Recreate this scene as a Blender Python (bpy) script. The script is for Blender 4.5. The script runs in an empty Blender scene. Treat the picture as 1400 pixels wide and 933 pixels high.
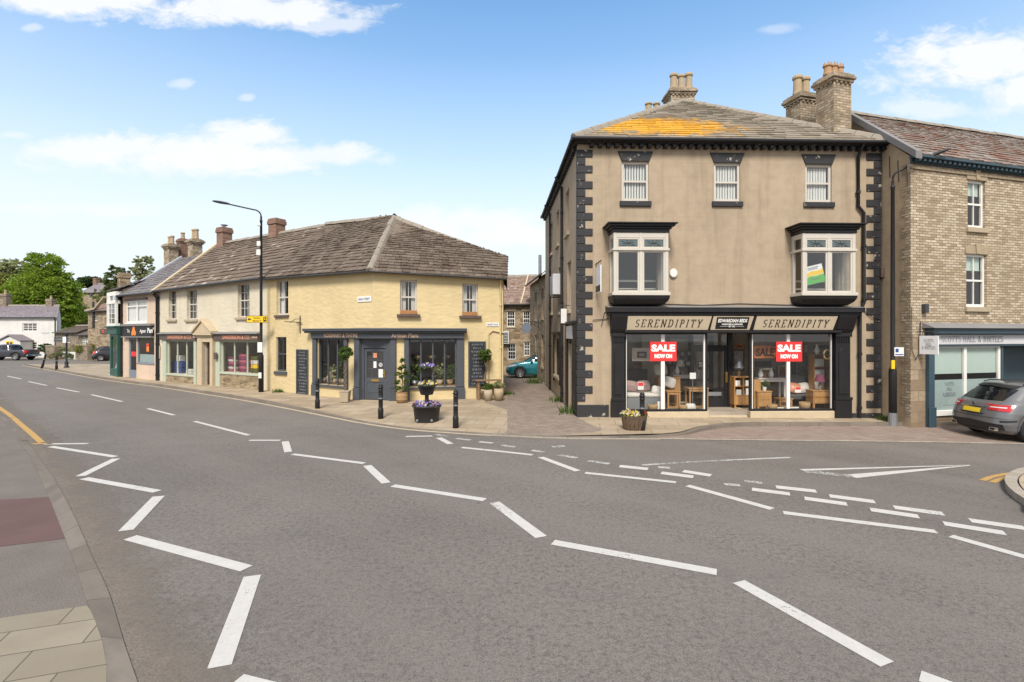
import bpy, bmesh, math, random
from mathutils import Vector, Matrix, noise
R = math.radians
random.seed(11)
sc = bpy.context.scene
COL = sc.collection
# ------------------------------------------------------------------ survey: photo pixel -> world point
F, CX, HZ, CH = 700.0, 700.0, 458.0, 2.6       # focal length in photo pixels, image centre, horizon row, eye height
SL = -0.012                                     # the road falls gently to the east (x > 0)
def gz(x, y=0.0):
    return SL * min(max(x, 0.0), 60.0)
def G(px, py, z=0.0):
    """point on the ground (raised by z) seen at a photo pixel"""
    kx, ky = (px - CX) / F, (py - HZ) / F
    Y = (CH - z) / (ky + SL * max(kx, 0.0))
    return Vector((kx * Y, Y, z + gz(kx * Y)))
def at(px, py, Y):
    return Vector(((px - CX) / F * Y, Y, CH + (HZ - py) / F * Y))
def rnd(a, b): return random.uniform(a, b)

# ------------------------------------------------------------------ mesh builder
class MB:
    def __init__(s, M=None):
        s.v, s.f, s.m, s.sm = [], [], [], []
        s.M = M or Matrix(); s.mi = 0; s.smooth = False
    def add(s, vs, fs):
        b = len(s.v)
        s.v += [s.M @ Vector(p) for p in vs]
        for f in fs:
            s.f.append([b + i for i in f]); s.m.append(s.mi); s.sm.append(s.smooth)
    def poly(s, pts): s.add(pts, [list(range(len(pts)))])
    def box(s, x0, x1, y0, y1, z0, z1):
        s.add([(x0,y0,z0),(x1,y0,z0),(x1,y1,z0),(x0,y1,z0),(x0,y0,z1),(x1,y0,z1),(x1,y1,z1),(x0,y1,z1)],
              [(0,3,2,1),(4,5,6,7),(0,1,5,4),(1,2,6,5),(2,3,7,6),(3,0,4,7)])
    def extr(s, pts, d):
        n = len(pts); d = Vector(d)
        vs = [Vector(p) for p in pts] + [Vector(p) + d for p in pts]
        fs = [list(range(n))[::-1], list(range(n, 2*n))]
        for i in range(n): fs.append((i, (i+1) % n, n + (i+1) % n, n + i))
        s.add(vs, fs)
    def loft(s, rings, caps=True, closed=True):
        n = len(rings[0]); vs = [p for r in rings for p in r]; fs = []
        for k in range(len(rings)-1):
            for i in range(n if closed else n-1):
                j = (i+1) % n
                fs.append((k*n+i, k*n+j, (k+1)*n+j, (k+1)*n+i))
        if caps:
            fs.append(tuple(range(n))[::-1]); fs.append(tuple(range((len(rings)-1)*n, len(rings)*n)))
        s.add(vs, fs)
    def lathe(s, prof, c=(0,0,0), n=16, caps=True, sq=0):
        c = Vector(c); old = s.smooth
        rings = [[c + Vector((r*math.cos(2*math.pi*i/n), r*math.sin(2*math.pi*i/n), z)) for i in range(n)] for r, z in prof]
        s.loft(rings, caps)
    def tube(s, pts, r, n=8, caps=True):
        pts = [Vector(p) for p in pts]; rings = []
        up = Vector((0,0,1))
        for i, p in enumerate(pts):
            t = (pts[min(i+1, len(pts)-1)] - pts[max(i-1, 0)]).normalized()
            a = t.cross(up)
            if a.length < 0.05: a = t.cross(Vector((1,0,0)))
            a.normalize(); b = t.cross(a).normalized()
            rr = r[i] if isinstance(r, (list, tuple)) else r
            rings.append([p + a*rr*math.cos(2*math.pi*k/n) + b*rr*math.sin(2*math.pi*k/n) for k in range(n)])
        old = s.smooth; s.smooth = True
        s.loft(rings, False)
        s.smooth = old
        if caps:
            s.add(rings[0], [tuple(range(n))]); s.add(rings[-1], [tuple(range(n))[::-1]])
    def build(s, name, mats, parent=None, bevel=0.0, recalc=False, seg=1):
        me = bpy.data.meshes.new(name)
        me.from_pydata([tuple(v) for v in s.v], [], s.f)
        for m in (mats if isinstance(mats, (list, tuple)) else [mats]): me.materials.append(m)
        me.polygons.foreach_set('material_index', s.m)
        me.polygons.foreach_set('use_smooth', s.sm)
        if recalc:
            bm = bmesh.new(); bm.from_mesh(me); bmesh.ops.recalc_face_normals(bm, faces=bm.faces); bm.to_mesh(me); bm.free()
        uv_planar(me)
        me.update()
        o = bpy.data.objects.new(name, me); COL.objects.link(o)
        if parent: o.parent = parent
        if bevel:
            b = o.modifiers.new('edge', 'BEVEL'); b.width = bevel; b.segments = seg; b.limit_method = 'ANGLE'; b.angle_limit = R(40)
        return o
def uv_planar(me):
    uv = me.uv_layers.new(name='UVMap').data
    for p in me.polygons:
        n = p.normal
        if abs(n.z) > 0.8:
            for li in p.loop_indices:
                c = me.vertices[me.loops[li].vertex_index].co; uv[li].uv = (c.x, c.y)
        else:
            t = Vector((-n.y, n.x, 0)).normalized() if (n.x or n.y) else Vector((1,0,0))
            k = 1.0 / max(0.3, math.sqrt(max(0.0, 1 - n.z*n.z)))
            for li in p.loop_indices:
                c = me.vertices[me.loops[li].vertex_index].co; uv[li].uv = (c.dot(t), c.z * k)

# ------------------------------------------------------------------ things
def tag(o, label=None, cat=None, group=None, kind=None):
    if label: o['label'] = label
    if cat: o['category'] = cat
    if group: o['group'] = group
    if kind: o['kind'] = kind
    return o
def thing(name, label, cat, loc=(0,0,0), rz=0.0, group=None, M=None):
    o = bpy.data.objects.new(name, None); COL.objects.link(o); o.empty_display_size = 0.2
    if M is not None: o.matrix_world = M
    else: o.location = loc; o.rotation_euler = (0, 0, rz)
    return tag(o, label, cat, group)
def copy_tree(o, parent=None):
    c = o.copy(); COL.objects.link(c)
    if parent: c.parent = parent
    for ch in list(o.children): copy_tree(ch, c)
    return c
def place(o, loc, rz=0.0, label=None, scale=None):
    o.location = loc; o.rotation_euler = (0, 0, rz)
    if label: o['label'] = label
    if scale: o.scale = (scale,)*3
    return o

# ------------------------------------------------------------------ facades
class Fac:
    """vertical wall plane: u along the wall (to the right seen from outside), v inwards, z up"""
    def __init__(s, o, p1):
        s.o = Vector((o[0], o[1])); e = Vector((p1[0], p1[1])) - s.o
        s.L = e.length; s.d = e.normalized(); s.n = Vector((-s.d.y, s.d.x))
        s.M = Matrix(((s.d.x, s.n.x, 0, s.o.x), (s.d.y, s.n.y, 0, s.o.y), (0, 0, 1, 0), (0, 0, 0, 1)))
    def u(s, px, v=0.0):
        k = (px - CX) / F; ox, oy = s.o.x + v*s.n.x, s.o.y + v*s.n.y
        return (k*oy - ox) / (s.d.x - k*s.d.y)
    def z(s, px, py, v=0.0):
        u = s.u(px, v); Y = s.o.y + u*s.d.y + v*s.n.y
        return CH + (HZ - py) / F * Y
    def rect(s, x0, y0, x1, y1, v=0.0):
        xc = (x0 + x1) / 2
        return (s.u(x0, v), s.u(x1, v), s.z(xc, y1, v), s.z(xc, y0, v))
    def w(s, u, v=0.0, z=0.0): return s.M @ Vector((u, v, z))

def wall(mb, u0, u1, z0, z1, holes=(), reveal=0.12, v=0.0, top=None):
    """wall face with rectangular openings and their reveals; top(u) gives a sloping top"""
    hs = [(max(a, u0), min(b, u1), max(c, z0), min(d, z1)) for a, b, c, d in holes]
    us = sorted(set([u0, u1] + [h[0] for h in hs] + [h[1] for h in hs]))
    zs = sorted(set([z0, z1] + [h[2] for h in hs] + [h[3] for h in hs]))
    tz = lambda u, z: (top(u) if (top and abs(z - z1) < 1e-6) else z)
    for i in range(len(us)-1):
        for j in range(len(zs)-1):
            a, b, c, d = us[i], us[i+1], zs[j], zs[j+1]
            if b - a < 1e-5 or d - c < 1e-5: continue
            mu, mz = (a+b)/2, (c+d)/2
            if any(h[0] < mu < h[1] and h[2] < mz < h[3] for h in hs): continue
            mb.poly([(a,v,c),(b,v,c),(b,v,tz(b,d)),(a,v,tz(a,d))])
    r = v + reveal
    for a, b, c, d in hs:
        if a > u0 + 1e-4: mb.poly([(a,v,c),(a,v,d),(a,r,d),(a,r,c)])
        if b < u1 - 1e-4: mb.poly([(b,v,d),(b,v,c),(b,r,c),(b,r,d)])
        mb.poly([(a,v,d),(b,v,d),(b,r,d),(a,r,d)])
        if c > z0 + 1e-4: mb.poly([(b,v,c),(a,v,c),(a,r,c),(b,r,c)])

def window(parent, M, rc, frame, v=0.10, fr=0.06, cols=2, rows=2, mid=True, glass=None, blind=None, blind_mat=None,
           sill=None, lintel=None, name='window', depth=0.06, bar=0.022, gl='pane', label=None, bars=None):
    """a window: frame mesh > pane, blind, sill, lintel. rc = (u0,u1,z0,z1) in the facade frame"""
    u0, u1, z0, z1 = rc
    mb = MB(M)
    e = 0.003
    mb.box(u0+e, u0+fr, v, v+depth, z0+e, z1-e); mb.box(u1-fr, u1-e, v, v+depth, z0+e, z1-e)
    mb.box(u0+fr, u1-fr, v, v+depth, z1-fr, z1-e); mb.box(u0+fr, u1-fr, v-0.015, v+depth, z0+e, z0+fr*1.25)
    iu0, iu1, iz0, iz1 = u0+fr, u1-fr, z0+fr*1.25, z1-fr
    zm = (iz0+iz1)/2
    if mid: mb.box(iu0, iu1, v+0.002, v+depth-0.004, zm-0.028, zm+0.028)
    for i in range(1, cols):
        x = iu0 + (iu1-iu0)*i/cols
        mb.box(x-bar/2, x+bar/2, v+0.008, v+depth-0.01, iz0, iz1)
    for j in range(1, rows):
        if mid and rows % 2 == 0 and j == rows//2: continue
        z = iz0 + (iz1-iz0)*j/rows
        mb.box(iu0, iu1, v+0.011, v+depth-0.013, z-bar/2, z+bar/2)
    w = mb.build(name, frame, parent)
    if label: w['label'] = label
    g = MB(M); g.poly([(iu0-.01,v+depth*.5,iz0-.01),(iu1+.01,v+depth*.5,iz0-.01),(iu1+.01,v+depth*.5,iz1+.01),(iu0-.01,v+depth*.5,iz1+.01)])
    g.build(gl, glass or MT['glass'], w)
    if blind:
        b = MB(M); bv = v + depth + 0.035
        if blind == 'vertical':
            n = max(6, int((u1-u0)/0.10))
            for i in range(n):
                x = iu0 + (iu1-iu0)*(i+.5)/n; a = 0.036; t = rnd(-.006,.006)
                b.poly([(x-a,bv+.012+t,iz0+.02),(x+a*.55,bv-.014+t,iz0+.02),(x+a*.55,bv-.014+t,iz1),(x-a,bv+.012+t,iz1)])
        elif blind == 'curtain':
            for (a, c) in ((iu0, iu0+(iu1-iu0)*.3), (iu1-(iu1-iu0)*.3, iu1)):
                n = 10; pts = [(a+(c-a)*i/n, bv+.02*(i % 2)) for i in range(n+1)]
                for i in range(n): b.poly([(pts[i][0],pts[i][1],iz0),(pts[i+1][0],pts[i+1][1],iz0),(pts[i+1][0],pts[i+1][1],iz1),(pts[i][0],pts[i][1],iz1)])
        elif blind == 'roller':
            b.box(iu0, iu1, bv, bv+.004, iz0+(iz1-iz0)*.72, iz1); b.tube([(iu0,bv,iz0+(iz1-iz0)*.72),(iu1,bv,iz0+(iz1-iz0)*.72)], .012)
        elif blind == 'net':
            n = 24
            for i in range(n):
                x, y = iu0+(iu1-iu0)*i/n, iu0+(iu1-iu0)*(i+1)/n
                b.poly([(x,bv+.015*(i % 2),iz0),(y,bv+.015*((i+1) % 2),iz0),(y,bv+.015*((i+1) % 2),iz1),(x,bv+.015*(i % 2),iz1)])
        b.build('blind' if blind in ('vertical','roller') else 'curtain', blind_mat or MT['blind'], w)
    if sill:
        m, ov, h, pr = sill
        s = MB(M); s.box(u0-ov, u1+ov, -pr, v-.02, z0-h, z0-.002); s.build('sill', m, w, bevel=.008)
    if lintel:
        m, ov, h, pr, flare = lintel
        s = MB(M); s.extr([(u0-ov,-pr,z1+.002),(u1+ov,-pr,z1+.002),(u1+ov+flare,-pr,z1+h),(u0-ov-flare,-pr,z1+h)], (0, pr+.02, 0))
        s.build('lintel', m, w, bevel=.006)
    return w

# ------------------------------------------------------------------ lettering
def text(mb, s, M, h, align='C', shear=0.0, ext=0.002, bold=0.0, spacing=1.0, width=None):
    """plain letters; M maps (x right, y up, z towards the reader) into the builder's frame"""
    cu = bpy.data.curves.new('lettering', 'FONT'); cu.body = s; cu.size = h*1.38; cu.extrude = ext; cu.shear = shear
    cu.offset = bold; cu.space_character = spacing; cu.resolution_u = 3
    ob = bpy.data.objects.new('lettering', cu)
    me = ob.to_mesh()
    vs = [v.co.copy() for v in me.vertices]; fs = [tuple(p.vertices) for p in me.polygons]
    ob.to_mesh_clear(); bpy.data.objects.remove(ob); bpy.data.curves.remove(cu)
    if not vs: return
    x0, x1 = min(v.x for v in vs), max(v.x for v in vs)
    k = width/(x1-x0) if width else 1.0
    off = {'C': (x0+x1)/2, 'L': x0, 'R': x1}[align]
    mb.add([M @ Vector(((v.x-off)*k, v.y, v.z)) for v in vs], fs)
ARC = lambda cx, cy, rx, ry, a0, a1, n=9: [(cx+rx*math.cos(R(a0+(a1-a0)*i/n)), cy+ry*math.sin(R(a0+(a1-a0)*i/n))) for i in range(n+1)]
SERIF = {
 'I': (.42, [[(.21,0),(.21,1)]], [(.21,0),(.21,1)]),
 'E': (.72, [[(.16,0),(.16,1)],[(.16,1),(.62,1)],[(.16,.52),(.5,.52)],[(.16,0),(.64,0)],[(.62,1),(.62,.84)],[(.64,0),(.64,.17)]], [(.1,0),(.1,1)]),
 'S': (.66, [ARC(.33,.74,.23,.25,35,255)+ARC(.33,.25,.25,.25,85,-140)], []),
 'R': (.78, [[(.16,0),(.16,1)],[(.16,1),(.38,1)]+ARC(.4,.76,.22,.24,80,-80)+[(.16,.52)],[(.36,.52),(.74,0)]], [(.16,0),(.1,1),(.72,0)]),
 'N': (.86, [[(.15,0),(.15,1)],[(.13,1),(.72,0)],[(.72,0),(.72,1)]], [(.15,0),(.12,1),(.72,1)]),
 'D': (.84, [[(.16,0),(.16,1)],[(.16,1),(.36,1)]+ARC(.36,.5,.38,.5,80,-80)+[(.16,0)]], [(.1,0),(.1,1)]),
 'P': (.68, [[(.16,0),(.16,1)],[(.16,1),(.36,1)]+ARC(.36,.74,.22,.26,80,-80)+[(.16,.48)]], [(.16,0),(.1,1)]),
 'T': (.74, [[(.37,0),(.37,1)],[(.05,1),(.69,1)],[(.05,1),(.05,.84)],[(.69,1),(.69,.84)]], [(.37,0)]),
 'Y': (.74, [[(.06,1),(.37,.48)],[(.68,1),(.37,.48)],[(.37,.48),(.37,0)]], [(.37,0),(.08,1),(.66,1)]),
 'C': (.76, [ARC(.42,.5,.33,.5,45,315,14)], []),
 'O': (.86, [ARC(.43,.5,.35,.5,0,360,18)], []),
 'H': (.86, [[(.16,0),(.16,1)],[(.7,0),(.7,1)],[(.16,.5),(.7,.5)]], [(.16,0),(.16,1),(.7,0),(.7,1)]),
 'A': (.8, [[(.08,0),(.4,1)],[(.4,1),(.74,0)],[(.2,.36),(.6,.36)]], [(.08,0),(.74,0)]),
 'L': (.66, [[(.16,0),(.16,1)],[(.16,0),(.6,0)],[(.6,0),(.6,.18)]], [(.16,1),(.1,0)]),
 'B': (.74, [[(.16,0),(.16,1)],[(.16,1),(.36,1)]+ARC(.36,.76,.2,.24,80,-80)+[(.16,.52)],[(.3,.52)]+ARC(.38,.26,.24,.26,80,-80)+[(.16,0)]], [(.1,0),(.1,1)]),
 '&': (.86, [[(.8,.45),(.55,.08)]+ARC(.34,.22,.24,.22,300,110,8)+[(.5,.68)]+ARC(.38,.82,.14,.17,0,190,7)+[(.35,.5),(.78,0)]], []),
 'M': (1.0, [[(.14,0),(.16,1)],[(.16,1),(.48,0)],[(.48,0),(.82,1)],[(.82,1),(.86,0)]], [(.14,0),(.86,0)]),
 ' ': (.4, [], []), '.': (.3, [[(.15,0),(.15,.09)]], []),
}
def serif(mb, s, M, h, thick=.15, thin=.055, gap=.12, shear=0.0, width=None):
    x = 0.0; strokes = []
    for ch in s:
        adv, st, sf = SERIF[ch]
        for p in st: strokes.append([(x+a, b) for a, b in p])
        for a, b in sf: strokes.append([(x+a-.13, b), (x+a+.13, b)])
        x += adv + gap
    W = x - gap; kx = (width/W) if width else h; dz = 0.0
    for p in strokes:
        dz += 0.00012
        for (ax, ay), (bx, by) in zip(p, p[1:]):
            dx, dy = bx-ax, by-ay; l = math.hypot(dx, dy)
            if l < 1e-6: continue
            wdt = thin + (thick-thin)*abs(dy/l)**1.5
            nx, ny = -dy/l*wdt/2, dx/l*wdt/2; ex, ey = dx/l*thin*.4, dy/l*thin*.4
            q = [(ax-ex+nx, ay-ey+ny), (ax-ex-nx, ay-ey-ny), (bx+ex-nx, by+ey-ny), (bx+ex+nx, by+ey+ny)]
            dz += 0.00002
            mb.poly([M @ Vector(((cx - W/2 + shear*cy)*kx, cy*h, dz)) for cx, cy in q])
def scribble(mb, M, w, h, rows, seed=1, fill=.8, t=.02):
    """rows of unreadable handwriting, as far as the photo shows it"""
    rr = random.Random(seed)
    for j in range(rows):
        y = h*(1-(j+.5)/rows); x = -w/2*fill*rr.uniform(.6,1); xe = w/2*fill*rr.uniform(.5,1)
        while x < xe:
            l = rr.uniform(.03,.10)*w/.7; a = rr.uniform(-.9,.9); s = h/rows*.28
            n = 4
            for k in range(n):
                x0, x1 = x+l*k/n, x+l*(k+1)/n; y0 = y+s*math.sin(k*2.3+a*3); y1 = y+s*math.sin((k+1)*2.3+a*3)
                mb.poly([M @ Vector((x0,y0-t/2,.001*k*.05)), M @ Vector((x1,y1-t/2,.001*k*.05)), M @ Vector((x1,y1+t/2,.001*k*.05)), M @ Vector((x0,y0+t/2,.001*k*.05))])
            x += l + rr.uniform(.01,.04)
def FT(u, v, z, fM=None):
    """text frame lying on a facade at (u,v,z): x -> u, y -> z, z -> outwards (-v)"""
    m = Matrix(((1,0,0,u),(0,0,-1,v),(0,1,0,z),(0,0,0,1)))
    return m
# ------------------------------------------------------------------ materials (all procedural)
MT = {}
class NT:
    def __init__(s, name):
        s.m = bpy.data.materials.new(name); s.m.use_nodes = True
        s.t = s.m.node_tree; s.n = s.t.nodes; s.n.clear()
        s.out = s.n.new('ShaderNodeOutputMaterial')
        s.uvn = s.n.new('ShaderNodeUVMap'); s.uvn.uv_map = 'UVMap'; s.uv = s.uvn.outputs[0]
        s.tc = s.n.new('ShaderNodeTexCoord'); s.ob = s.tc.outputs['Object']
        s.geo = s.n.new('ShaderNodeNewGeometry')
    def L(s, a, b): s.t.links.new(a, b)
    def node(s, typ, ins=None, **kw):
        n = s.n.new(typ)
        for k, v in kw.items(): setattr(n, k, v)
        for k, v in (ins or {}).items():
            if hasattr(v, 'is_output'): s.L(v, n.inputs[k])
            else: n.inputs[k].default_value = v
        return n
    def noise(s, vec, scale, detail=4, rough=.55, out='Fac', dist=0.0):
        return s.node('ShaderNodeTexNoise', {'Vector': vec, 'Scale': scale, 'Detail': detail, 'Roughness': rough, 'Distortion': dist}).outputs[out]
    def ramp(s, fac, *stops):
        n = s.node('ShaderNodeValToRGB', {'Fac': fac}); cr = n.color_ramp
        while len(cr.elements) < len(stops): cr.elements.new(.5)
        for e, (p, c) in zip(cr.elements, stops):
            e.position = p; e.color = (c, c, c, 1) if isinstance(c, (int, float)) else (*c, 1)
        return n.outputs['Color']
    def mix(s, fac, a, b, mode='MIX'):
        n = s.n.new('ShaderNodeMix'); n.data_type = 'RGBA'; n.blend_type = mode
        for k, v in ((0, fac), (6, a), (7, b)):
            if hasattr(v, 'is_output'): s.L(v, n.inputs[k])
            else: n.inputs[k].default_value = ((*v, 1) if isinstance(v, (tuple, list)) and len(v) == 3 else v)
        return n.outputs[2]
    def math(s, op, a, b=0.0, clamp=False):
        n = s.n.new('ShaderNodeMath'); n.operation = op; n.use_clamp = clamp
        for i, v in enumerate((a, b)):
            if hasattr(v, 'is_output'): s.L(v, n.inputs[i])
            else: n.inputs[i].default_value = v
        return n.outputs[0]
    def scale(s, vec, sc):
        n = s.node('ShaderNodeMapping', {'Vector': vec}); n.inputs['Scale'].default_value = sc; return n.outputs[0]
    def bump(s, h, strength=.3, dist=.02, normal=None):
        i = {'Height': h, 'Strength': strength, 'Distance': dist}
        if normal is not None: i['Normal'] = normal
        return s.node('ShaderNodeBump', i).outputs[0]
    def done(s, col, rough=.8, normal=None, metal=0.0, spec=.35, coat=0.0, trans=None):
        p = s.n.new('ShaderNodeBsdfPrincipled')
        for k, v in (('Base Color', col), ('Roughness', rough), ('Metallic', metal), ('Specular IOR Level', spec), ('Coat Weight', coat)):
            if hasattr(v, 'is_output'): s.L(v, p.inputs[k])
            else: p.inputs[k].default_value = ((*v, 1) if isinstance(v, (tuple, list)) and len(v) == 3 else v)
        if coat: p.inputs['Coat Roughness'].default_value = .04
        if normal is not None: s.L(normal, p.inputs['Normal'])
        sh = p.outputs[0]
        if trans is not None:
            tr = s.n.new('ShaderNodeBsdfTransparent'); mx = s.n.new('ShaderNodeMixShader')
            s.L(trans, mx.inputs[0]); s.L(tr.outputs[0], mx.inputs[1]); s.L(sh, mx.inputs[2]); sh = mx.outputs[0]
        s.L(sh, s.out.inputs[0]); return s.m
def mul(c, k): return tuple(min(1, x*k) for x in c)

def m_paint(key, col, rough=.5, var=.12, chip=None, chip_amt=.5, bump=.12, metal=0.0, coat=0.0, spec=.4, scale=3.0):
    t = NT(key); a = t.noise(t.ob, scale, 5); b = t.noise(t.ob, scale*9, 3)
    c = t.mix(a, mul(col, 1-var*1.6), mul(col, 1+var))
    c = t.mix(t.math('MULTIPLY', b, .25), c, mul(col, 1-var*2))
    if chip:
        k = t.ramp(t.noise(t.ob, 4.0, 8, .72), (chip_amt, 0), (chip_amt+.03, 1)); c = t.mix(k, c, chip)
    MT[key] = t.done(c, t.ramp(a, (.2, rough*.85), (.8, min(1, rough*1.15))), t.bump(b, bump, .004), metal, spec, coat); return MT[key]

def m_render(key, col, stain, amt=.5, lump=0.0, streak=.5, rough=.9, wash=None, ashlar=None):
    """painted or cement render: broad weather blotches, vertical run-off streaks, fine grain"""
    t = NT(key)
    big = t.noise(t.uv, .55, 6, .6); mid = t.noise(t.uv, 3.2, 5, .6); fine = t.noise(t.uv, 45, 3, .6)
    st = t.noise(t.scale(t.uv, (2.4, .16, 1)), 1.0, 5, .65)
    c = t.mix(t.ramp(big, (.32, 0), (.72, 1)), mul(col, .88), mul(col, 1.08))
    c = t.mix(t.math('MULTIPLY', t.ramp(mid, (.42, 0), (.75, 1)), amt*.55), c, stain)
    c = t.mix(t.math('MULTIPLY', t.ramp(st, (.49, 0), (.72, 1)), streak), c, stain)
    c = t.mix(t.math('MULTIPLY', fine, .22), c, mul(col, .6))
    h = t.math('ADD', t.math('MULTIPLY', fine, .35), t.math('MULTIPLY', mid, .5))
    if ashlar:
        bt = t.node('ShaderNodeTexBrick', {'Vector': t.uv, 'Color1': (1,1,1,1), 'Color2': (.93,.93,.93,1), 'Mortar': (0,0,0,1), 'Scale': 1.0, 'Mortar Size': .006, 'Brick Width': ashlar[0], 'Row Height': ashlar[1]}).outputs[0]
        c = t.mix(.10, c, bt, 'MULTIPLY')
    n = t.bump(h, .35, .012)
    if lump:
        vo = t.node('ShaderNodeTexVoronoi', {'Vector': t.scale(t.mix(.05, t.uv, t.noise(t.uv, 4, 3, out='Color')), (4.6, 9.0, 1)), 'Scale': 1.0, 'Randomness': .9}, feature='SMOOTH_F1').outputs['Distance']
        n = t.bump(t.math('ADD', t.math('MULTIPLY', vo, -1.0), t.math('MULTIPLY', mid, .5)), lump, .05, n)
    MT[key] = t.done(c, rough, n); return MT[key]

def m_rubble(key, cols, mortar, sx=2.2, sy=4.6, mort=.03, bump=.6):
    """coursed rubble: stones of uneven size and tone in wide lime joints"""
    t = NT(key)
    w = t.mix(.05, t.uv, t.noise(t.uv, 3.1, 3, out='Color'))
    v = t.scale(w, (sx, sy, 1))
    cell = t.node('ShaderNodeTexVoronoi', {'Vector': v, 'Scale': 1.0, 'Randomness': .75}, feature='F1').outputs['Color']
    edge = t.node('ShaderNodeTexVoronoi', {'Vector': v, 'Scale': 1.0, 'Randomness': .75}, feature='DISTANCE_TO_EDGE').outputs['Distance']
    sep = t.node('ShaderNodeSeparateColor', {'Color': cell}).outputs[0]
    k = len(cols)
    c = t.ramp(sep, *[((i+.5)/k, cc) for i, cc in enumerate(cols)])
    fine = t.noise(t.uv, 26, 5, .65); big = t.noise(t.uv, .8, 4)
    c = t.mix(t.math('MULTIPLY', fine, .5), c, mul(cols[0], .45))
    e = t.ramp(edge, (mort*.6, 0), (mort*1.6, 1))
    c = t.mix(e, mortar, c)
    c = t.mix(t.math('MULTIPLY', t.ramp(big, (.45, 0), (.8, 1)), .35), c, mul(cols[-1], .5))
    h = t.math('ADD', e, t.math('MULTIPLY', fine, .35))
    MT[key] = t.done(c, .92, t.bump(h, bump, .025)); return MT[key]

def m_brick(key, c1, c2, c3, mortar, bw=.23, rh=.078, ms=.007, bump=.5, rough=.9, soot=.38):
    t = NT(key)
    w = t.mix(.012, t.uv, t.noise(t.uv, 4, 2, out='Color'))
    b = t.node('ShaderNodeTexBrick', {'Vector': w, 'Color1': (0,0,0,1), 'Color2': (1,1,1,1), 'Mortar': (.5,.5,.5,1), 'Scale': 1.0,
               'Mortar Size': ms, 'Mortar Smooth': .3, 'Brick Width': bw, 'Row Height': rh, 'Bias': 0.0}, offset=.5)
    rampc = t.ramp(b.outputs['Color'], (.12, c1), (.5, c2), (.92, c3))
    big = t.noise(t.uv, .9 if soot < .5 else 1.9, 6, .65); fine = t.noise(t.uv, 38, 4); mid = t.noise(t.scale(t.uv, (4, 11, 1)), 1, 3)
    c = t.mix(t.math('MULTIPLY', t.ramp(mid, (.4, 0), (.72, 1)), .5), rampc, mul(c1, .62))
    c = t.mix(b.outputs['Fac'], c, mortar)
    c = t.mix(t.math('MULTIPLY', t.ramp(big, (.44, 0), (.62, 1)), soot), c, mul(c2, .5 if soot < .5 else .28))
    c = t.mix(t.math('MULTIPLY', fine, .25), c, mul(c1, .5))
    h = t.math('ADD', t.math('MULTIPLY', b.outputs['Fac'], -1.0), t.math('MULTIPLY', fine, .4))
    MT[key] = t.done(c, rough, t.bump(h, bump, .012)); return MT[key]

def m_slate(key, cols, moss=None, moss_amt=.55, pale=None, pale_amt=.62, patch=None):
    """stone roof slates: one tone per slate (random per island) + moss and pale lichen"""
    t = NT(key); r = t.geo.outputs['Random Per Island']
    k = len(cols); c = t.ramp(r, *[((i+.5)/k, cc) for i, cc in enumerate(cols)])
    mid = t.noise(t.ob, 1.4, 6, .65); fine = t.noise(t.ob, 13, 5, .65)
    c = t.mix(t.math('MULTIPLY', fine, .55), c, mul(cols[0], .45))
    if moss: c = t.mix(t.math('MULTIPLY', t.ramp(t.math('ADD', t.math('MULTIPLY', mid, .6), t.math('MULTIPLY', fine, .4)), (moss_amt, 0), (moss_amt+.07, 1)), .9), c, moss)
    if pale:
        c = t.mix(t.math('MULTIPLY', t.ramp(t.math('ADD', t.math('MULTIPLY', t.noise(t.ob, 2.3, 5, .6), .55), t.math('MULTIPLY', r, .3)), (pale_amt, 0), (pale_amt+.05, 1)), .85), c, pale)
    if patch:                                   # a lichen patch of its own shape: centre, radii, colours
        ctr, rad, cc1, cc2 = patch
        m = t.node('ShaderNodeVectorMath', {0: t.ob, 1: ctr}, operation='SUBTRACT').outputs[0]
        m = t.node('ShaderNodeVectorMath', {0: m, 1: tuple(1/x for x in rad)}, operation='MULTIPLY').outputs[0]
        d = t.node('ShaderNodeVectorMath', {0: m}, operation='LENGTH').outputs['Value']
        d = t.math('ADD', d, t.math('MULTIPLY', t.math('SUBTRACT', t.noise(t.ob, 2.6, 8, .75), .5), 2.7))
        d = t.math('ADD', d, t.math('ADD', t.math('MULTIPLY', t.math('SUBTRACT', r, .5), .14), t.math('MULTIPLY', t.math('SUBTRACT', fine, .5), 1.1)))
        k = t.math('MULTIPLY', t.ramp(d, (.62, 1), (1.12, 0)), t.ramp(t.noise(t.ob, 5.5, 5, .65), (.30, .25), (.42, 1)))
        c = t.mix(t.math('MULTIPLY', k, .95), c, t.mix(t.ramp(fine, (.3, 0), (.7, 1)), cc1, cc2))
    MT[key] = t.done(c, .93, t.bump(fine, .6, .02)); return MT[key]

def m_leaf(key, cols, rough=.55):
    t = NT(key); r = t.geo.outputs['Random Per Island']; k = len(cols)
    c = t.ramp(r, *[((i+.5)/k, cc) for i, cc in enumerate(cols)])
    big = t.noise(t.ob, .45, 3); c = t.mix(t.math('MULTIPLY', t.ramp(big, (.35, 0), (.7, 1)), .45), c, cols[-1])
    p = t.n.new('ShaderNodeBsdfPrincipled'); t.L(c, p.inputs['Base Color']); p.inputs['Roughness'].default_value = rough; p.inputs['Specular IOR Level'].default_value = .25
    tr = t.n.new('ShaderNodeBsdfTranslucent'); t.L(c, tr.inputs[0]); mx = t.n.new('ShaderNodeMixShader'); mx.inputs[0].default_value = .45
    t.L(p.outputs[0], mx.inputs[1]); t.L(tr.outputs[0], mx.inputs[2]); t.L(mx.outputs[0], t.out.inputs[0]); MT[key] = t.m

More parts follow.
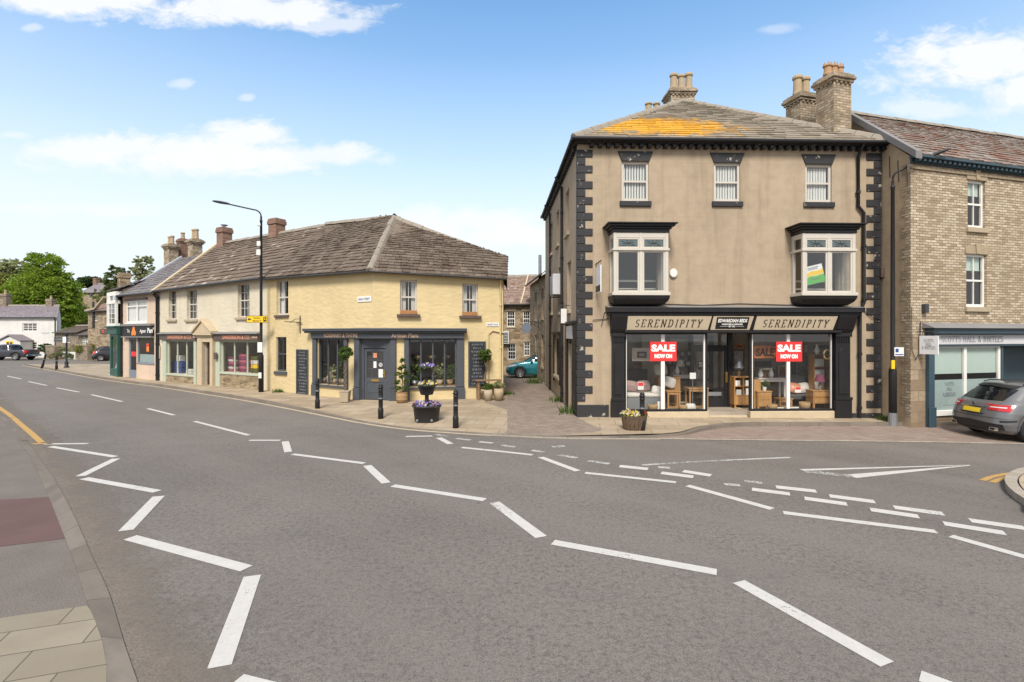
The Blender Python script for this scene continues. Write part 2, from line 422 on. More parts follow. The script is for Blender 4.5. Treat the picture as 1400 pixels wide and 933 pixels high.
def m_glass(key, tint=(.86,.9,.88), refl=.07, wav=.03, dark=None):
    t = NT(key)
    n = t.bump(t.noise(t.ob, 1.1, 2, .5), wav, .05)
    fc = t.node('ShaderNodeLayerWeight', {'Blend': .5}).outputs['Facing']; fr = t.math('ADD', t.math('MULTIPLY', t.math('POWER', fc, 5.0), .9), .05); fac = t.math('ADD', t.math('MULTIPLY', fr, .6 if 'car' in key else 1.0), refl, True)
    gl = t.node('ShaderNodeBsdfGlossy', {'Color': (1,1,1,1), 'Roughness': .015, 'Normal': n})
    if dark: tr = t.node('ShaderNodeBsdfDiffuse', {'Color': (*dark, 1)})
    else: tr = t.node('ShaderNodeBsdfTransparent', {'Color': (*tint, 1)})
    mx = t.n.new('ShaderNodeMixShader'); t.L(fac, mx.inputs[0]); t.L(tr.outputs[0], mx.inputs[1]); t.L(gl.outputs[0], mx.inputs[2])
    t.L(mx.outputs[0], t.out.inputs[0]); MT[key] = t.m

def m_wood(key, col, dark, sx=3, sy=28, rough=.5):
    t = NT(key); g = t.noise(t.scale(t.ob, (sy, sy, sx)), 1.0, 5, .6, dist=.4)
    c = t.mix(t.ramp(g, (.3, 0), (.7, 1)), dark, col); c = t.mix(t.math('MULTIPLY', t.noise(t.ob, 2, 3), .35), c, mul(dark, .8))
    MT[key] = t.done(c, rough, t.bump(g, .15, .004)); return MT[key]

# --- walls
m_render('render_beige', (.405,.315,.218), (.16,.115,.075), .5, 0, .46, ashlar=(.9,.42))
m_render('render_gable', (.47,.36,.24), (.24,.18,.12), .6, .1, .45)
m_render('render_yellow', (.63,.50,.275), (.44,.34,.20), .30, .30, .20)
m_render('render_cream', (.62,.55,.42), (.40,.34,.24), .35, .24, .25)
m_render('render_pink', (.62,.47,.355), (.36,.25,.17), .35, .15, .25)
m_render('render_white', (.66,.64,.60), (.42,.41,.37), .25, .4, .2)
m_render('lead_grey', (.215,.205,.20), (.17,.165,.16), .6, 0, .6)
m_rubble('rubble_tan', [(.21,.145,.085),(.38,.28,.175),(.47,.37,.245),(.30,.225,.15)], (.36,.295,.21), 2.7, 6.2)
m_rubble('rubble_grey', [(.18,.14,.10),(.30,.24,.17),(.37,.295,.21),(.245,.20,.15)], (.30,.25,.19), 2.6, 5.8)
m_rubble('rubble_plinth', [(.20,.14,.08),(.36,.26,.145),(.44,.34,.20),(.28,.20,.12)], (.30,.24,.16), 3.0, 7.5, .05, .8)
m_brick('stone_block', (.27,.195,.125), (.37,.28,.185), (.43,.34,.235), (.20,.155,.11), .62, .31, .010, .5)
m_brick('brick_buff', (.34,.255,.165), (.52,.415,.285), (.62,.52,.385), (.15,.115,.085), ms=.010)
m_brick('brick_chimney', (.34,.25,.16), (.48,.38,.26), (.56,.47,.35), (.15,.12,.09), .26, .085, .009, soot=.75)
m_brick('brick_red', (.225,.115,.08), (.31,.165,.112), (.30,.195,.14), (.25,.21,.17))
m_paint('stone_sill', (.40,.325,.225), .9, .16, scale=5)
m_paint('stone_lintel', (.36,.28,.185), .9, .18, scale=6)
m_paint('stone_pale', (.51,.41,.275), .9, .14, scale=4)
# --- roofs
m_slate('slate_lichen', [(.22,.18,.135),(.30,.25,.19),(.26,.22,.165),(.35,.295,.23)], (.15,.115,.075), .60, (.40,.36,.30), .63,
        ((2.95,1.1,9.5),(2.8,3.0,.86),(.50,.25,.015),(.66,.36,.03)))
m_slate('slate_brown', [(.128,.096,.071),(.182,.14,.106),(.158,.121,.091),(.218,.17,.13)], (.060,.037,.024), .515, (.36,.315,.265), .68)
m_slate('slate_cream', [(.158,.119,.088),(.204,.155,.117),(.181,.137,.104),(.24,.184,.14)], (.10,.064,.044), .585, (.44,.385,.33), .575)
m_slate('slate_rust', [(.22,.175,.145),(.30,.25,.21),(.26,.21,.175),(.35,.30,.26)], (.18,.075,.042), .495, (.42,.36,.31), .62)
m_slate('slate_grey', [(.17,.15,.15),(.22,.20,.20),(.195,.175,.18),(.25,.225,.225)], (.13,.105,.095), .62, None)
m_slate('slate_purple', [(.22,.185,.20),(.27,.23,.245),(.245,.205,.225),(.30,.265,.275)], (.19,.15,.155), .62, None)
m_slate('slate_alley', [(.25,.165,.125),(.33,.24,.19),(.29,.20,.15),(.38,.29,.235)], (.17,.085,.05), .55, (.40,.33,.28), .66)
m_paint('ridge_stone', (.29,.25,.20), .95, .2, scale=4)
m_paint('pot_clay', (.40,.305,.19), .85, .2, scale=6)
m_paint('pot_orange', (.42,.25,.135), .85, .2, scale=6)
# --- paint, metal, wood
m_paint('paint_black', (.019,.018,.019), .45, .3, spec=.3)
m_paint('paint_black_chip', (.024,.023,.025), .6, .3, (.42,.38,.31), .635)
m_paint('paint_quoin', (.030,.029,.031), .7, .3, (.38,.34,.285), .60)
m_paint('paint_white', (.74,.71,.66), .45, .06)
m_paint('paint_cream', (.53,.485,.42), .5, .08)
m_paint('paint_teal', (.040,.075,.098), .5, .2)
m_paint('paint_charcoal', (.070,.076,.088), .5, .15)
m_paint('paint_mint', (.43,.465,.36), .5, .1)
m_paint('paint_brown', (.105,.075,.062), .5, .2)
m_paint('paint_green', (.018,.085,.066), .45, .2)
m_paint('paint_bluegrey', (.17,.20,.25), .5, .12)
m_paint('sign_beige', (.50,.41,.29), .55, .06)
m_paint('sign_grey', (.52,.51,.52), .5, .06)
m_paint('sign_white', (.72,.71,.70), .5, .04)
m_paint('sign_red', (.70,.035,.035), .45, .05)
m_paint('sign_yellow', (.78,.50,.02), .45, .05)
m_paint('letter_dark', (.035,.022,.016), .5, .1)
m_paint('letter_white', (.80,.78,.74), .5, .03)
m_paint('letter_grey', (.16,.165,.18), .5, .05)
m_paint('letter_copper', (.62,.26,.15), .4, .1)
m_paint('letter_gold', (.55,.36,.24), .45, .1)
m_paint('letter_orange', (.75,.22,.03), .45, .1)
m_paint('chalk', (.62,.62,.60), .9, .2)
m_paint('chalkboard', (.026,.029,.036), .8, .25)
m_paint('plastic_black', (.026,.026,.028), .5, .15)
m_paint('plastic_white', (.66,.65,.62), .4, .05)
m_paint('steel_grey', (.30,.31,.32), .4, .1, metal=.6)
m_paint('iron_dark', (.045,.045,.048), .5, .2)
m_paint('lead_flashing', (.40,.42,.45), .6, .12)
m_paint('blind', (.62,.60,.57), .8, .04)
m_paint('blind_green', (.44,.52,.47), .8, .05)
m_paint('frosted', (.34,.41,.40), .35, .06)
m_paint('cloth_white', (.62,.58,.53), .95, .15)
m_paint('cloth_grey', (.10,.10,.105), .95, .2)
m_paint('cloth_pattern', (.45,.30,.27), .95, .6, scale=16)
m_paint('cloth_plum', (.22,.05,.10), .95, .2)
m_paint('cloth_pink', (.45,.12,.17), .95, .2)
m_paint('box_blue', (.035,.07,.24), .6, .15)
m_paint('paper', (.74,.72,.68), .9, .05)
m_paint('brass', (.55,.36,.10), .35, .15, metal=.8)
m_paint('shop_inside', (.46,.40,.33), .95, .3, scale=1.2)
m_paint('shop_floor', (.36,.30,.235), .8, .3, scale=2)
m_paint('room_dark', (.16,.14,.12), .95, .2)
m_paint('art_print', (.40,.40,.40), .8, .7, scale=9)
m_paint('art_rust', (.50,.16,.06), .8, .9, scale=7)
m_wood('wood_oak', (.50,.27,.10), (.34,.17,.06))
m_wood('wood_bench', (.27,.17,.10), (.16,.095,.055), rough=.8)
m_wood('wood_barrel', (.15,.095,.055), (.085,.053,.032), rough=.85)
m_wood('wood_box', (.42,.21,.085), (.29,.13,.05), rough=.75)
m_wood('wood_door', (.075,.045,.03), (.045,.026,.018))
m_wood('basket', (.44,.29,.15), (.27,.16,.075), sx=40, sy=40, rough=.9)
m_wood('bark', (.13,.10,.075), (.07,.052,.04), sx=2, sy=9, rough=.95)
m_wood('stem', (.26,.18,.11), (.15,.10,.06), sx=4, sy=20, rough=.9)
m_glass('glass', (.93,.95,.94), .02); m_glass('glass_shop', (.96,.97,.96), .02, .012); m_glass('glass_old', (.88,.90,.89), .05, .10)
m_glass('glass_car', refl=.03, wav=0, dark=(.008,.009,.010)); m_glass('glass_dark', refl=.06, wav=.02, dark=(.035,.035,.034))
m_glass('glass_teal', refl=.05, wav=.02, dark=(.055,.085,.085))
# --- plants
m_leaf('leaf_fresh', [(.19,.28,.025),(.25,.35,.036),(.30,.39,.055),(.15,.23,.022)])
m_leaf('leaf_yellow', [(.17,.19,.03),(.23,.235,.045),(.14,.165,.03),(.20,.20,.05)])
m_leaf('leaf_dark', [(.055,.09,.03),(.075,.115,.036),(.095,.14,.045),(.045,.075,.026)])
m_leaf('leaf_olive', [(.27,.30,.13),(.33,.35,.16),(.23,.26,.11),(.36,.37,.18)])
m_leaf('leaf_bay', [(.075,.13,.022),(.12,.19,.034),(.165,.235,.05),(.045,.085,.016)])
m_leaf('leaf_hill', [(.13,.165,.05),(.17,.21,.06),(.21,.235,.075),(.105,.135,.045)])
for k, cs in (('petal_purple', [(.17,.06,.42),(.30,.16,.60),(.10,.03,.26),(.48,.40,.72)]), ('petal_white', [(.72,.70,.66),(.64,.62,.55),(.75,.72,.50),(.58,.56,.66)]),
              ('petal_yellow', [(.75,.55,.02),(.80,.64,.05),(.66,.46,.02),(.78,.66,.2)]), ('petal_orange', [(.55,.13,.02),(.40,.05,.02),(.62,.25,.03),(.30,.04,.04)]), ('petal_red', [(.30,.03,.06),(.22,.02,.05),(.4,.06,.08),(.18,.02,.03)])):
    m_leaf(k, cs)
# --- ground
_sa, _sb = G(0,846,.03), G(119,829,.03); SLABROT = -math.degrees(math.atan2(_sb.y-_sa.y, _sb.x-_sa.x))
def m_asphalt():
    t = NT('asphalt'); p = t.uv
    big = t.noise(p, .16, 5, .6); mid = t.noise(p, 1.3, 6, .65); fine = t.noise(p, 85, 3, .6); gr = t.noise(p, 240, 2, .5)
    c = t.mix(t.ramp(big, (.38, 0), (.62, 1)), (.178,.154,.132), (.238,.206,.176))
    c = t.mix(t.math('MULTIPLY', t.ramp(mid, (.35, 0), (.75, 1)), .30), c, (.142,.122,.105))
    spk = t.noise(p, 15, 9, .85); c = t.mix(t.ramp(spk, (.40, .80), (.52, 0)), c, (.085,.076,.068)); c = t.mix(t.ramp(spk, (.56, 0), (.68, .55)), c, (.27,.245,.22))
    rot = t.node('ShaderNodeMapping', {'Vector': p}); rot.inputs['Rotation'].default_value = (0, 0, R(39)); trk = t.noise(t.scale(rot.outputs[0], (.045, .62, 1)), 1, 4, .55); c = t.mix(t.math('MULTIPLY', t.ramp(trk, (.44, 0), (.62, 1)), .65), c, (.205,.180,.156))
    c = t.mix(t.ramp(t.noise(p, 34, 5, .7), (.34, .6), (.48, 0)), c, (.055,.050,.046)); c = t.mix(t.ramp(t.noise(p, 55, 4, .7), (.58, 0), (.70, .55)), c, (.33,.305,.28)); c = t.mix(t.ramp(fine, (.36, .6), (.5, 0)), c, (.045,.042,.040))
    pit = t.noise(p, 7, 9, .85); c = t.mix(t.ramp(pit, (.32, .95), (.415, 0)), c, (.040,.036,.033)); c = t.mix(t.math('MULTIPLY', t.ramp(t.noise(p, .55, 6, .7), (.52, 0), (.66, 1)), .22), c, (.10,.092,.085))
    chipv = t.node('ShaderNodeTexVoronoi', {'Vector': p, 'Scale': 9.0}).outputs['Distance']
    c = t.mix(t.ramp(chipv, (.03, .55), (.05, 0)), c, (.42,.40,.37))
    cr = t.node('ShaderNodeTexVoronoi', {'Vector': t.mix(.25, p, t.noise(p, 1.5, 4, out='Color')), 'Scale': .16}, feature='DISTANCE_TO_EDGE').outputs['Distance']
    c = t.mix(t.math('MULTIPLY', t.ramp(cr, (.0008, 1), (.0018, 0)), t.ramp(mid, (.48, 0), (.6, .3))), c, (.08,.072,.065))
    n = t.bump(t.math('ADD', fine, t.math('MULTIPLY', gr, .5)), .55, .006)
    MT['asphalt'] = t.done(c, t.ramp(mid, (.3, .80), (.7, .95)), n, spec=.25)
m_asphalt()
def m_pave(key, c1, c2, c3, mortar, bw, rh, ms=.008, stain=(.2,.17,.13), rot=0.0, amt=.4):
    t = NT(key); mp = t.node('ShaderNodeMapping', {'Vector': t.uv}); mp.inputs['Rotation'].default_value = (0, 0, R(rot)); p = mp.outputs[0]
    b = t.node('ShaderNodeTexBrick', {'Vector': p, 'Color1': (0,0,0,1), 'Color2': (1,1,1,1), 'Mortar': (.5,.5,.5,1), 'Scale': 1.0, 'Mortar Size': ms, 'Mortar Smooth': .2, 'Brick Width': bw, 'Row Height': rh})
    c = t.ramp(b.outputs['Color'], (.1, c1), (.5, c2), (.9, c3))
    mid = t.noise(t.uv, 1.6, 6, .65); fine = t.noise(t.uv, 60, 4)
    c = t.mix(t.math('MULTIPLY', t.ramp(mid, (.4, 0), (.75, 1)), amt), c, stain)
    c = t.mix(t.math('MULTIPLY', fine, .3), c, mul(c1, .55)); c = t.mix(b.outputs['Fac'], c, mortar)
    h = t.math('ADD', t.math('MULTIPLY', b.outputs['Fac'], -1.0), t.math('MULTIPLY', fine, .25))
    MT[key] = t.done(c, .88, t.bump(h, .4, .008), spec=.25)
m_pave('paving_buff', (.35,.27,.18), (.405,.32,.22), (.45,.36,.255), (.185,.14,.098), .9, .6, .010, (.22,.17,.125), 8, .6)
m_pave('paving_setts', (.235,.18,.14), (.285,.225,.18), (.335,.265,.215), (.17,.135,.105), .21, .105, .009, (.17,.15,.115), -4, .5)
m_pave('paving_bay', (.25,.185,.15), (.29,.22,.18), (.32,.25,.205), (.21,.165,.135), .21, .105, .006, (.20,.15,.125), 3, .5)
m_pave('paving_slab', (.25,.21,.152), (.285,.242,.178), (.32,.272,.20), (.12,.10,.075), .66, .40, .007, (.215,.175,.125), SLABROT, .6)
m_pave('tactile_red', (.135,.080,.070), (.14,.083,.072), (.145,.086,.075), (.13,.077,.067), .41, .41, .002, (.10,.068,.06), 20)
m_pave('kerb_stone', (.195,.162,.13), (.22,.183,.147), (.245,.205,.165), (.12,.10,.08), .92, 50, .010, (.13,.107,.088), 0, .8)
m_pave('kerb_pale', (.33,.285,.23), (.38,.33,.27), (.42,.365,.30), (.22,.185,.15), .30, 50, .012, (.34,.28,.22), 0, .5)
def m_footway():
    t = NT('tarmac_footway'); p = t.uv; fine = t.noise(p, 70, 4, .65); mid = t.noise(p, 1.6, 6, .65)
    c = t.mix(t.ramp(mid, (.3, 0), (.75, 1)), (.165,.137,.115), (.215,.182,.155)); c = t.mix(t.ramp(fine, (.38, .7), (.55, 0)), c, (.075,.065,.058))
    MT['tarmac_footway'] = t.done(c, .92, t.bump(fine, .6, .006), spec=.2)
m_footway()
def m_mark(key, col, wear=.40):
    t = NT(key); p = t.ob
    a = t.noise(p, 26, 6, .75); b = t.noise(p, 1.1, 4, .6); fine = t.noise(p, 120, 3)
    c = t.mix(t.math('MULTIPLY', t.noise(p, 7, 7, .7), .7), col, mul(col, .55)); c = t.mix(t.ramp(fine, (.3, .5), (.45, 0)), c, mul(col, .45))
    k = t.ramp(t.math('ADD', t.math('MULTIPLY', a, .62), t.math('MULTIPLY', b, .38)), (wear-.03, 0), (wear+.02, 1))
    MT[key] = t.done(c, .8, t.bump(fine, .3, .004), trans=k)
m_mark('mark_white', (.60,.565,.515), .395); m_mark('mark_worn', (.52,.50,.46), .475); m_mark('mark_yellow', (.52,.31,.10), .40); m_mark('mark_cream', (.50,.41,.29), .40)
t = NT('road_dirt'); sx_ = t.node('ShaderNodeSeparateXYZ', {0: t.uv}).outputs[1]
k_ = t.math('ADD', t.math('MULTIPLY', t.math('SUBTRACT', sx_, .3), 7.0), t.math('MULTIPLY', t.math('SUBTRACT', t.noise(t.ob, 1.6, 7, .7), .5), 1.5))
k_ = t.math('MULTIPLY', t.ramp(k_, (.30, 0), (.95, .8)), t.ramp(t.noise(t.ob, 45, 4, .7), (.32, .25), (.55, 1)))
MT['road_dirt'] = t.done(t.mix(t.noise(t.ob, 8, 6), (.20,.160,.125), (.245,.20,.16)), .95, trans=k_)
t_ = NT('hillside'); MT['hillside'] = t_.done(t_.mix(t_.noise(t_.ob, .08, 6), (.075,.10,.03), (.13,.145,.05)), .95)
t_ = NT('ground_earth'); MT['ground_earth'] = t_.done(t_.mix(t_.noise(t_.ob, .15, 6), (.16,.145,.125), (.21,.19,.165)), .95)
def m_carpaint(key, col, metal=.55):
    t = NT(key); fl = t.noise(t.ob, 900, 1); MT[key] = t.done(t.mix(fl, mul(col, .9), mul(col, 1.12)), .32, None, metal, .5, .8)
m_carpaint('car_grey', (.155,.155,.158), .35); m_carpaint('car_teal', (.012,.19,.225), .35); m_carpaint('car_black', (.018,.02,.026), .3); m_carpaint('car_darkgrey', (.055,.06,.072), .4)
m_paint('rubber', (.018,.018,.019), .8, .2); m_paint('trim_black', (.022,.022,.024), .55, .1); m_paint('alloy', (.36,.36,.37), .3, .06, metal=.8); m_paint('alloy_dark', (.05,.05,.055), .4, .1)
m_paint('lamp_red', (.50,.012,.015), .12, .05, coat=1.0); m_paint('lamp_clear', (.62,.60,.58), .12, .05, coat=1.0); m_paint('plate_yellow', (.74,.53,.03), .4, .03); m_paint('chrome', (.7,.7,.7), .12, .02, metal=1.0)
# ------------------------------------------------------------------ roofs of stone slates
def slate_plane(mb, pts, row=.34, wmin=.22, wmax=.5, th=.03, seed=0, under=True, taper=.5):
    """pts: planar convex polygon, first edge = eave (left to right seen from outside); rows of single slates, diminishing upwards"""
    rr = random.Random(seed + len(mb.v)); P = [Vector(p) for p in pts]
    o = P[0]; ud = (P[1]-P[0]).normalized()
    n = Vector((0,0,0))
    for i in range(1, len(P)-1): n += (P[i]-o).cross(P[i+1]-o)
    n.normalize()
    if n.z < 0: n = -n
    sd = n.cross(ud).normalized()
    if sd.z < 0: sd = -sd
    Q = [((p-o).dot(ud), (p-o).dot(sd)) for p in P]
    smax = max(q[1] for q in Q)
    if under: mb.poly([p - n*.03 for p in P])
    def ext(s):
        xs = []
        for (a, b), (c, d) in zip(Q, Q[1:]+Q[:1]):
            if abs(b-d) < 1e-6:
                if abs(b-s) < 1e-6: xs += [a, c]
                continue
            k = (s-b)/(d-b)
            if -1e-6 <= k <= 1+1e-6: xs.append(a+(c-a)*k)
        return (min(xs), max(xs)) if xs else None
    s = 0.0
    while s < smax - .03:
        h = row*(1 - taper*s/smax); s1 = min(s+h, smax)
        e = ext(min(s+.4*(s1-s), smax-.005))
        et = ext(max(0, min(s1, smax) - .002))
        if not e: break
        u = e[0] - rr.uniform(0, .12)*0
        while u < e[1]-.04:
            w = rr.uniform(wmin, wmax)*(1-.35*s/smax); ub = min(u+w, e[1])
            if e[1]-ub < .09: ub = e[1]
            j = rr.uniform(-.02, .02); t1 = th*rr.uniform(.7, 1.5); g = .006
            ov = .05
            top = min(s1+ov, smax)
            at_ = lambda a, b, c: o + ud*a + sd*b + n*c
            l, r_ = u+g, ub-g
            lt, rt = l, r_
            if et: lt, rt = max(l, et[0]-.02), min(r_, et[1]+.02)
            if rt <= lt: lt = rt = (l+r_)/2
            b0 = s-.015+j; a1 = rr.uniform(-.012,.012)
            vs = [at_(l,b0,t1), at_(r_,b0+a1,t1*1.1), at_(rt,top,.004), at_(lt,top,.004), at_(l,b0,-.01), at_(r_,b0+a1,-.01)]
            mb.add(vs, [(0,1,2,3),(4,5,1,0),(4,0,3),(5,2,1)])
            u = ub
        s = s1
def ridge_tiles(mb, a, b, r=.14, seg=.5):
    a, b = Vector(a), Vector(b); L = (b-a).length; n = max(1, int(L/seg)); d = (b-a)/n
    side = d.cross(Vector((0,0,1))).normalized(); up = side.cross(d).normalized()
    for i in range(n):
        p0, p1 = a+d*(i+.012), a+d*(i+.985); k = rnd(-.012,.012)
        prof = [(-r,-.09+k),(-r*.55,.03+k),(0,.075+k),(r*.55,.03+k),(r,-.09+k)]
        mb.loft([[p0+side*x+up*z for x, z in prof], [p1+side*x+up*z for x, z in prof]], True, False)
def chimney_pot(name, mat, parent, c, h=.75, r=.14, kind=0):
    b = MB(); b.smooth = False
    prof = [(r*1.0,0),(r*1.02,.05),(r*.92,.09),(r*.80,h*.8),(r*1.02,h*.82),(r*1.06,h*.90),(r*.86,h),(r*.66,h),(r*.62,h*.5)]
    b.lathe(prof, c, 12)
    if kind == 1:                       # crown of spikes
        for i in range(6):
            a = i*math.pi/3; x, y = c[0]+r*.8*math.cos(a), c[1]+r*.8*math.sin(a)
            b.extr([(x-.05,y,c[2]+h*.9),(x+.05,y,c[2]+h*.9),(x,y,c[2]+h*1.25)], (0,.025,0))
    return b.build(name, mat, parent)
def chimney(parent, M, x0, x1, y0, y1, z0, z1, mat, pots=(), potmat='pot_clay', cap=True, kind=0, ph=.75, corbel=.07, name='chimney', pr=.14):
    b = MB(M); b.box(x0, x1, y0, y1, z0, z1-.32)
    if cap:
        for k, (zz, hh) in enumerate(((-.32,.09),(-.23,.10),(-.13,.08))):
            o = corbel*(1, 1.9, 1.2)[k]
            b.box(x0-o, x1+o, y0-o, y1+o, z1+zz+.001, z1+zz+hh)
        n = int((x1-x0)/.16)
        for i in range(n):                 # dentil course below the cap
            xx = x0+(x1-x0)*(i+.5)/n; b.box(xx-.04, xx+.04, y0-corbel*.9, y0-.002, z1-.40, z1-.325)
        n = int((y1-y0)/.16)
        for i in range(n):
            yy = y0+(y1-y0)*(i+.5)/n; b.box(x0-corbel*.9, x0-.002, yy-.04, yy+.04, z1-.40, z1-.325)
        b.box(x0+.02, x1-.02, y0+.02, y1-.02, z1-.049, z1+.02)
    else: b.box(x0-.05, x1+.05, y0-.05, y1+.05, z1-.319, z1-.12); b.box(x0-.02, x1+.02, y0-.02, y1+.02, z1-.119, z1)
    c = b.build(name, MT[mat], parent, bevel=.012)
    for (px, py) in pots:
        chimney_pot('chimney_pot', MT[potmat], c, tuple(M @ Vector((px, py, z1+(.02 if cap else 0)))), ph*rnd(.93,1.07), pr, kind)
    return c
def downpipe(parent, M, pts, r=.045, mat='paint_black', name='downpipe', brackets=True):
    b = MB(M); b.tube(pts, r, 8)
    if brackets:
        p0, p1 = Vector(pts[0]), Vector(pts[-1]); z = min(p0.z, p1.z)+.4
        while z < max(p0.z, p1.z):
            # collar at this height on the nearest segment
            for a, c in zip(pts, pts[1:]):
                if min(a[2], c[2]) <= z <= max(a[2], c[2]) and abs(a[2]-c[2]) > .3:
                    k = (z-a[2])/(c[2]-a[2]); x, y = a[0]+(c[0]-a[0])*k, a[1]+(c[1]-a[1])*k
                    b.lathe([(r*1.35,z-.04),(r*1.35,z+.04)], (x,y,0), 8); break
            z += 1.7
    return b.build(name, MT[mat], parent)

# ------------------------------------------------------------------ building A: the three-storey rendered corner shop
FA = Fac((2.05, 15.93), (11.70, 16.25)); WA = FA.L
A = thing('corner_building', 'three-storey beige rendered corner building with black quoins and orange lichen on its roof', 'building', M=FA.M)
I4 = Matrix()
EAV = 8.46
FAs = Fac((1.72, 26.2), (2.05, 15.93)); MAs = FA.M.inverted() @ FAs.M; LAs = FAs.L
mb = MB(I4)
sash_A = [FA.rect(850,221,887,275.5), FA.rect(976,223,1012,276), FA.rect(1101,225,1137,277)]
bayL = FA.rect(839, 318, 914, 404, -.6); bayR = FA.rect(1097.5, 319, 1170, 404.5, -.6)
zbay0, zbay1 = bayL[2], bayL[3]
shop_u0, shop_u1 = FA.u(832), FA.u(1164)
zsh = FA.z(1000, 430)                              # underside of shop cornice
holes = list(sash_A) + [(bayL[0]+.12, bayL[1]-.12, zbay0+.05, zbay1-.05), (bayR[0]+.12, bayR[1]-.12, zbay0+.05, zbay1-.05), (shop_u0+.15, shop_u1-.15, -.3, zsh-.35)]
wall(mb, 0, WA, -.3, EAV+.14, holes, .16)
mb.M = MAs                                         # the wall along the alley
side_door = FAs.rect(768, 459, 783, 560); side_door = (LAs-2.05, LAs-.95, -.3, 2.45)
side_win = [(LAs-5.0, LAs-4.1, 3.5, 5.3), (LAs-2.35, LAs-1.45, 3.45, 5.15), (LAs-7.9, LAs-7.0, 3.6, 5.3), (LAs-8.0, LAs-7.1, 6.3, 7.7), (LAs-5.6, LAs-4.75, 6.3, 7.7), (LAs-2.75, LAs-1.9, 6.2, 7.75), (LAs-6.3, LAs-4.4, .9, 2.45)]
wall(mb, 0, LAs, -.3, EAV+.14, [side_door]+side_win, .16)
mb.M = I4
mb.poly([(WA,0,-.3),(WA,LAs,-.3),(WA,LAs,EAV+.14),(WA,0,EAV+.14)]); mb.poly([(0,LAs,-.3),(WA,LAs,-.3),(WA,LAs,EAV+.14),(0,LAs,EAV+.14)])
mb.build('wall', MT['render_beige'], A)
# floors and inner partitions
mb = MB(I4); mb.box(.2, WA-.2, .3, LAs-.2, 3.12, 3.22); mb.box(.2, WA-.2, 2.9, 3.0, .0, 3.118); 
mb.box(.18, .24, .2, 4.6, 0, 3.1); mb.box(WA-.7, WA-.62, .2, 4.6, 0, 3.1)
mb.build('interior', MT['shop_inside'], A)
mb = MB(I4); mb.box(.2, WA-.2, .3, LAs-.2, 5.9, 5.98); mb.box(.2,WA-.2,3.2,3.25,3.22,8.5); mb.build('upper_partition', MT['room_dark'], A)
# roof
ov = .20; ez = EAV+.17; ap = (5.15, 5.0, 12.25)
e0, e1, e2, e3 = (-ov,-ov-.08,ez), (WA+.12,-ov-.08,ez), (WA+.12,LAs+.2,ez), (-ov,LAs+.2,ez)
mb = MB(I4)
for tri in ((e0,e1,ap), (e3,e0,ap), (e1,e2,ap), (e2,e3,ap)): slate_plane(mb, tri, .30, .30, .65, .03, 3)
roofA = mb.build('roof', MT['slate_lichen'], A)
mb = MB(I4)
for a in (e0, e1, e2, e3): ridge_tiles(mb, Vector(a)+Vector((0,0,.06)), Vector(ap)+Vector((0,0,.02)), .13)
mb.build('hip_tiles', MT['ridge_stone'], roofA)
# eaves: bracketed cornice and gutter
mb = MB(I4)
mb.box(-.12, WA+.10, -.27, -.004, EAV+.061, EAV+.13)
n = 37
for i in range(n):
    u = .42 + (WA-.42)*i/(n-1); mb.box(u-.062, u+.062, -.20, -.004, EAV-.055, EAV+.058)
mb.M = MAs
mb.box(0, LAs+.12, -.16, -.004, EAV+.062, EAV+.128)
for i in range(40): u = .2+(LAs-.5)*i/39; mb.box(u-.06, u+.06, -.13, -.004, EAV-.06, EAV+.058)
mb.build('cornice', MT['paint_black_chip'], A, bevel=.006)
mb = MB(I4); mb.tube([(-.22,-.33,EAV+.14),(WA+.16,-.33,EAV+.13)], .06, 10)
mb.M = MAs; mb.tube([(0,-.22,EAV+.13),(LAs+.3,-.22,EAV+.14)], .055, 8); mb.build('gutter', MT['paint_black'], A)
# quoins
def quoins(M, u0, side, z0, z1, wl, ws, h=.245, name='quoins'):
    b = MB(M); z = z1; k = 0
    while z - h > z0 - .02:
        w = wl if k % 2 == 0 else ws; g = .006
        b.box(u0 if side > 0 else u0-w, u0+w if side > 0 else u0, -.032, .03, z-h+g, z-g); z -= h; k += 1
    return b
b = quoins(I4, -.03, 1, .42, EAV-.1, .49, .26); b2 = quoins(MAs, LAs-.002, -1, .42, EAV-.1, .16, .16)
b.build('quoins', MT['paint_quoin'], A, bevel=.012); b2.build('quoins', MT['paint_quoin'], A, bevel=.012)
quoins(I4, WA+.01, -1, .15, EAV-.1, .48, .24).build('quoins', MT['paint_quoin'], A, bevel=.012)
for q in ((-.04, FA.u(832), .42), (FA.u(1163)+.02, WA+.02, .12)): mb = MB(I4); mb.box(q[0], q[1], -.05, .02, -.3, q[2]); mb.build('plinth', MT['paint_quoin'], A, bevel=.01)
# upper sash windows
for i, rc in enumerate(sash_A):
    window(A, I4, rc, MT['paint_cream'], v=.05, fr=.075, cols=1, rows=1, blind='vertical', name='sash_window', sill=(MT['paint_quoin'], .07, .16, .07), lintel=(MT['paint_quoin'], .01, .31, .035, .12))
# windows towards the alley
for i, rc in enumerate(side_win):
    window(A, MAs, rc, MT['paint_cream'] if i < 6 else MT['paint_black'], v=.11, fr=.06, cols=2, rows=2, name='sash_window', sill=(MT['stone_sill'], .06, .12, .08), blind='net' if i in (1, 5) else None)
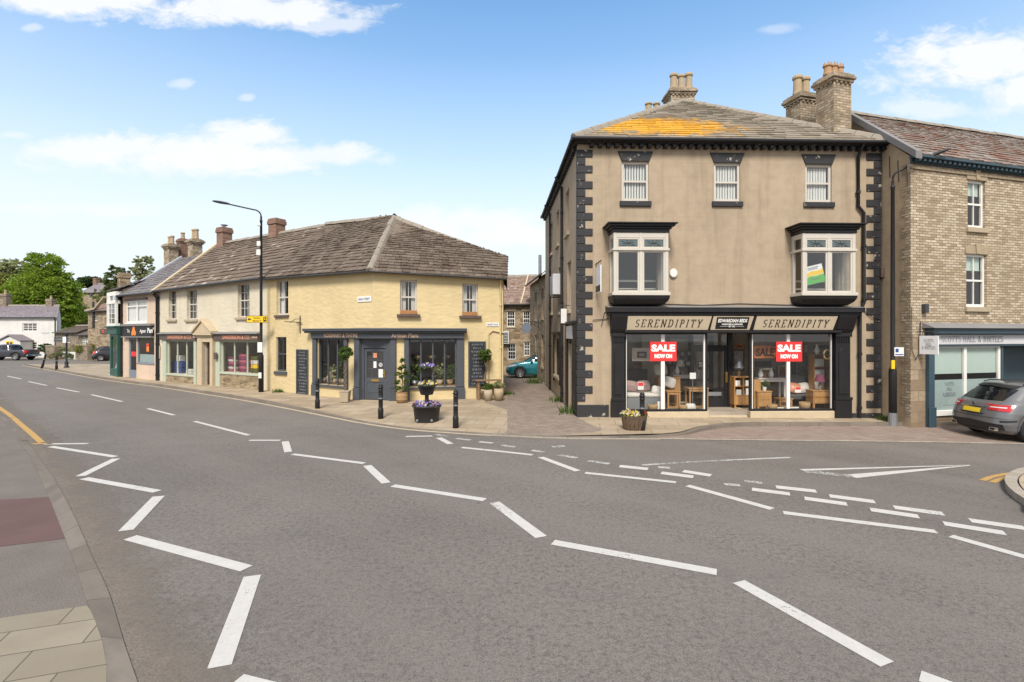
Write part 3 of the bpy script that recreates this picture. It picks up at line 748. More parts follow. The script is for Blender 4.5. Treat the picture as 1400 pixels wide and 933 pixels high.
# bay windows (oriels)
def oriel(rc, label_side, poster=False):
    u0, u1, z0, z1 = rc; d = .6; zt = z0 + (z1-z0)*.73
    w = MB(I4); fr = .075
    for (a, b_) in ((u0, u0+.10), ((u0+u1)/2-.05, (u0+u1)/2+.05), (u1-.10, u1)): w.box(a, b_, -d, -d+.09, z0+.1, z1-.002)
    w.box(u0-.03, u1+.03, -d-.035, -d+.10, zt-.035, zt+.035)
    w.box(u0-.05, u1+.05, -d-.05, -.002, z0, z0+.099); w.box(u0+.1, u1-.1, -d+.005, -d+.085, z1-.16, z1-.004)
    for s_ in (u0, u1):
        a, b_ = (s_, s_+.08) if s_ == u0 else (s_-.08, s_)
        w.box(a, b_, -.12, -.004, z0+.1, z1-.003); w.box(a, b_, -d+.091, -.121, z1-.15, z1-.003); w.box(a-.03*(s_==u0), b_+.03*(s_==u1), -d+.101, -.004, zt-.033, zt+.033)
    for (a, b_) in ((u0+.10, (u0+u1)/2-.05), ((u0+u1)/2+.05, u1-.10)):
        for (c, e) in ((z0+.1, zt-.035), (zt+.035, z1-.16)):
            w.box(a, a+.05, -d+.012, -d+.06, c, e); w.box(b_-.05, b_, -d+.012, -d+.06, c, e); w.box(a+.05, b_-.05, -d+.014, -d+.058, c, c+.05); w.box(a+.05, b_-.05, -d+.014, -d+.058, e-.05, e)
    bay = w.build('bay_window', MT['paint_cream'], A, bevel=.006)
    g = MB(I4); g.poly([(u0+.1,-d+.037,z0+.1),(u1-.1,-d+.037,z0+.1),(u1-.1,-d+.037,zt),(u0+.1,-d+.037,zt)])
    for s_ in (u0+.04, u1-.04): g.poly([(s_,-d+.09,z0+.1),(s_,-.12,z0+.1),(s_,-.12,z1-.15),(s_,-d+.09,z1-.15)])
    g.build('pane', MT['glass_old'], bay)
    g = MB(I4)                                       # leaded lights with a star motif
    g.poly([(u0+.1,-d+.037,zt),(u1-.1,-d+.037,zt),(u1-.1,-d+.037,z1-.15),(u0+.1,-d+.037,z1-.15)])
    g.build('leaded_pane', MT['glass_teal'], bay)
    g = MB(I4)
    for (a, b_) in ((u0+.15, (u0+u1)/2-.1), ((u0+u1)/2+.1, u1-.15)):
        cx, cz = (a+b_)/2, (zt+z1-.16)/2+.02
        for k in range(8):
            an = k*math.pi/4+.2; rx, rz_ = (b_-a)*.42*(1 if k % 2 else .75), .11
            g.tube([(cx,-d+.03,cz),(cx+rx*math.cos(an),-d+.03,cz+rz_*math.sin(an))], .007, 5)
        g.tube([(a,-d+.03,zt+.09),(cx-.12,-d+.03,zt+.12),(cx,-d+.03,zt+.08),(cx+.12,-d+.03,zt+.12),(b_,-d+.03,zt+.09)], .008, 5)
    g.build('lead_cames', MT['iron_dark'], bay)
    h = MB(I4); zz = z1                              # moulded hood
    for k, (o, t) in enumerate(((.03,.10),(.08,.07),(.16,.06),(.22,.045))):
        h.box(u0-o, u1+o, -d-o, -.006, zz+.001, zz+t); zz += t
    h.build('hood', MT['paint_black'], bay, bevel=.012)
    h = MB(I4); rings = []                           # swept base
    for k in range(6):
        a = k/5*math.pi/2; q = math.cos(a)**.8 if k < 5 else .03; zq = z0 - .004 - .30*math.sin(a)
        iu, dv = .30*(1-q), .004+d*1.04*(.10+.90*q)
        rings.append([(u0-.04+iu,-.006,zq),(u0-.04+iu,-dv,zq),(u1+.04-iu,-dv,zq),(u1+.04-iu,-.006,zq)])
    h.loft(rings); h.build('bay_base', MT['paint_black'], bay, recalc=True)
    # sill boards and a blind inside the bay
    h = MB(I4); h.box(u0+.1, u1-.1, -d+.12, .3, z0+.1, z0+.12); h.box(u0+.15,u1-.1,.32,.36,z0+.5,z0+.56); h.box(u0+.15,u1-.1,.32,.36,z0+.26,z0+.30)
    h.build('window_rail', MT['paint_cream'], bay)
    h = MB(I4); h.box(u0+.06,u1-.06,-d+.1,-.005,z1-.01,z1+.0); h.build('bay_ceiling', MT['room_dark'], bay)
    return bay
oriel(bayL, 'left'); oriel(bayR, 'right')
# downpipe on the right of the front, with its offset below the eaves
zp = FA.z
downpipe(A, I4, [(FA.u(1171),-.33,EAV+.1),(FA.u(1171),-.08,EAV-.25),(FA.u(1171),-.08,FA.z(1171,283)),(FA.u(1178.5),-.08,FA.z(1178,292)),(FA.u(1178.5),-.09,FA.z(1178,414)),(FA.u(1173),-.09,FA.z(1173,426)),(FA.u(1172.5),-.09,-.1)], .05)
downpipe(A, MAs, [(LAs-3.4,-.3,EAV+.1),(LAs-3.4,-.07,EAV-.3),(LAs-3.4,-.07,0)], .05)
downpipe(A, MAs, [(LAs-7.6,-.3,EAV+.1),(LAs-7.6,-.07,EAV-.3),(LAs-7.6,-.07,0)], .045)
# chimney stacks behind the hip
chimney(A, I4, 5.12, 6.18, 6.3, 7.2, 9.9, 13.45, 'brick_chimney', [(5.32,6.55),(5.66,6.55),(6.0,6.55)], ph=.66, corbel=.055, pr=.17)
chimney(A, I4, 4.5, 5.3, 7.9, 8.6, 9.0, 13.05, 'brick_chimney', [(4.7,8.2),(5.08,8.2)], ph=.55, pr=.17, corbel=.05)
# shopfront ---------------------------------------------------------------
su0, su1 = shop_u0, shop_u1
zc0, zc1 = FA.z(1000,432), FA.z(1000,421.5)        # cornice
zf0 = FA.z(1000,452)                                # bottom of the fascia
SF = MB(I4)
SF.box(su0-.05, su1+.10, -.34, -.004, zc0, zc0+.09); SF.box(su0-.09, su1+.15, -.42, -.004, zc0+.091, zc1-.005)
SF.extr([(su0+.45,-.16,zf0),(su0+.45,-.30,zc0-.001),(su0+.45,-.02,zc0-.001),(su0+.45,-.02,zf0)], (su1-su0-.9,0,0))      # canted fascia box
SF.box(su0+.45, su1-.45, -.22, .10, zf0-.075, zf0-.002)
shopfront = SF.build('shop_cornice', MT['paint_black'], A, bevel=.01)
mb = MB(I4); mb.extr([(su0-.11,-.44,zc1-.004),(su0-.11,-.03,zc1+.07),(su0-.11,-.001,zc1+.07),(su0-.11,-.001,zc1-.004)], (su1-su0+.28,0,0)); mb.build('lead_flashing', MT['lead_grey'], shopfront)
def pilaster(u0, u1):
    p = MB(I4); zb, zt = -.3, zf0-.08
    p.box(u0, u1, -.14, .10, zb, .55); p.box(u0+.03, u1-.03, -.10, .10, .551, zt)
    p.box(u0-.01, u1+.01, -.16, -.10, .551, .64)
    p.box(u0+.0, u1, -.15, -.101, zt-.12, zt)
    n = 6
    for i in range(n): x = u0+.05+(u1-u0-.1)*(i+.5)/n; p.box(x-.018, x+.018, -.135, -.101, zt-.30, zt-.13)
    a0, a1, za = u0+.11, u1-.11, zt-.62               # raised panel with an arched head
    pts = [(a0,-.128,.74),(a1,-.128,.74),(a1,-.128,za)] + [((a0+a1)/2+(a1-a0)/2*math.cos(R(t)), -.128, za+(a1-a0)/2*math.sin(R(t))) for t in range(15,166,15)] + [(a0,-.128,za)]
    p.extr(pts, (0,.027,0))
    # console bracket
    p.extr([(u0-.02,-.12,zt+.002),(u0-.02,-.20,zt+.12),(u0-.02,-.34,zc0-.03),(u0-.02,-.34,zc0-.003),(u0-.02,-.01,zc0-.003),(u0-.02,-.01,zt+.002)], (u1-u0+.04,0,0))
    return p.build('pilaster', MT['paint_black'], shopfront, bevel=.008)
pl0, pl1 = FA.u(834.5), FA.u(854); pr0, pr1 = FA.u(1139), FA.u(1161)
pilaster(pl0, pl1); pilaster(pr0, pr1)
# fascia boards (leaning forward at the top)
tilt = math.atan2(.14, zc0-zf0)
def TFa(u, t):                                       # frame on the canted fascia; t = 0 bottom .. 1 top
    z = zf0+(zc0-zf0)*t; v = -.16-.14*t
    return Matrix(((1,0,0,u),(0,-math.sin(tilt),-math.cos(tilt),v-.004),(0,math.cos(tilt),-math.sin(tilt),z),(0,0,0,1)))
def fascia_board(x0, x1, mat, slant=.09, name='fascia_sign'):
    u0, u1 = FA.u(x0,-.2), FA.u(x1,-.2); h = (zc0-zf0)/math.cos(tilt)
    b = MB(I4); M = TFa(0, 0)
    s0, s1 = (slant if x0 < 1000 else -slant), slant*(1 if x1 > 900 and x0 < 900 else .6)
    q = [(u0,.02),(u1-.05,.02),(u1+.03,h-.02),(u0+.05,h-.02)]
    b.extr([M @ Vector((x,y,.0)) for x, y in q], M.to_3x3() @ Vector((0,0,.016)))
    return b.build(name, MT[mat], shopfront), (u0+u1)/2
hF = (zc0-zf0)/math.cos(tilt)
for x0, x1 in ((855, 970), (1030.5, 1141)):
    fb, uc = fascia_board(x0, x1, 'sign_beige')
    b = MB(I4); serif(b, 'SERENDIPITY', TFa(uc, 0) @ Matrix.Translation((0, hF*.24, .0195)), hF*.48, .17, .065, .36, .22, width=(FA.u(958,-.2)-FA.u(868,-.2)))
    b.build('lettering', MT['letter_dark'], fb)
fb, uc = fascia_board(971.5, 1027, 'sign_beige', .03)
b = MB(I4); M = TFa(0,0); u0, u1 = FA.u(975,-.2), FA.u(1023,-.2)
b.extr([M @ Vector((x,y,.0165)) for x, y in ((u0+.06,.05),(u1-.04,.05),(u1-.01,hF-.05),(u0+.08,hF-.05))], M.to_3x3() @ Vector((0,0,.004))); b.build('name_panel', MT['paint_black'], fb)
b = MB(I4)
text(b, 'EDWARDIAN BEDS', TFa(uc+.02,0) @ Matrix.Translation((0,hF*.56,.022)), hF*.22, shear=.15, bold=.006, ext=.0005, width=.92)
text(b, 'WARDROBES & CUPBOARDS', TFa(uc+.02,0) @ Matrix.Translation((0,hF*.375,.022)), hF*.095, bold=.003, ext=.0005, width=.66)
text(b, 'EST 1972', TFa(uc+.02,0) @ Matrix.Translation((0,hF*.235,.022)), hF*.09, bold=.003, ext=.0005, width=.2)
for s_ in (-1, 1): b.poly([TFa(uc+.02,0) @ Vector((x,y,.0225)) for x, y in ((s_*.13,hF*.27),(s_*.38,hF*.27),(s_*.38,hF*.285),(s_*.13,hF*.285))])
b.build('lettering', MT['letter_white'], fb)
# glazing frames, stall riser, recessed entrance
zs0, zs1 = .20, zf0-.075
gl0, gl1 = pl1, FA.u(965.5); rr0, rr1 = FA.u(1027), pr0
dd = 1.15                                            # depth of the entrance recess
do0, do1 = gl1+.05, FA.u(994.5, dd)
fr = MB(I4)
for (a, b_) in ((gl0, gl0+.05), (gl1-.03, gl1+.04), (rr0-.05, rr0+.03), (rr1-.04, rr1)): fr.box(a, b_, .0, .08, zs0, zs1)
for (a, b_) in ((gl0+.05, gl1-.03), (rr0+.03, rr1-.04)): fr.box(a, b_, -.01, .09, zs0, zs0+.07); fr.box(a, b_, .0, .08, zs1-.05, zs1)
fr.box(do1-.0, do1+.14, dd-.06, dd+.06, .05, zs1)
fr.box(do0-.06, do1+.14, dd-.05, dd+.05, zs1-.5, zs1-.41)
fr.box(do0-.1, do0-.02, dd-.05, dd+.05, .05, zs1)
fr.build('shop_window_frame', MT['paint_black'], shopfront, bevel=.006)
for a, b_ in ((FA.u(904), FA.u(909)), (FA.u(1076), FA.u(1080.5)), (gl1-.075, gl1-.031), (rr0+.031, rr0+.06), (gl0+.051, gl0+.07), (rr1-.06, rr1-.041)):
    fr = MB(I4); fr.box(a, b_, .012, .07, zs0+.07, zs1-.05); fr.build('mullion', MT['paint_white'], shopfront)
for a, b_ in ((gl0+.05, gl1-.03), (rr0+.03, rr1-.04)): g = MB(I4); g.poly([(a,.04,zs0+.05),(b_,.04,zs0+.05),(b_,.04,zs1),(a,.04,zs1)]); g.build('pane', MT['glass_shop'], shopfront)
g = MB(I4); g.poly([(rr0-.02,.08,zs0+.05),(do1+.14,dd-.06,zs0+.05),(do1+.14,dd-.06,zs1),(rr0-.02,.08,zs1)]); g.build('pane', MT['glass_shop'], shopfront)
g = MB(I4); g.poly([(gl1+.01,.08,zs0+.05),(do0-.05,dd-.06,zs0+.05),(do0-.05,dd-.06,zs1),(gl1+.01,.08,zs1)])
g.build('pane', MT['glass_shop'], shopfront)
b = MB(I4); b.box(gl0, gl1+.05, -.08, .16, -.3, zs0-.002); b.box(rr0-.06, rr1, -.08, .16, -.3, zs0-.002)
for p, q in (((rr0-.06,.161),(do1+.10,dd)), ((gl1+.05,.161),(do0-.10,dd))):
    s_ = .14 if p[0] < 5 else .14
    b.extr([(p[0],p[1],-.2),(p[0]+s_,p[1],-.2),(q[0]+s_,q[1],-.2),(q[0],q[1],-.2)], (0,0,zs0+.198))
b.box(do0-.05, do1+.1, -.02, dd, -.3, .06)
b.build('stall_riser', MT['stone_pale'], shopfront, bevel=.01)
d = MB(I4); d.box(do0-.02, do0+.10, dd-.02, dd+.03, .08, zs1-.5); d.box(do1-.10, do1, dd-.02, dd+.03, .08, zs1-.5); d.box(do0+.1, do1-.1, dd-.02, dd+.03, .08, .48); d.box(do0+.1, do1-.1, dd-.02, dd+.03, zs1-.62, zs1-.5); d.box(do0+.1, do1-.1, dd-.015, dd+.025, .75, .82)
door = d.build('shop_door', MT['paint_black'], shopfront, bevel=.006)
g = MB(I4); g.poly([(do0+.09,dd+.005,.47),(do1-.09,dd+.005,.47),(do1-.09,dd+.005,zs1-.6),(do0+.09,dd+.005,zs1-.6)]); g.poly([(do0-.05,dd+.004,zs1-.42),(do1,dd+.004,zs1-.42),(do1,dd+.004,zs1),(do0-.05,dd+.004,zs1)]); g.build('pane', MT['glass_shop'], door)
b = MB(I4); b.tube([(do1-.05,dd-.07,1.05),(do1-.05,dd-.07,1.3)], .016); b.box(do1-.08,do1-.02,dd-.045,dd-.021,1.0,1.35); b.build('door_handle', MT['brass'], door)
b = MB(I4); b.box(do0+.3, do1-.22, dd-.03, dd-.021, .55, .68); b.build('letter_plate', MT['steel_grey'], door)
b = MB(I4); b.box(do0+.14, do0+.48, dd-.004, dd+.0, 1.42, 1.72); dn = b.build('door_notice', MT['letter_dark'], door)
b = MB(I4); text(b, 'WE ARE', FT(do0+.31,dd-.006,1.62), .06, ext=.0004, bold=.002, width=.26); text(b, 'OPEN', FT(do0+.31,dd-.006,1.53), .06, ext=.0004, bold=.002, width=.26); b.build('lettering', MT['letter_white'], dn)
# soffit of recess + shop floor
b = MB(I4); b.box(.25, WA-.7, .12, 4.6, -.3, .17); b.build('shop_floor', MT['shop_floor'], A)
b = MB(I4); b.box(pl1-.05, pr0+.05, .10, 4.6, zs1+.02, zs1+.05); b.build('shop_ceiling', MT['shop_inside'], A)
# alarm box and cables
b = MB(I4); c = Vector((FA.u(920), 0, FA.z(920,374)))
b.extr([(c.x+.13*math.cos(R(a+22.5)), -.09, c.z+.15*math.sin(R(a+22.5))) for a in range(0,360,45)], (0,.088,0)); b.build('alarm_box', MT['plastic_white'], A, bevel=.02)
b = MB(I4)
pts = [(su0-.2,-.02,zc1-.3)]
b.tube([(FA.u(848),-.02,zc1+.10),(FA.u(900),-.02,zc1+.13),(FA.u(960),-.02,zc1+.09),(FA.u(1010),-.02,zc1+.14),(FA.u(1075),-.02,zc1+.10),(FA.u(1160),-.02,zc1+.12)], .012, 5)
b.tube([(FA.u(822),-.03,FA.z(822,446)),(FA.u(826),-.03,FA.z(826,428)),(FA.u(836),-.03,zc1+.05)], .012, 5); b.tube([(.45,-.045,FA.z(805,438)),(FA.u(832),-.03,FA.z(832,436))], .012, 5)
b.tube([(FA.u(1180),-.03,FA.z(1180,425)),(FA.u(1190),-.05,FA.z(1190,434)),(FA.u(1203),-.05,FA.z(1203,437))], .012, 5)
b.build('cable', MT['iron_dark'], A)
# alley shop door with its black surround and blank sign
M = MAs; a0, a1, c0, c1 = side_door
b = MB(M); b.box(a1, a1+.75, -.06, -.002, -.3, 2.95); b.box(a0-.42, a0, -.06, -.002, -.3, 2.95); b.box(a0-.42, a1+.75, -.16, -.003, 2.951, 3.05); b.box(a0, a1, .02, .1, 2.30, 2.45)
sd = b.build('door_surround', MT['paint_black'], A, bevel=.01)
b = MB(M); b.box(a0-.02, a1+.25, -.085, -.061, 2.47, 2.90); b.build('sign_panel', MT['sign_grey'], sd)
b = MB(M); b.box(a0+.03, a1-.03, .08, .12, .0, 2.29); b.box(a0+.15,a1-.15,.07,.08,.3,1.0); b.box(a0+.15,a1-.15,.07,.08,1.15,2.1); b.build('door', MT['paint_mint'], sd, bevel=.01)
b = MB(M); b.box(LAs-6.45, LAs-6.3, -.05, -.002, .6, 2.6); b.box(LAs-4.4, LAs-4.25, -.05, -.002, .6, 2.6); b.box(LAs-6.5, LAs-4.2, -.12, -.003, 2.601, 2.72); b.build('window_surround', MT['paint_black'], A)
b = MB(M); b.box(LAs-4.7, LAs-3.75, -.36, -.02, 4.15, 4.95)
v_ = b.build('ventilation_unit', MT['sign_grey'], A, bevel=.02)
b = MB(M); [b.box(LAs-4.66+.11*i, LAs-4.66+.11*i+.06, -.38, -.361, 4.2, 4.9) for i in range(8)]; b.build('grille', MT['steel_grey'], v_)
b = MB(M); b.tube([(LAs-4.6,-.34,4.1),(LAs-4.6,-.02,4.1)], .02); b.tube([(LAs-3.85,-.34,4.1),(LAs-3.85,-.02,4.1)], .02); b.build('bracket', MT['iron_dark'], v_)

# ------------------------------------------------------------------ building B: buff brick office on the right
FB = Fac((11.76, 15.1), (16.4, 16.4)); LB = 14.4
Bd = thing('office_building', 'buff brick building with rust-stained slate roof and dark teal office front', 'building', M=FB.M)
zB = lambda px, py, v=0: FB.z(px, py, v)
EB = zB(1247, 219)
upB = [FB.rect(1323,247,1347,312), FB.rect(1321,348,1349,420)]
upB2 = [(a+q, b+q, c, d) for q in (4.3, 8.6) for a, b, c, d in upB]
sB0, sB1 = FB.u(1264), 8.6; zBs = zB(1300, 471)
mb = MB(I4); wall(mb, 0, LB, zB(1250,462), EB+.12, upB+upB2, .12)
mb.poly([(0,0,-.5),(0,8.5,-.5),(0,8.5,EB),(0,0,EB)][::-1]) if False else None
mb.build('wall', MT['brick_buff'], Bd)
hole = (FB.u(1274), 8.2, -.4, zBs)
mb = MB(I4); wall(mb, 0, LB, -.5, zB(1250,462), [hole], .2); mb.build('stone_base', MT['stone_block'], Bd)
RG = (0, 2.75, zB(1165,157,2.75)+.02)                # ridge height over v=2.75
zr = RG[2]
SHB = Matrix(((1,.27,0,0),(0,1,0,0),(0,0,1,0),(0,0,0,1)))
mb = MB(SHB); mb.extr([(0,.002,-.5),(0,5.5,-.5),(0,5.5,EB+.1),(0,2.75,zr-.1),(0,.002,EB+.1)], (.28,0,0)); mb.poly([(LB,0,-.5),(LB,5.5,-.5),(LB,5.5,EB+.1),(LB,2.75,zr-.1),(LB,0,EB+.1)]); mb.poly([(0,5.5,-.5),(LB,5.5,-.5),(LB,5.5,EB+.1),(0,5.5,EB+.1)])
mb.M = I4; mb.box(1.2, LB-.05, 3.0, 3.06, -.3, EB+.1); mb.box(1.1, LB-.05, .2, 3, 3.0, 3.1); mb.box(1.1, LB-.05, .2, 3, 5.6, 5.7)
mb.build('gable_wall', MT['render_gable'], Bd)
mb = MB(SHB); 
for k in range(7): mb.tube([(-.004,.15+k*.33,EB-.1+k*.25),(-.004,.10+k*.34,EB-.75+k*.24)], .018, 5)
mb.build('wall_crack', MT['iron_dark'], Bd)
mb = MB(SHB)                                          # toothed brick corner on the flank
z = .2; k = 0
while z < EB-.3:
    d = .34 if k % 2 else .18
    mb.box(-.012, -.001, .0, d, z, z+.31); z += .312; k += 1
mb.build('corner_bricks', MT['brick_buff'], Bd)
mb = MB(SHB); q0, q1, q2, q3 = (-.12,-.24,EB+.10), (LB+.2,-.24,EB+.10), (LB+.2,2.75,zr), (-.12,2.75,zr)
slate_plane(mb, (q0,q1,q2,q3), .30, .22, .42, .03, 9); slate_plane(mb, ((LB+.2,5.8,EB+.1),(-.12,5.8,EB+.1),q3,q2), .4, .4, .7, .03, 9)
rB = mb.build('roof', MT['slate_rust'], Bd)
mb = MB(SHB); ridge_tiles(mb, Vector(q3)+Vector((0,0,.05)), Vector(q2)+Vector((0,0,.05)), .15, .45); mb.build('ridge_tiles', MT['ridge_stone'], rB)
mb = MB(SHB); mb.extr([(-.13,-.3,EB+.16),(-.13,2.75,zr+.1),(-.13,2.75,zr-.12),(-.13,-.3,EB-.06)], (.25,0,0)); mb.build('verge_coping', MT['lead_grey'], rB)
mb = MB(I4); mb.box(-.04, LB, -.06, -.003, EB-.10, EB+.02); mb.box(-.06, LB+.1, -.26, -.003, EB+.021, EB+.10)
n = 72
for i in range(n): u = .1+(LB-.2)*i/(n-1); mb.box(u-.055,u+.055,-.20,-.061,EB-.07,EB+.018)
mb.build('cornice', MT['paint_teal'], Bd, bevel=.006)
mb = MB(I4); mb.box(.0, LB, -.05, .0-.002, EB-.26, EB-.18); mb.build('string_course', MT['stone_lintel'], Bd)
for i, rc in enumerate(upB+upB2):
    w_ = window(Bd, I4, rc, MT['paint_white'], v=.07, fr=.07, cols=2, rows=2, blind='roller', blind_mat=MT['blind_green'], name='sash_window', sill=(MT['stone_sill'], .08, .15, .08), lintel=(MT['stone_lintel'], .05, .24, .03, .03))
    mb = MB(I4); uc = (rc[0]+rc[1])/2; mb.extr([(uc-.07,-.055,rc[3]+.01),(uc+.07,-.055,rc[3]+.01),(uc+.10,-.055,rc[3]+.29),(uc-.10,-.055,rc[3]+.29)], (0,.025,0)); mb.build('keystone', MT['stone_lintel'], w_)
uq = FB.u(1152, 2.0)-.36; chimney(Bd, I4, uq, uq+.74, 2.0, 2.72, 7.5, 11.3, 'brick_chimney', [(uq+.12,2.35),(uq+.37,2.35),(uq+.62,2.35)], 'pot_orange', ph=.36, kind=1, corbel=.055)
uq = FB.u(1106, 3.5)-.36; chimney(Bd, I4, uq, uq+.74, 3.5, 4.2, 7.0, 11.35, 'brick_chimney', [(uq+.2,3.85),(uq+.55,3.85)], ph=.72, corbel=.055, pr=.17)
# office shopfront
o0 = FB.u(1265); o1 = 8.6; zt = zB(1300,443); zl = zB(1300,449); zf1 = zB(1300,457); zf2 = zB(1300,471)
mb = MB(I4); mb.extr([(o0-.12,-.36,zl),(o0-.12,-.02,zt+.02),(o0-.12,-.003,zt+.02),(o0-.12,-.003,zl)], (o1-o0+.2,0,0)); osf = mb.build('lead_canopy', MT['lead_grey'], Bd)
mb = MB(I4); mb.box(o0-.02, o1, -.26, -.004, zf1+.01, zl-.002); mb.box(o0, o0+.22, -.12, -.003, -.4, zf1+.008); mb.box(o0-.03, o0+.25, -.15, -.121, -.4, .45); mb.box(o0+.22, o1, -.08, -.003, zf2-.06, zf2); mb.box(o0+.26, o1, -.20, -.003, zf1-.02, zf1+.009)
mb.build('shop_surround', MT['paint_teal'], osf, bevel=.008)
mb = MB(I4); mb.box(o0+.23, o1, -.10, -.004, zf2+.002, zf1-.022); fbo = mb.build('fascia_sign', MT['sign_grey'], osf)
mb = MB(I4); u0, u1 = FB.u(1287,-.1), FB.u(1371,-.1); serif(mb, 'SCOTTS HALL & BIRTLES', FT((u0+u1)/2,-.102,zf2+.07), (zf1-zf2)*.56, .14, .06, .10, width=u1-u0); mb.build('lettering', MT['letter_grey'], fbo)
wu0, wu1 = FB.u(1274.5), FB.u(1369); wz0, wz1 = zB(1320,560), zf2-.06
mb = MB(I4)
for a, b_ in ((wu0, wu0+.05), (FB.u(1319.5), FB.u(1323)), (wu1-.09, wu1)): mb.box(a, b_, .02, .09, wz0, wz1)
mb.box(wu0, wu1, .0, .095, wz0-.16, wz0-.001); mb.box(wu0+.05, wu1-.09, .022, .088, wz1-.05, wz1-.003)
owf = mb.build('shop_window', MT['paint_white'], osf, bevel=.006)
mb = MB(I4); mb.poly([(wu0,.055,wz0),(wu1,.055,wz0),(wu1,.055,wz1),(wu0,.055,wz1)]); mb.build('pane', MT['glass'], owf)
zA, zBb = zB(1320,511), zB(1320,519)
mb = MB(I4); mb.box(wu0+.03, wu1-.03, .10, .105, zA, wz1); mb.build('blind', MT['blind_green'], owf)
mb = MB(I4); mb.box(wu0+.03, wu1-.03, .075, .08, wz0, zBb); mb.build('frosted_film', MT['frosted'], owf)
mb = MB(I4); uc = FB.u(1298,.07)
for s_, zz, w_ in (('SCOTTS', 524, .38), ('HALL', 531, .22), ('& BIRTLES', 538, .52)): serif(mb, s_, FT(uc,.0715,zB(1298,zz+4)), .10, .16, .07, .1, width=w_)
for zz, w_ in ((543, .4), (555, .55)):
    n = int(w_/.05)
    for i in range(n): x = uc-w_/2+.05*i; mb.poly([(x,.0715,zB(1298,zz)),(x+.035,.0715,zB(1298,zz)),(x+.035,.0715,zB(1298,zz)+.014),(x,.0715,zB(1298,zz)+.014)])
mb.build('lettering', MT['letter_grey'], owf)
mb = MB(I4); mb.box(wu0, wu1, .06, .2, -.5, wz0-.162); mb.build('stall_riser', MT['stone_block'], osf)
mb = MB(I4); mb.box(wu1+.01, wu1+.09, .0, .9, -.3, wz1); mb.box(wu1+.01, 8.2, .9, .98, -.3, wz1); mb.box(wu1+.09, wu1+1.9, .84, .9, 2.05, 2.15)
mb.box(wu1+.12, wu1+.24, .84, .899, 0, 2.05); mb.box(wu1+.5,wu1+.58,.84,.899,0,2.05); mb.box(wu1+.24,wu1+.5,.84,.899,0,.7); mb.box(wu1+.86,wu1+1.0,.84,.899,0,2.05)
od = mb.build('office_door', MT['paint_teal'], osf)
mb = MB(I4); mb.box(wu1+.24, wu1+.5, .86, .875, .7, 2.05); mb.box(wu1+.58, wu1+.86, .86, .875, .7, 2.05); mb.build('pane', MT['glass_dark'], od)
mb = MB(I4); mb.box(wu1+.28, wu1+.46, .85, .855, 1.55, 1.95); mb.box(wu1+.26,wu1+.46,.85,.855,1.2,1.3); mb.box(wu1+.65,wu1+.82,.85,.855,1.2,1.3); mb.build('door_notice', MT['paper'], od)
mb = MB(I4); mb.tube([(.35,-.03,zB(1255,440)),(.30,-.04,zB(1255,480)),(.15,-.04,zB(1250,492)),(-.02,-.05,zB(1243,480)),(-.03,-.05,zB(1243,440)),(-.03,-.05,zB(1243,420))], .012, 5); mb.box(.42,.56,-.12,-.004,zB(1258,428),zB(1258,416)); mb.build('cable', MT['iron_dark'], Bd)
# ------------------------------------------------------------------ building C: yellow painted corner shop
pCl, pCc, pCr = Vector((-11.07,23.1)), Vector((-5.24,19.3)), Vector((-.35,20.4))
FCL, FCR = Fac(pCl, pCc), Fac(pCc, pCr)
C = thing('yellow_corner_shop', 'pale yellow painted corner building with charcoal shopfront and stone slate roof', 'building', M=FCL.M)
inv = FCL.M.inverted(); MCR = inv @ FCR.M; MW = inv
zl_, zc_, zr_ = 5.22, 5.08, 4.93
def strip(mb, pts, o0, o1, z0, z1):
    """mitred band along a polyline of plan points (outside on the right of travel... towards the street)"""
    P = [Vector(p) for p in pts]; nrm = []
    for a, b in zip(P, P[1:]):
        d = (b-a).normalized(); nrm.append(Vector((d.y, -d.x)))
    def off(i, o):
        if i == 0: return P[0]+nrm[0]*o
        if i == len(P)-1: return P[-1]+nrm[-1]*o
        m = (nrm[i-1]+nrm[i]).normalized(); return P[i]+m*(o/m.dot(nrm[i]))
    for i in range(len(P)-1):
        q = [off(i,o0), off(i+1,o0), off(i+1,o1), off(i,o1)]
        mb.extr([(v.x,v.y,z0) for v in q], (0,0,z1-z0))
upL = [FCL.rect(378,383,394,431)]; loL = [FCL.rect(377.5,461,391.5,508)]
upR = [FCR.rect(547,383,570,430), FCR.rect(632,388,653.5,432)]
zCf0, zCf1 = FCL.z(470,463), FCL.z(470,455.5); zCt = FCL.z(470,449.5)
swL = (FCL.u(435), FCL.u(473), FCL.z(455,527), zCf0); swR = (FCR.u(559), FCR.u(624), FCR.z(590,529), zCf0)
duL, duR = FCL.u(486.5), FCR.u(540.5)
boardR = FCR.rect(640,467,664,529); boardL = FCL.rect(406,478,422,541)
mb = MB(I4)
wall(mb, 0, FCL.L, -.3, zc_, upL+loL+[swL,(duL,FCL.L,-.3,zCf0)], .16, top=lambda u: zl_+(zc_-zl_)*u/FCL.L)
mb.M = MCR
wall(mb, 0, FCR.L, -.3, zc_, upR+[swR,(0,duR,-.3,zCf0)], .16, top=lambda u: zc_+(zr_-zc_)*u/FCR.L)
mb.M = MW
pB0, pB1 = Vector((-7.0,29.2)), Vector((-.45,27.0))
mb.poly([(pCr.x,pCr.y,-.3),(pB1.x,pB1.y,-.3),(pB1.x,pB1.y,5.2),(pCr.x-.0,pCr.y+1.6,5.75),(pCr.x,pCr.y,zr_)])
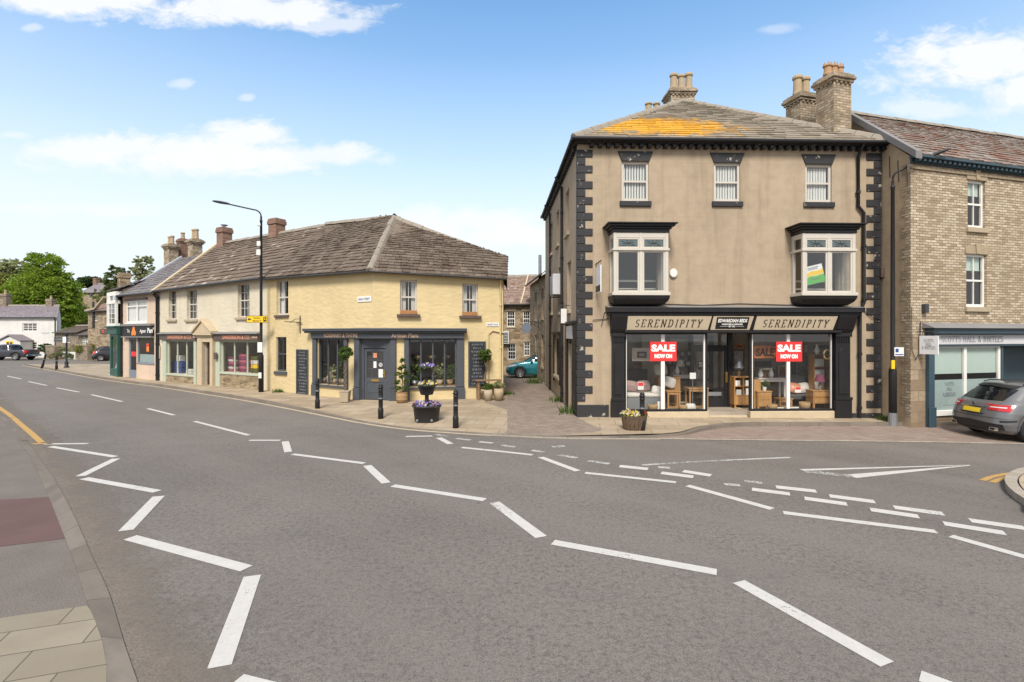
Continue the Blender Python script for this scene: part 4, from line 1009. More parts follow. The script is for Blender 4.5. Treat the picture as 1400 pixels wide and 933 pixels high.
mb.poly([(pB1.x,pB1.y,-.3),(pB0.x,pB0.y,-.3),(pB0.x,pB0.y,5.2),(pB1.x,pB1.y,5.2)]); mb.poly([(pB0.x,pB0.y,-.3),(pCl.x,pCl.y,-.3),(pCl.x,pCl.y,5.2),(pB0.x,pB0.y,5.2)])
mb.build('wall', MT['render_yellow'], C)
mb = MB(MW); q = [(pCl.x+.3,pCl.y+.2),(pCc.x,pCc.y+.35),(pCr.x-.25,pCr.y+.3),(pB1.x-.2,pB1.y-.2),(pB0.x,pB0.y-.2)]
mb.extr([(a,b,2.62) for a, b in q], (0,0,.1)); mb.extr([(a,b,-.05) for a, b in q], (0,0,.2))
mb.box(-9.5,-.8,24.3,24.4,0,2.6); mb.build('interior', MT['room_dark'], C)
# roof
apC = at(537.5, 296.5, 23.4); rlC = Vector((-9.35, 25.75, 8.16))
def out2(p, n, o): return Vector((p.x+n.x*o, p.y+n.y*o))
nL, nR = -FCL.n, -FCR.n; mC = (nL+nR).normalized()
eL = out2(pCl, nL, .28); eC = out2(pCc, mC, .30); eR = out2(pCr, nR, .28) + FCR.d*.1
eL3, eC3, eR3 = Vector((eL.x,eL.y,zl_-.12)), Vector((eC.x,eC.y,zc_-.10)), Vector((eR.x,eR.y,zr_-.12))
R2 = Vector((-.18, 22.0, 5.86))
mb = MB(MW)
slate_plane(mb, (eL3+Vector((0,0,.04)),eC3+Vector((0,0,.04)),apC,rlC+Vector((0,0,.04))), .28, .2, .42, .04, 5)
slate_plane(mb, (eC3,eR3,R2,apC), .27, .18, .38, .042, 6)
bk0, bk1 = Vector((pB0.x,pB0.y+.2,5.2)), Vector((pB1.x+.1,pB1.y+.2,5.2))
slate_plane(mb, (bk1,bk0,rlC,apC), .5, .4, .7, .03, 6); mb.poly([R2,bk1,apC]); mb.poly([eR3,Vector((pB1.x+.2,pB1.y,4.9)),bk1,R2]); mb.poly([bk0,eL3,rlC])
rC = mb.build('roof', MT['slate_brown'], C)
mb = MB(MW); ridge_tiles(mb, eC3+Vector((0,0,.05)), apC+Vector((0,0,.03)), .17, .55); ridge_tiles(mb, apC+Vector((0,0,.02)), rlC+Vector((0,0,.05)), .14); ridge_tiles(mb, R2+Vector((0,0,.0)), apC+Vector((0,0,.0)), .12)
mb.build('hip_tiles', MT['ridge_stone'], rC)
mb = MB(MW); g0 = [Vector((p.x,p.y,p.z-.02)) for p in (eL3, eC3, eR3)]
mb.tube([g0[0],g0[1]], .045, 8); mb.tube([g0[1],g0[2]-Vector((0,0,.0))], .045, 8); mb.build('gutter', MT['iron_dark'], C)
mb = MB(MW); strip(mb, (pCl,pCc,pCr), .004, .10, 4.83, 4.90); mb.build('eaves_course', MT['render_yellow'], C) if False else None
downpipe(C, MCR, [(FCR.L-.12,-.2,zr_-.1),(FCR.L-.12,-.06,zr_-.35),(FCR.L-.12,-.06,FCR.z(684,460)),(FCR.L-.12,-.06,.0)], .04, 'render_yellow')
mb = MB(MCR); mb.tube([(FCR.u(668),-.04,.1),(FCR.u(668),-.04,FCR.z(672,457)),(FCR.u(673),-.05,FCR.z(672,452)),(FCR.u(688),-.05,FCR.z(688,455))], .03, 6); mb.build('pipe', MT['render_yellow'], C)
# upper windows with timber boxes
window(C, I4, upL[0], MT['paint_cream'], v=.10, fr=.06, cols=2, rows=2, sill=(MT['paint_brown'], .07, .10, .09), name='sash_window', blind='curtain', blind_mat=MT['cloth_white'])
for rc in upR: window(C, MCR, rc, MT['paint_cream'], v=.10, fr=.06, cols=2, rows=2, sill=(MT['paint_brown'], .12, .10, .16), name='sash_window', blind='curtain', blind_mat=MT['cloth_white'])
window(C, I4, loL[0], MT['paint_charcoal'], v=.08, fr=.06, cols=2, rows=2, sill=(MT['paint_charcoal'], .07, .14, .08), name='sash_window')
# shopfront, turning the corner
a0 = FCL.w(FCL.u(423.5)); a1 = FCR.w(FCR.u(637)); b0 = FCL.w(FCL.u(429.5)); b1 = FCR.w(FCR.u(633.5))
pl = lambda p: Vector((p.x, p.y))
mb = MB(MW); strip(mb, (pl(b0), pCc, pl(b1)), .004, .17, zCf0, zCf1); strip(mb, (pl(a0), pCc, pl(a1)), .004, .28, zCf1+.001, zCf1+.07); strip(mb, (pl(a0), pCc, pl(a1)), .004, .36, zCf1+.071, zCt-.02)
csf = mb.build('shop_cornice', MT['paint_charcoal'], C, bevel=.01)
mb = MB(MW); strip(mb, (pl(a0), pCc, pl(a1)), .0035, .38, zCt-.019, zCt+.012); mb.build('lead_flashing', MT['lead_grey'], csf)
def post(x0, x1, M, f, base=.55):
    mb = MB(M); u0, u1 = (f.u(x0) if x0 is not None else 0), f.u(x1); mb.box(u0, u1, -.10, .05, base, zCf0-.002); mb.box(u0-.03, u1+.03, -.14, .05, -.3, base-.001); mb.box(u0-.02, u1+.02, -.12, -.101, base+.04, base+.08); mb.build('pilaster', MT['paint_charcoal'], csf, bevel=.008)
post(429.5, 434.5, I4, FCL); post(472.5, 476.5, I4, FCL, .0) ; post(486.5, 493.5, I4, FCL); post(533.5, 540.5, MCR, FCR); post(552.5, 559, MCR, FCR); post(624, 634, MCR, FCR)
def shopwin(M, rc, n, name='shop_window', mat='paint_charcoal', sillh=.09, parent=None, glass='glass_shop', tr=0):
    u0, u1, z0, z1 = rc; w = MB(M)
    w.box(u0, u0+.05, .03, .11, z0, z1-.003); w.box(u1-.05, u1, .03, .11, z0, z1-.003); w.box(u0+.05, u1-.05, .03, .11, z1-.06, z1-.004); w.box(u0-.02, u1+.02, -.08, .11, z0-sillh, z0-.001)
    for i in range(1, n): x = u0+(u1-u0)*i/n; w.box(x-.028, x+.028, .035, .105, z0, z1-.06)
    if tr: w.box(u0+.05,u1-.05,.033,.107,z0+(z1-z0)*tr-.02,z0+(z1-z0)*tr+.02)
    o = w.build(name, MT[mat], parent, bevel=.006)
    g = MB(M); g.poly([(u0+.03,.07,z0),(u1-.03,.07,z0),(u1-.03,.07,z1-.03),(u0+.03,.07,z1-.03)]); g.build('pane', MT[glass], o)
    return o
shopwin(I4, swL, 3, parent=csf); shopwin(MCR, swR, 4, parent=csf)
# corner door
FCD = Fac(pl(FCL.w(duL+.33)), pl(FCR.w(duR-.33))); MD = inv @ FCD.M; WD = FCD.L
mb = MB(MD); zt = zCf0-.002
mb.box(0, .07, .05, .16, 0, zt-.35); mb.box(WD-.07, WD, .05, .16, 0, zt-.35); mb.box(0, WD, .04, .17, zt-.36, zt); mb.box(0,WD,.03,.039,zt-.27,zt-.24)
mb.box(-.35,-.001,.05,.12,0,zt); mb.box(WD+.001,WD+.35,.05,.12,0,zt)
mb.box(.071, .17, .09, .14, .12, zt-.37); mb.box(WD-.17, WD-.071, .09, .14, .12, zt-.37); mb.box(.17, WD-.17, .09, .14, .12, .32); mb.box(.17, WD-.17, .09, .14, .78, .95); mb.box(.17,WD-.17,.09,.14,zt-.5,zt-.37); mb.box(.17,WD-.17,.105,.13,.32,.78); mb.box(.24,WD-.24,.095,.105,.38,.72)
gx0, gx1, gz0, gz1 = .17, WD-.17, .95, zt-.5
for i in (1,2): x = gx0+(gx1-gx0)*i/3; mb.box(x-.014,x+.014,.095,.135,gz0,gz1); zz = gz0+(gz1-gz0)*i/3; mb.box(gx0,gx1,.097,.133,zz-.014,zz+.014)
cd = mb.build('shop_door', MT['paint_charcoal'], csf, bevel=.006)
mb = MB(MD); mb.poly([(gx0,.115,gz0),(gx1,.115,gz0),(gx1,.115,gz1),(gx0,.115,gz1)]); mb.build('pane', MT['glass_dark'], cd)
cw, ch = (gx1-gx0)/3, (gz1-gz0)/3
mb = MB(MD); mb.box(gx0+2*cw+.03, gx1-.02, .09, .094, gz0+.02, gz0+ch*1.0); mb.box(gx0+cw+.05,gx0+2*cw-.06,.09,.094,gz0+ch+.05,gz0+2*ch-.04); mb.build('paper_notice', MT['paper'], cd)
mb = MB(MD); mb.box(gx0+cw+.04, gx0+2*cw-.04, .09, .094, gz0+2*ch+.1, gz1-.05); mb.build('orange_notice', MT['letter_copper'], cd)
mb = MB(MD); mb.lathe([(.0,0),(.085,0),(.085,.005),(0,.005)], (0,0,0), 16); 
for i in range(len(mb.v)): v = mb.v[i]; w_ = inv @ FCD.M @ Vector((gx0+2.5*cw+(MD.inverted()@v).x, .088, gz0+1.5*ch+(MD.inverted()@v).y)); mb.v[i] = w_
mb.build('round_sticker', MT['sign_white'], cd)
mb = MB(MD); mb.box(gx0+cw-.03, gx0+2*cw+.05, .07, .0895, .81, .90); mb.build('letter_plate', MT['brass'], cd)
mb = MB(MD); mb.box(WD-.14,WD-.10,.05,.0895,.98,1.25); mb.tube([(WD-.12,.045,1.12),(WD-.2,.03,1.12)],.012); mb.build('door_handle', MT['brass'], cd)
mb = MB(MD); mb.box(-.1, WD+.1, -.12, .2, -.3, .10); mb.build('door_step', MT['stone_sill'], csf, bevel=.01)
# lettering on the fascia
mb = MB(I4); u0, u1 = FCL.u(443,-.17), FCL.u(489,-.17); text(mb, 'ROSEMARY & THYME', FT((u0+u1)/2,-.175,zCf0+.05), .15, ext=.002, bold=.004, width=u1-u0); mb.build('lettering', MT['letter_gold'], csf)
mb = MB(MCR); u0, u1 = FCR.u(535,-.17), FCR.u(572,-.17); text(mb, 'Artisan Plant', FT((u0+u1)/2,-.175,zCf0+.05), .155, ext=.002, bold=.004, width=u1-u0); mb.build('lettering', MT['letter_gold'], csf)
# chalkboards fixed to the wall
def chalkboard(M, rc, rows, label, seed, head=None):
    u0, u1, z0, z1 = rc; b = MB(M); b.box(u0+.04, u1-.04, -.035, -.003, z0+.04, z1-.04); o = b.build('chalkboard', MT['chalkboard']); o.matrix_world = FCL.M
    f = MB(M)
    for q in ((u0,u0+.045,z0,z1),(u1-.045,u1,z0,z1),(u0+.045,u1-.045,z0,z0+.045),(u0+.045,u1-.045,z1-.045,z1)): f.box(q[0],q[1],-.05,-.003,q[2],q[3])
    f.build('frame', MT['paint_charcoal'], o)
    c = MB(M); w, h = u1-u0-.1, z1-z0-.1; scribble(c, FT((u0+u1)/2,-.038,z0+.05), w, h, rows*2, seed, .8, .012); c.build('chalk_writing', MT['chalk'], o)
    return tag(o, label, 'chalkboard', 'chalkboards on the yellow building')
chalkboard(I4, boardL, 7, 'door-height chalkboard with white handwriting left of the charcoal shopfront', 3)
chalkboard(MCR, boardR, 6, 'tall framed chalkboard on the yellow wall behind the bench', 5)
# street name plates, wrought iron bracket
def plate(name, M, PM, rc, s, label, lines=1, mat='sign_white'):
    u0, u1, z0, z1 = rc; b = MB(M); b.box(u0, u1, -.03, -.004, z0, z1); o = b.build(name, MT[mat], bevel=.004); o.matrix_world = PM
    t = MB(M); text(t, s, FT((u0+u1)/2,-.032,z0+(z1-z0)*.28), (z1-z0)*.46, ext=.0005, bold=.002, width=(u1-u0)*.84); t.build('lettering', MT['letter_dark'], o)
    return tag(o, label, 'sign')
plate('street_name_plate', I4, FCL.M, FCL.rect(489.5,405.5,508,413), 'HIGH STREET', 'white street name plate high on the yellow wall left of the corner', mat='sign_white')
plate('street_name_plate', MCR, FCL.M, FCR.rect(665,441.5,682,446.5), 'MARKET PLACE', 'white street name plate low at the alley end of the yellow wall')
mb = MB(I4); u, z = FCL.u(411), FCL.z(411,442); mb.tube([(u,-.03,FCL.z(411,456)),(u,-.03,FCL.z(411,432))], .022, 6); mb.tube([(u,-.03,z+.03),(u,-.75,z+.05)], .015, 6); mb.tube([(u-.22,-.06,z),(u+.16,-.06,z+.01)], .016, 6); mb.tube([(u,-.5,z),(u,-.25,z+.16),(u,-.03,z+.18)], .012, 6)
o = mb.build('hanging_bracket', MT['iron_dark']); o.matrix_world = FCL.M; tag(o, 'empty wrought iron sign bracket on the yellow wall', 'bracket')

# ------------------------------------------------------------------ building D: cream shop with two mint shop windows
FD = Fac((-19.3, 28.0), (-11.07, 23.1)); D = thing('cream_shop', 'cream painted two-storey shop with mint windows and pedimented doorway', 'building', M=FD.M); LD = FD.L
zd0, zd1 = 5.03, 5.24; topD = lambda u: zd0+(zd1-zd0)*u/LD
upD = [FD.rect(230.5,397,241,437), FD.rect(255.5,396,269.5,437), FD.rect(325,388,341,434)]
zDf = FD.z(300,466)
sd1 = (FD.u(229), FD.u(267), FD.z(248,512), zDf); sd2 = (FD.u(302.5), FD.u(355), FD.z(325,510), zDf)
ddr = (FD.u(280), FD.u(291), -.3, FD.z(285,468))
mb = MB(I4); wall(mb, 0, LD, -.3, zd1, upD+[sd1,sd2,ddr], .16, top=topD); mb.poly([(0,0,-.3),(0,6.6,-.3),(0,6.6,5),(0,3.3,8.0),(0,0,zd0)]); mb.poly([(0,6.6,-.3),(LD,6.6,-.3),(LD,6.6,5),(0,6.6,5)]); mb.poly([(LD,.3,-.3),(LD,6.6,-.3),(LD,6.6,5),(LD,3.3,8.0),(LD,.3,5.2)])
mb.build('wall', MT['render_cream'], D)
mb = MB(I4); mb.box(.1,LD-.1,.25,6.5,2.72,2.8); mb.box(.1,LD-.1,2.6,2.7,0,2.7); mb.build('interior', MT['shop_inside'], D)
mb = MB(I4); slate_plane(mb, ((-.1,-.3,zd0-.1),(LD+.02,-.3,zd1-.14),(LD+.02,3.3,8.14),(-.1,3.3,8.06)), .38, .32, .7, .045, 8, taper=.45); slate_plane(mb, ((LD,6.9,4.95),(-.1,6.9,4.95),(-.1,3.3,8.06),(LD,3.3,8.14)), .6, .5, .9, .04, 8)
rD = mb.build('roof', MT['slate_cream'], D)
mb = MB(I4); ridge_tiles(mb, (-.1,3.3,8.10), (LD,3.3,8.18), .15, .5); mb.build('ridge_tiles', MT['ridge_stone'], rD)
mb = MB(I4); mb.extr([(-.22,-.32,zd0-.02),(-.22,3.3,8.20),(-.22,3.3,8.05),(-.22,-.32,zd0-.2)], (.26,0,0)); mb.build('verge_coping', MT['stone_pale'], rD)
mb = MB(I4); mb.tube([(0,-.33,zd0-.08),(LD,-.33,zd1-.12)], .06); mb.build('gutter', MT['iron_dark'], D)
chimney(D, I4, .2, .82, 3.0, 3.6, 7.7, 8.98, 'brick_red', [], cap=False); chimney(D, I4, 5.2, 5.85, 3.0, 3.6, 7.8, 8.92, 'brick_red', [], cap=False)
mb = MB(I4); mb.lathe([(.10,8.98),(.10,9.12)], (.5,3.3,0), 10); mb.lathe([(.2,9.13),(.2,9.17)], (.5,3.3,0), 10); mb.build('chimney_cowl', MT['steel_grey'], rD)
for i, rc in enumerate(upD): window(D, I4, rc, MT['paint_mint'] if False else MT['paint_cream'], v=.12, fr=.05, cols=3 if i else 2, rows=4, sill=(MT['stone_sill'], .10, .12, .10), name='sash_window')
dsf = shopwin(I4, sd1, 3, parent=D, mat='paint_mint'); dsf2 = shopwin(I4, sd2, 3, parent=D, mat='paint_mint')
for x0, x1, par, t, tx0, tx1 in ((222, 271, dsf, 'SANDERSON & CO.', 229, 262), (296, 356.5, dsf2, 'SANDERSON & CO.', 304, 342)):
    u0, u1 = FD.u(x0), FD.u(x1); zf0, zf1 = zDf+.01, FD.z(300,457)
    b = MB(I4); b.box(u0, u1, -.16, -.004, zf0, zf1); f = b.build('fascia_sign', MT['paint_brown'], par, bevel=.008)
    b = MB(I4); b.extr([(u0-.06,-.26,zf1+.001),(u0-.06,-.26,zf1+.03),(u0-.06,-.003,zf1+.11),(u0-.06,-.003,zf1+.001)], (u1-u0+.12,0,0)); b.build('lead_canopy', MT['lead_grey'], par)
    b = MB(I4); a, c = FD.u(tx0,-.16), FD.u(tx1,-.16); text(b, t, FT((a+c)/2,-.164,zf0+.08), (zf1-zf0)*.55, ext=.001, bold=.007, width=c-a); b.build('lettering', MT['letter_copper'], f)
    b = MB(I4); 
    for k in range(4): b.poly([(c+.12+.11*k,-.1625,zf0+.12),(c+.20+.11*k,-.1625,zf0+.12),(c+.20+.11*k,-.1625,zf0+.2),(c+.12+.11*k,-.1625,zf0+.2)])
    b.build('small_lettering', MT['letter_gold'], f)
for a, c in ((224.5, 229), (267, 270), (297, 302.5)): b = MB(I4); b.box(FD.u(a), FD.u(c), -.09, -.003, .0, zDf+.008); b.build('pilaster', MT['paint_mint'], dsf, bevel=.008)
for s_ in (sd1, sd2): b = MB(I4); b.box(s_[0]-.15, s_[1]+.1, -.05, .0-.002, -.3, s_[2]-.092); b.build('stone_plinth', MT['rubble_plinth'], D)
# stone doorway with a pediment
b = MB(I4); u0, u1 = FD.u(272.5), FD.u(296) ; zt = FD.z(284,456); um = (u0+u1)/2; za = FD.z(279,440)
b.box(u0+.08, ddr[0], -.16, -.003, -.3, ddr[3]+.25); b.box(ddr[1], u1-.10, -.16, -.003, -.3, ddr[3]+.25); b.box(ddr[0], ddr[1], -.15, -.003, ddr[3], ddr[3]+.25); b.box(u0+.05, u1-.07, -.2, -.003, ddr[3]+.251, zt-.1); b.box(u0-.06, u1+.05, -.3, -.003, zt-.099, zt)
b.extr([(u0-.08,-.28,zt+.001),(u1+.07,-.28,zt+.001),(um,-.28,za)], (0,.277,0))
for s_ in (-1,1):
    e = u0-.12 if s_ < 0 else u1+.11
    b.extr([(e,-.36,zt+.003),(e,-.36,zt+.12),(um,-.36,za+.13),(um,-.36,za+.01)], (0,.35,0))
b.build('stone_doorcase', MT['stone_pale'], D, bevel=.01)
b = MB(I4); b.box(ddr[0]+.02, ddr[1]-.02, .12, .17, .08, ddr[3]-.02); dd_ = b.build('door', MT['wood_door'], D)
b = MB(I4); [b.box(ddr[0]+.2+rnd(-.05,.25), ddr[0]+.34+rnd(0,.25), .105, .119, zz, zz+.14) for zz in (.9, 1.15, 1.4, 1.55)]; b.build('door_notice', MT['paper'], dd_)
b = MB(I4); a = FD.u(294.5,-.18); b.box(a-.12, a+.12, -.20, -.165, FD.z(294,491), FD.z(294,482)); b.build('wall_plaque', MT['paint_brown'], D)
b = MB(I4); b.box(FD.u(217), FD.u(220.2), -.05, -.003, FD.z(219,491), FD.z(219,473)); b.build('notice_case', MT['stone_sill'], D, bevel=.05)
downpipe(D, I4, [(.05,-.3,zd0-.1),(.05,-.07,zd0-.35),(.05,-.07,0)], .05)

# ------------------------------------------------------------------ building E: pink take-away, and F: white bay over a green shop
FE = Fac((-23.2, 30.5), (-19.3, 28.0)); E = thing('pink_shop', 'small pink rendered shop with black name board and white first-floor window', 'building', M=FE.M); LE = FE.L
ze = 4.92; upE = [FE.rect(172.5,411,201,441.5)]
shE = FE.rect(187.5,460,211,497); drE = (FE.u(176), FE.u(186.5), -.3, FE.z(181,461))
mb = MB(I4); wall(mb, 0, LE, -.3, ze, upE+[shE,drE], .14); mb.poly([(0,6.6,-.3),(LE,6.6,-.3),(LE,6.6,ze),(0,6.6,ze)]); mb.poly([(0,0,-.3),(0,6.6,-.3),(0,6.6,ze),(0,3.3,7.45),(0,0,ze)]); mb.build('wall', MT['render_pink'], E)
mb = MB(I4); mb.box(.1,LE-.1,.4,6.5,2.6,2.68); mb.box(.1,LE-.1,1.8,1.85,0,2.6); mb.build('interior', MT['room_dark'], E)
mb = MB(I4); slate_plane(mb, ((-.05,-.28,ze-.05),(LE-.05,-.28,ze-.05),(LE-.05,3.3,7.6),(-.05,3.3,7.6)), .32, .24, .44, .03, 4); slate_plane(mb, ((LE,6.9,ze),(0,6.9,ze),(0,3.3,7.6),(LE,3.3,7.6)), .5, .4, .7, .03, 4); rE = mb.build('roof', MT['slate_grey'], E)
mb = MB(I4); mb.extr([(-.28,-.34,ze-.04),(-.28,3.3,7.74),(-.28,3.3,7.55),(-.28,-.34,ze-.22)], (.24,0,0)); mb.build('verge_flashing', MT['lead_flashing'], rE)
mb = MB(I4); mb.tube([(0,-.31,ze-.03),(LE,-.31,ze-.03)], .06); mb.build('gutter', MT['iron_dark'], E)
mb = MB(I4); u0, u1, z0, z1 = upE[0]
ww = window(E, I4, upE[0], MT['paint_white'], v=.02, fr=.08, cols=2, rows=1, mid=False, bar=.12, name='casement_window', lintel=(MT['paint_brown'], .06, .12, .08, 0), sill=(MT['paint_white'], .05, .07, .06), blind='net')
mb = MB(I4); mb.box(u0+.08,u1-.08,.025,.075,z1-.36,z1-.30); mb.build('transom', MT['paint_white'], ww)
zf0, zf1 = FE.z(190,460), FE.z(190,446); a, c = FE.u(171), FE.u(211)
mb = MB(I4); mb.box(a, c, -.14, -.003, zf0, zf1); fe = mb.build('fascia_sign', MT['paint_black'], E, bevel=.01)
mb = MB(I4); mb.box(a-.04, c+.04, -.20, -.003, zf1+.001, zf1+.12); mb.box(a-.04,c+.04,-.2,-.003,zf0-.07,zf0-.001); mb.build('fascia_moulding', MT['lead_grey'], fe)
mb = MB(I4); uo = FE.u(184,-.14); hh = zf1-zf0
for dx, dz, r in ((0,0,.22),(-.16,-.13,.14),(.17,-.12,.15),(.02,.17,.13)): mb.extr([(uo-.12+dx+r*math.cos(R(t))*.9, -.15-.002*dx, zf0+hh*.5+dz+r*math.sin(R(t))) for t in range(0,360,40)], (0,.009,0))
mb.build('emblem', MT['letter_orange'], fe)
mb = MB(I4); u1_, u2_ = FE.u(190,-.14), FE.u(210,-.14); text(mb, 'Agean', FT((u1_*.74+u2_*.26),-.144,zf0+hh*.36), hh*.34, shear=.2, ext=.001, bold=.004, width=(u2_-u1_)*.42); text(mb, "Pan'", FT((u1_*.2+u2_*.8)-.02,-.144,zf0+hh*.34), hh*.46, shear=.1, ext=.001, bold=.010, width=(u2_-u1_)*.42)
u3_ = FE.u(175.5,-.14); text(mb, 'The', FT(u3_,-.144,zf0+hh*.36), hh*.36, shear=.15, ext=.001, width=.34); mb.build('lettering', MT['letter_white'], fe)
w_ = window(E, I4, shE, MT['paint_bluegrey'], v=.04, fr=.04, cols=1, rows=1, mid=False, name='shop_window', sill=(MT['paint_bluegrey'], .03, .05, .04))
mb = MB(I4); a, c, z0, z1 = shE; mb.poly([(a+.04,.12,z0+.05),(c-.04,.12,z0+.05),(c-.04,.12,z0+.5),(a+.04,.12,z0+.5)]); mb.build('frosted_film', MT['frosted'], w_)
mb = MB(I4); x = FE.u(200.5); mb.box(x-.16, x+.16, .05, .055, FE.z(200,481), FE.z(200,470)); pn = mb.build('orange_notice', MT['letter_orange'], w_); mb = MB(I4); mb.box(x-.15, x+.15, .045, .049, FE.z(200,474), FE.z(200,470.5)); mb.build('notice_heading', MT['sign_red'], w_)
mb = MB(I4); a, c, z0, z1 = drE; mb.box(a, a+.1, .04, .1, .1, z1); mb.box(c-.1, c, .04, .1, .1, z1); mb.box(a+.1, c-.1, .04, .1, z1-.15, z1); mb.box(a+.1, c-.1, .04, .1, .1, .55); de = mb.build('door', MT['paint_bluegrey'], E, bevel=.006)
mb = MB(I4); mb.poly([(a+.09,.07,.54),(c-.09,.07,.54),(c-.09,.07,z1-.14),(a+.09,.07,z1-.14)]); mb.build('pane', MT['glass'], de)
mb = MB(I4); mb.box(a+.2,c-.2,.055,.065,1.35,1.62); mb.build('door_notice', MT['sign_red'], de)
downpipe(E, I4, [(LE-.12,-.28,ze-.05),(LE-.12,-.07,ze-.3),(LE-.12,-.07,0)], .055); downpipe(E, I4, [(.03,-.28,ze-.05),(.03,-.07,ze-.3),(.03,-.07,0)], .055)
e1_, e2_, e3_ = FE.u(226,3.4), FE.u(259,3.4), FE.u(244,4.3)
chimney(E, I4, e1_, e1_+.72, 3.3, 3.9, 6.8, 8.75, 'brick_chimney', [(e1_+.2,3.6),(e1_+.52,3.6)], ph=.5, corbel=.07); chimney(E, I4, e2_, e2_+.62, 3.3, 3.9, 6.8, 8.75, 'brick_chimney', [(e2_+.15,3.6),(e2_+.47,3.6)], ph=.62, corbel=.07); chimney(E, I4, e3_, e3_+.55, 4.2, 4.7, 6.8, 9.25, 'brick_red', [(e3_+.28,4.45)], ph=.45, corbel=.04)

FF_ = Fac((-24.8, 31.83), (-23.2, 30.5)); FFx = thing('green_shop', 'narrow building with white bay window above a dark green shopfront', 'building', M=FF_.M); LF = FF_.L
zf = 5.3; zfw = FF_.z(161,447)
mb = MB(I4); wall(mb, 0, LF, zfw, zf, [], .1); mb.poly([(0,0,-.3),(0,7,-.3),(0,7,zf),(0,3.5,7.0),(0,0,zf)]); mb.poly([(0,7,-.3),(LF,7,-.3),(LF,7,zf),(0,7,zf)]); mb.poly([(LF,0,3),(LF,7,3),(LF,7,zf),(LF,3.5,7.0),(LF,0,zf)]); mb.build('wall', MT['rubble_grey'], FFx)
mb = MB(I4); slate_plane(mb, ((-.2,-.3,zf),(LF+.1,-.3,zf),(LF+.1,3.5,7.1),(-.2,3.5,7.1)), .34, .24, .44, .03, 4); slate_plane(mb, ((LF,7.2,zf),(0,7.2,zf),(-.2,3.5,7.1),(LF+.1,3.5,7.1)), .5,.4,.7,.03,4); mb.build('roof', MT['slate_grey'], FFx)
chimney(FFx, I4, .1, .6, .2, .75, 5.2, 6.45, 'rubble_tan', [], cap=False)
mb = MB(I4); mb.lathe([(.08,6.45),(.13,6.55),(.05,6.62),(.08,6.72),(.02,6.8)], (.35,.47,0), 8); mb.build('finial', MT['iron_dark'], FFx)
bx0, bx1, bz0, bz1 = .1, LF-.06, FF_.z(161,446,-.3), FF_.z(161,398,-.3); zs = FF_.z(161,413,-.3)
mb = MB(I4); mb.box(bx0, bx1, -.35, -.003, bz0, bz0+.16); mb.box(bx0, bx1, -.35, -.003, zs-.08, zs+.12); mb.box(bx0, bx1, -.34, -.003, bz1-.25, bz1)
for x in (bx0, bx0+.28, bx1-.12): mb.box(x, x+.12, -.34, -.2, bz0+.16, bz1-.25)
mb.box(bx0+.40, bx0+.65, -.34, -.22, zs+.12, bz1-.25); mb.box(bx1-.45, bx1-.12, -.34, -.22, zs+.12, bz1-.25)
by = mb.build('bay_window', MT['paint_white'], FFx, bevel=.008)
mb = MB(I4); mb.poly([(bx0,-.28,bz0+.16),(bx1,-.28,bz0+.16),(bx1,-.28,bz1-.25),(bx0,-.28,bz1-.25)]); mb.build('pane', MT['glass_dark'], by)
mb = MB(I4); [mb.box(bx0+.42, bx1-.12, -.33, -.30, bz0+.16+(zs-bz0-.24)*k/4-.012, bz0+.16+(zs-bz0-.24)*k/4+.012) for k in (1,2,3)]; mb.box((bx0+bx1)/2+.06,(bx0+bx1)/2+.09,-.332,-.301,bz0+.16,zs-.08); mb.build('glazing_bar', MT['paint_white'], by)
mb = MB(I4); mb.box(-.05, LF, -.3, -.003, zfw-.45, zfw-.05); mb.box(-.1, LF, -.42, -.003, zfw-.049, zfw+.04); mb.box(-.02,.22,-.16,-.003,-.3,zfw-.451); mb.box(LF-.2,LF-.02,-.25,-.003,-.3,zfw-.451); mb.box(.3,LF-.2,-.2,-.003,-.3,.55); mb.box(.3,LF-.2,-.2,-.003,zfw-.6,zfw-.451); gs = mb.build('shopfront', MT['paint_green'], FFx, bevel=.01)
mb = MB(I4); mb.poly([(.3,-.1,.55),(LF-.2,-.1,.55),(LF-.2,-.1,zfw-.6),(.3,-.1,zfw-.6)]); mb.build('pane', MT['glass_shop'], gs)
mb = MB(I4)
for k in range(26):
    x, z = rnd(.35, LF-.6), rnd(.6, 2.2); mb.box(x, x+rnd(.1,.25), .05+.004*k, .053+.004*k, z, z+rnd(.1,.28))
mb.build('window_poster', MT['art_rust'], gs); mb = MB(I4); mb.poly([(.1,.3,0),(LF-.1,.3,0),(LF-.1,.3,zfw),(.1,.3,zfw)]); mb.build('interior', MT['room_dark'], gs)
# ------------------------------------------------------------------ ground, road, pavements (z follows the fall of the road)
def sheet(name, pts, z0, mat, kind='structure', thick=0.0, hfun=None):
    bm = bmesh.new(); vs = [bm.verts.new((p[0], p[1], 0)) for p in pts]; f = bm.faces.new(vs)
    if f.normal.z < 0: pass
    bmesh.ops.triangulate(bm, faces=bm.faces[:])
    for x in (0.0, 60.0): bmesh.ops.bisect_plane(bm, geom=bm.verts[:]+bm.edges[:]+bm.faces[:], plane_co=(x,0,0), plane_no=(1,0,0))
    bmesh.ops.recalc_face_normals(bm, faces=bm.faces[:])
    for fc in bm.faces:
        if fc.normal.z < 0: fc.normal_flip()
    zz = {}
    for v in bm.verts: v.co.z = (hfun(v.co.x, v.co.y) if hfun else z0) + gz(v.co.x)
    me = bpy.data.meshes.new(name); bm.to_mesh(me); bm.free(); me.materials.append(MT[mat]); uv_planar(me)
    o = bpy.data.objects.new(name, me); COL.objects.link(o); o['kind'] = kind; return o
def gxy(px, py, z=0.0): p = G(px, py, z); return Vector((p.x, p.y))
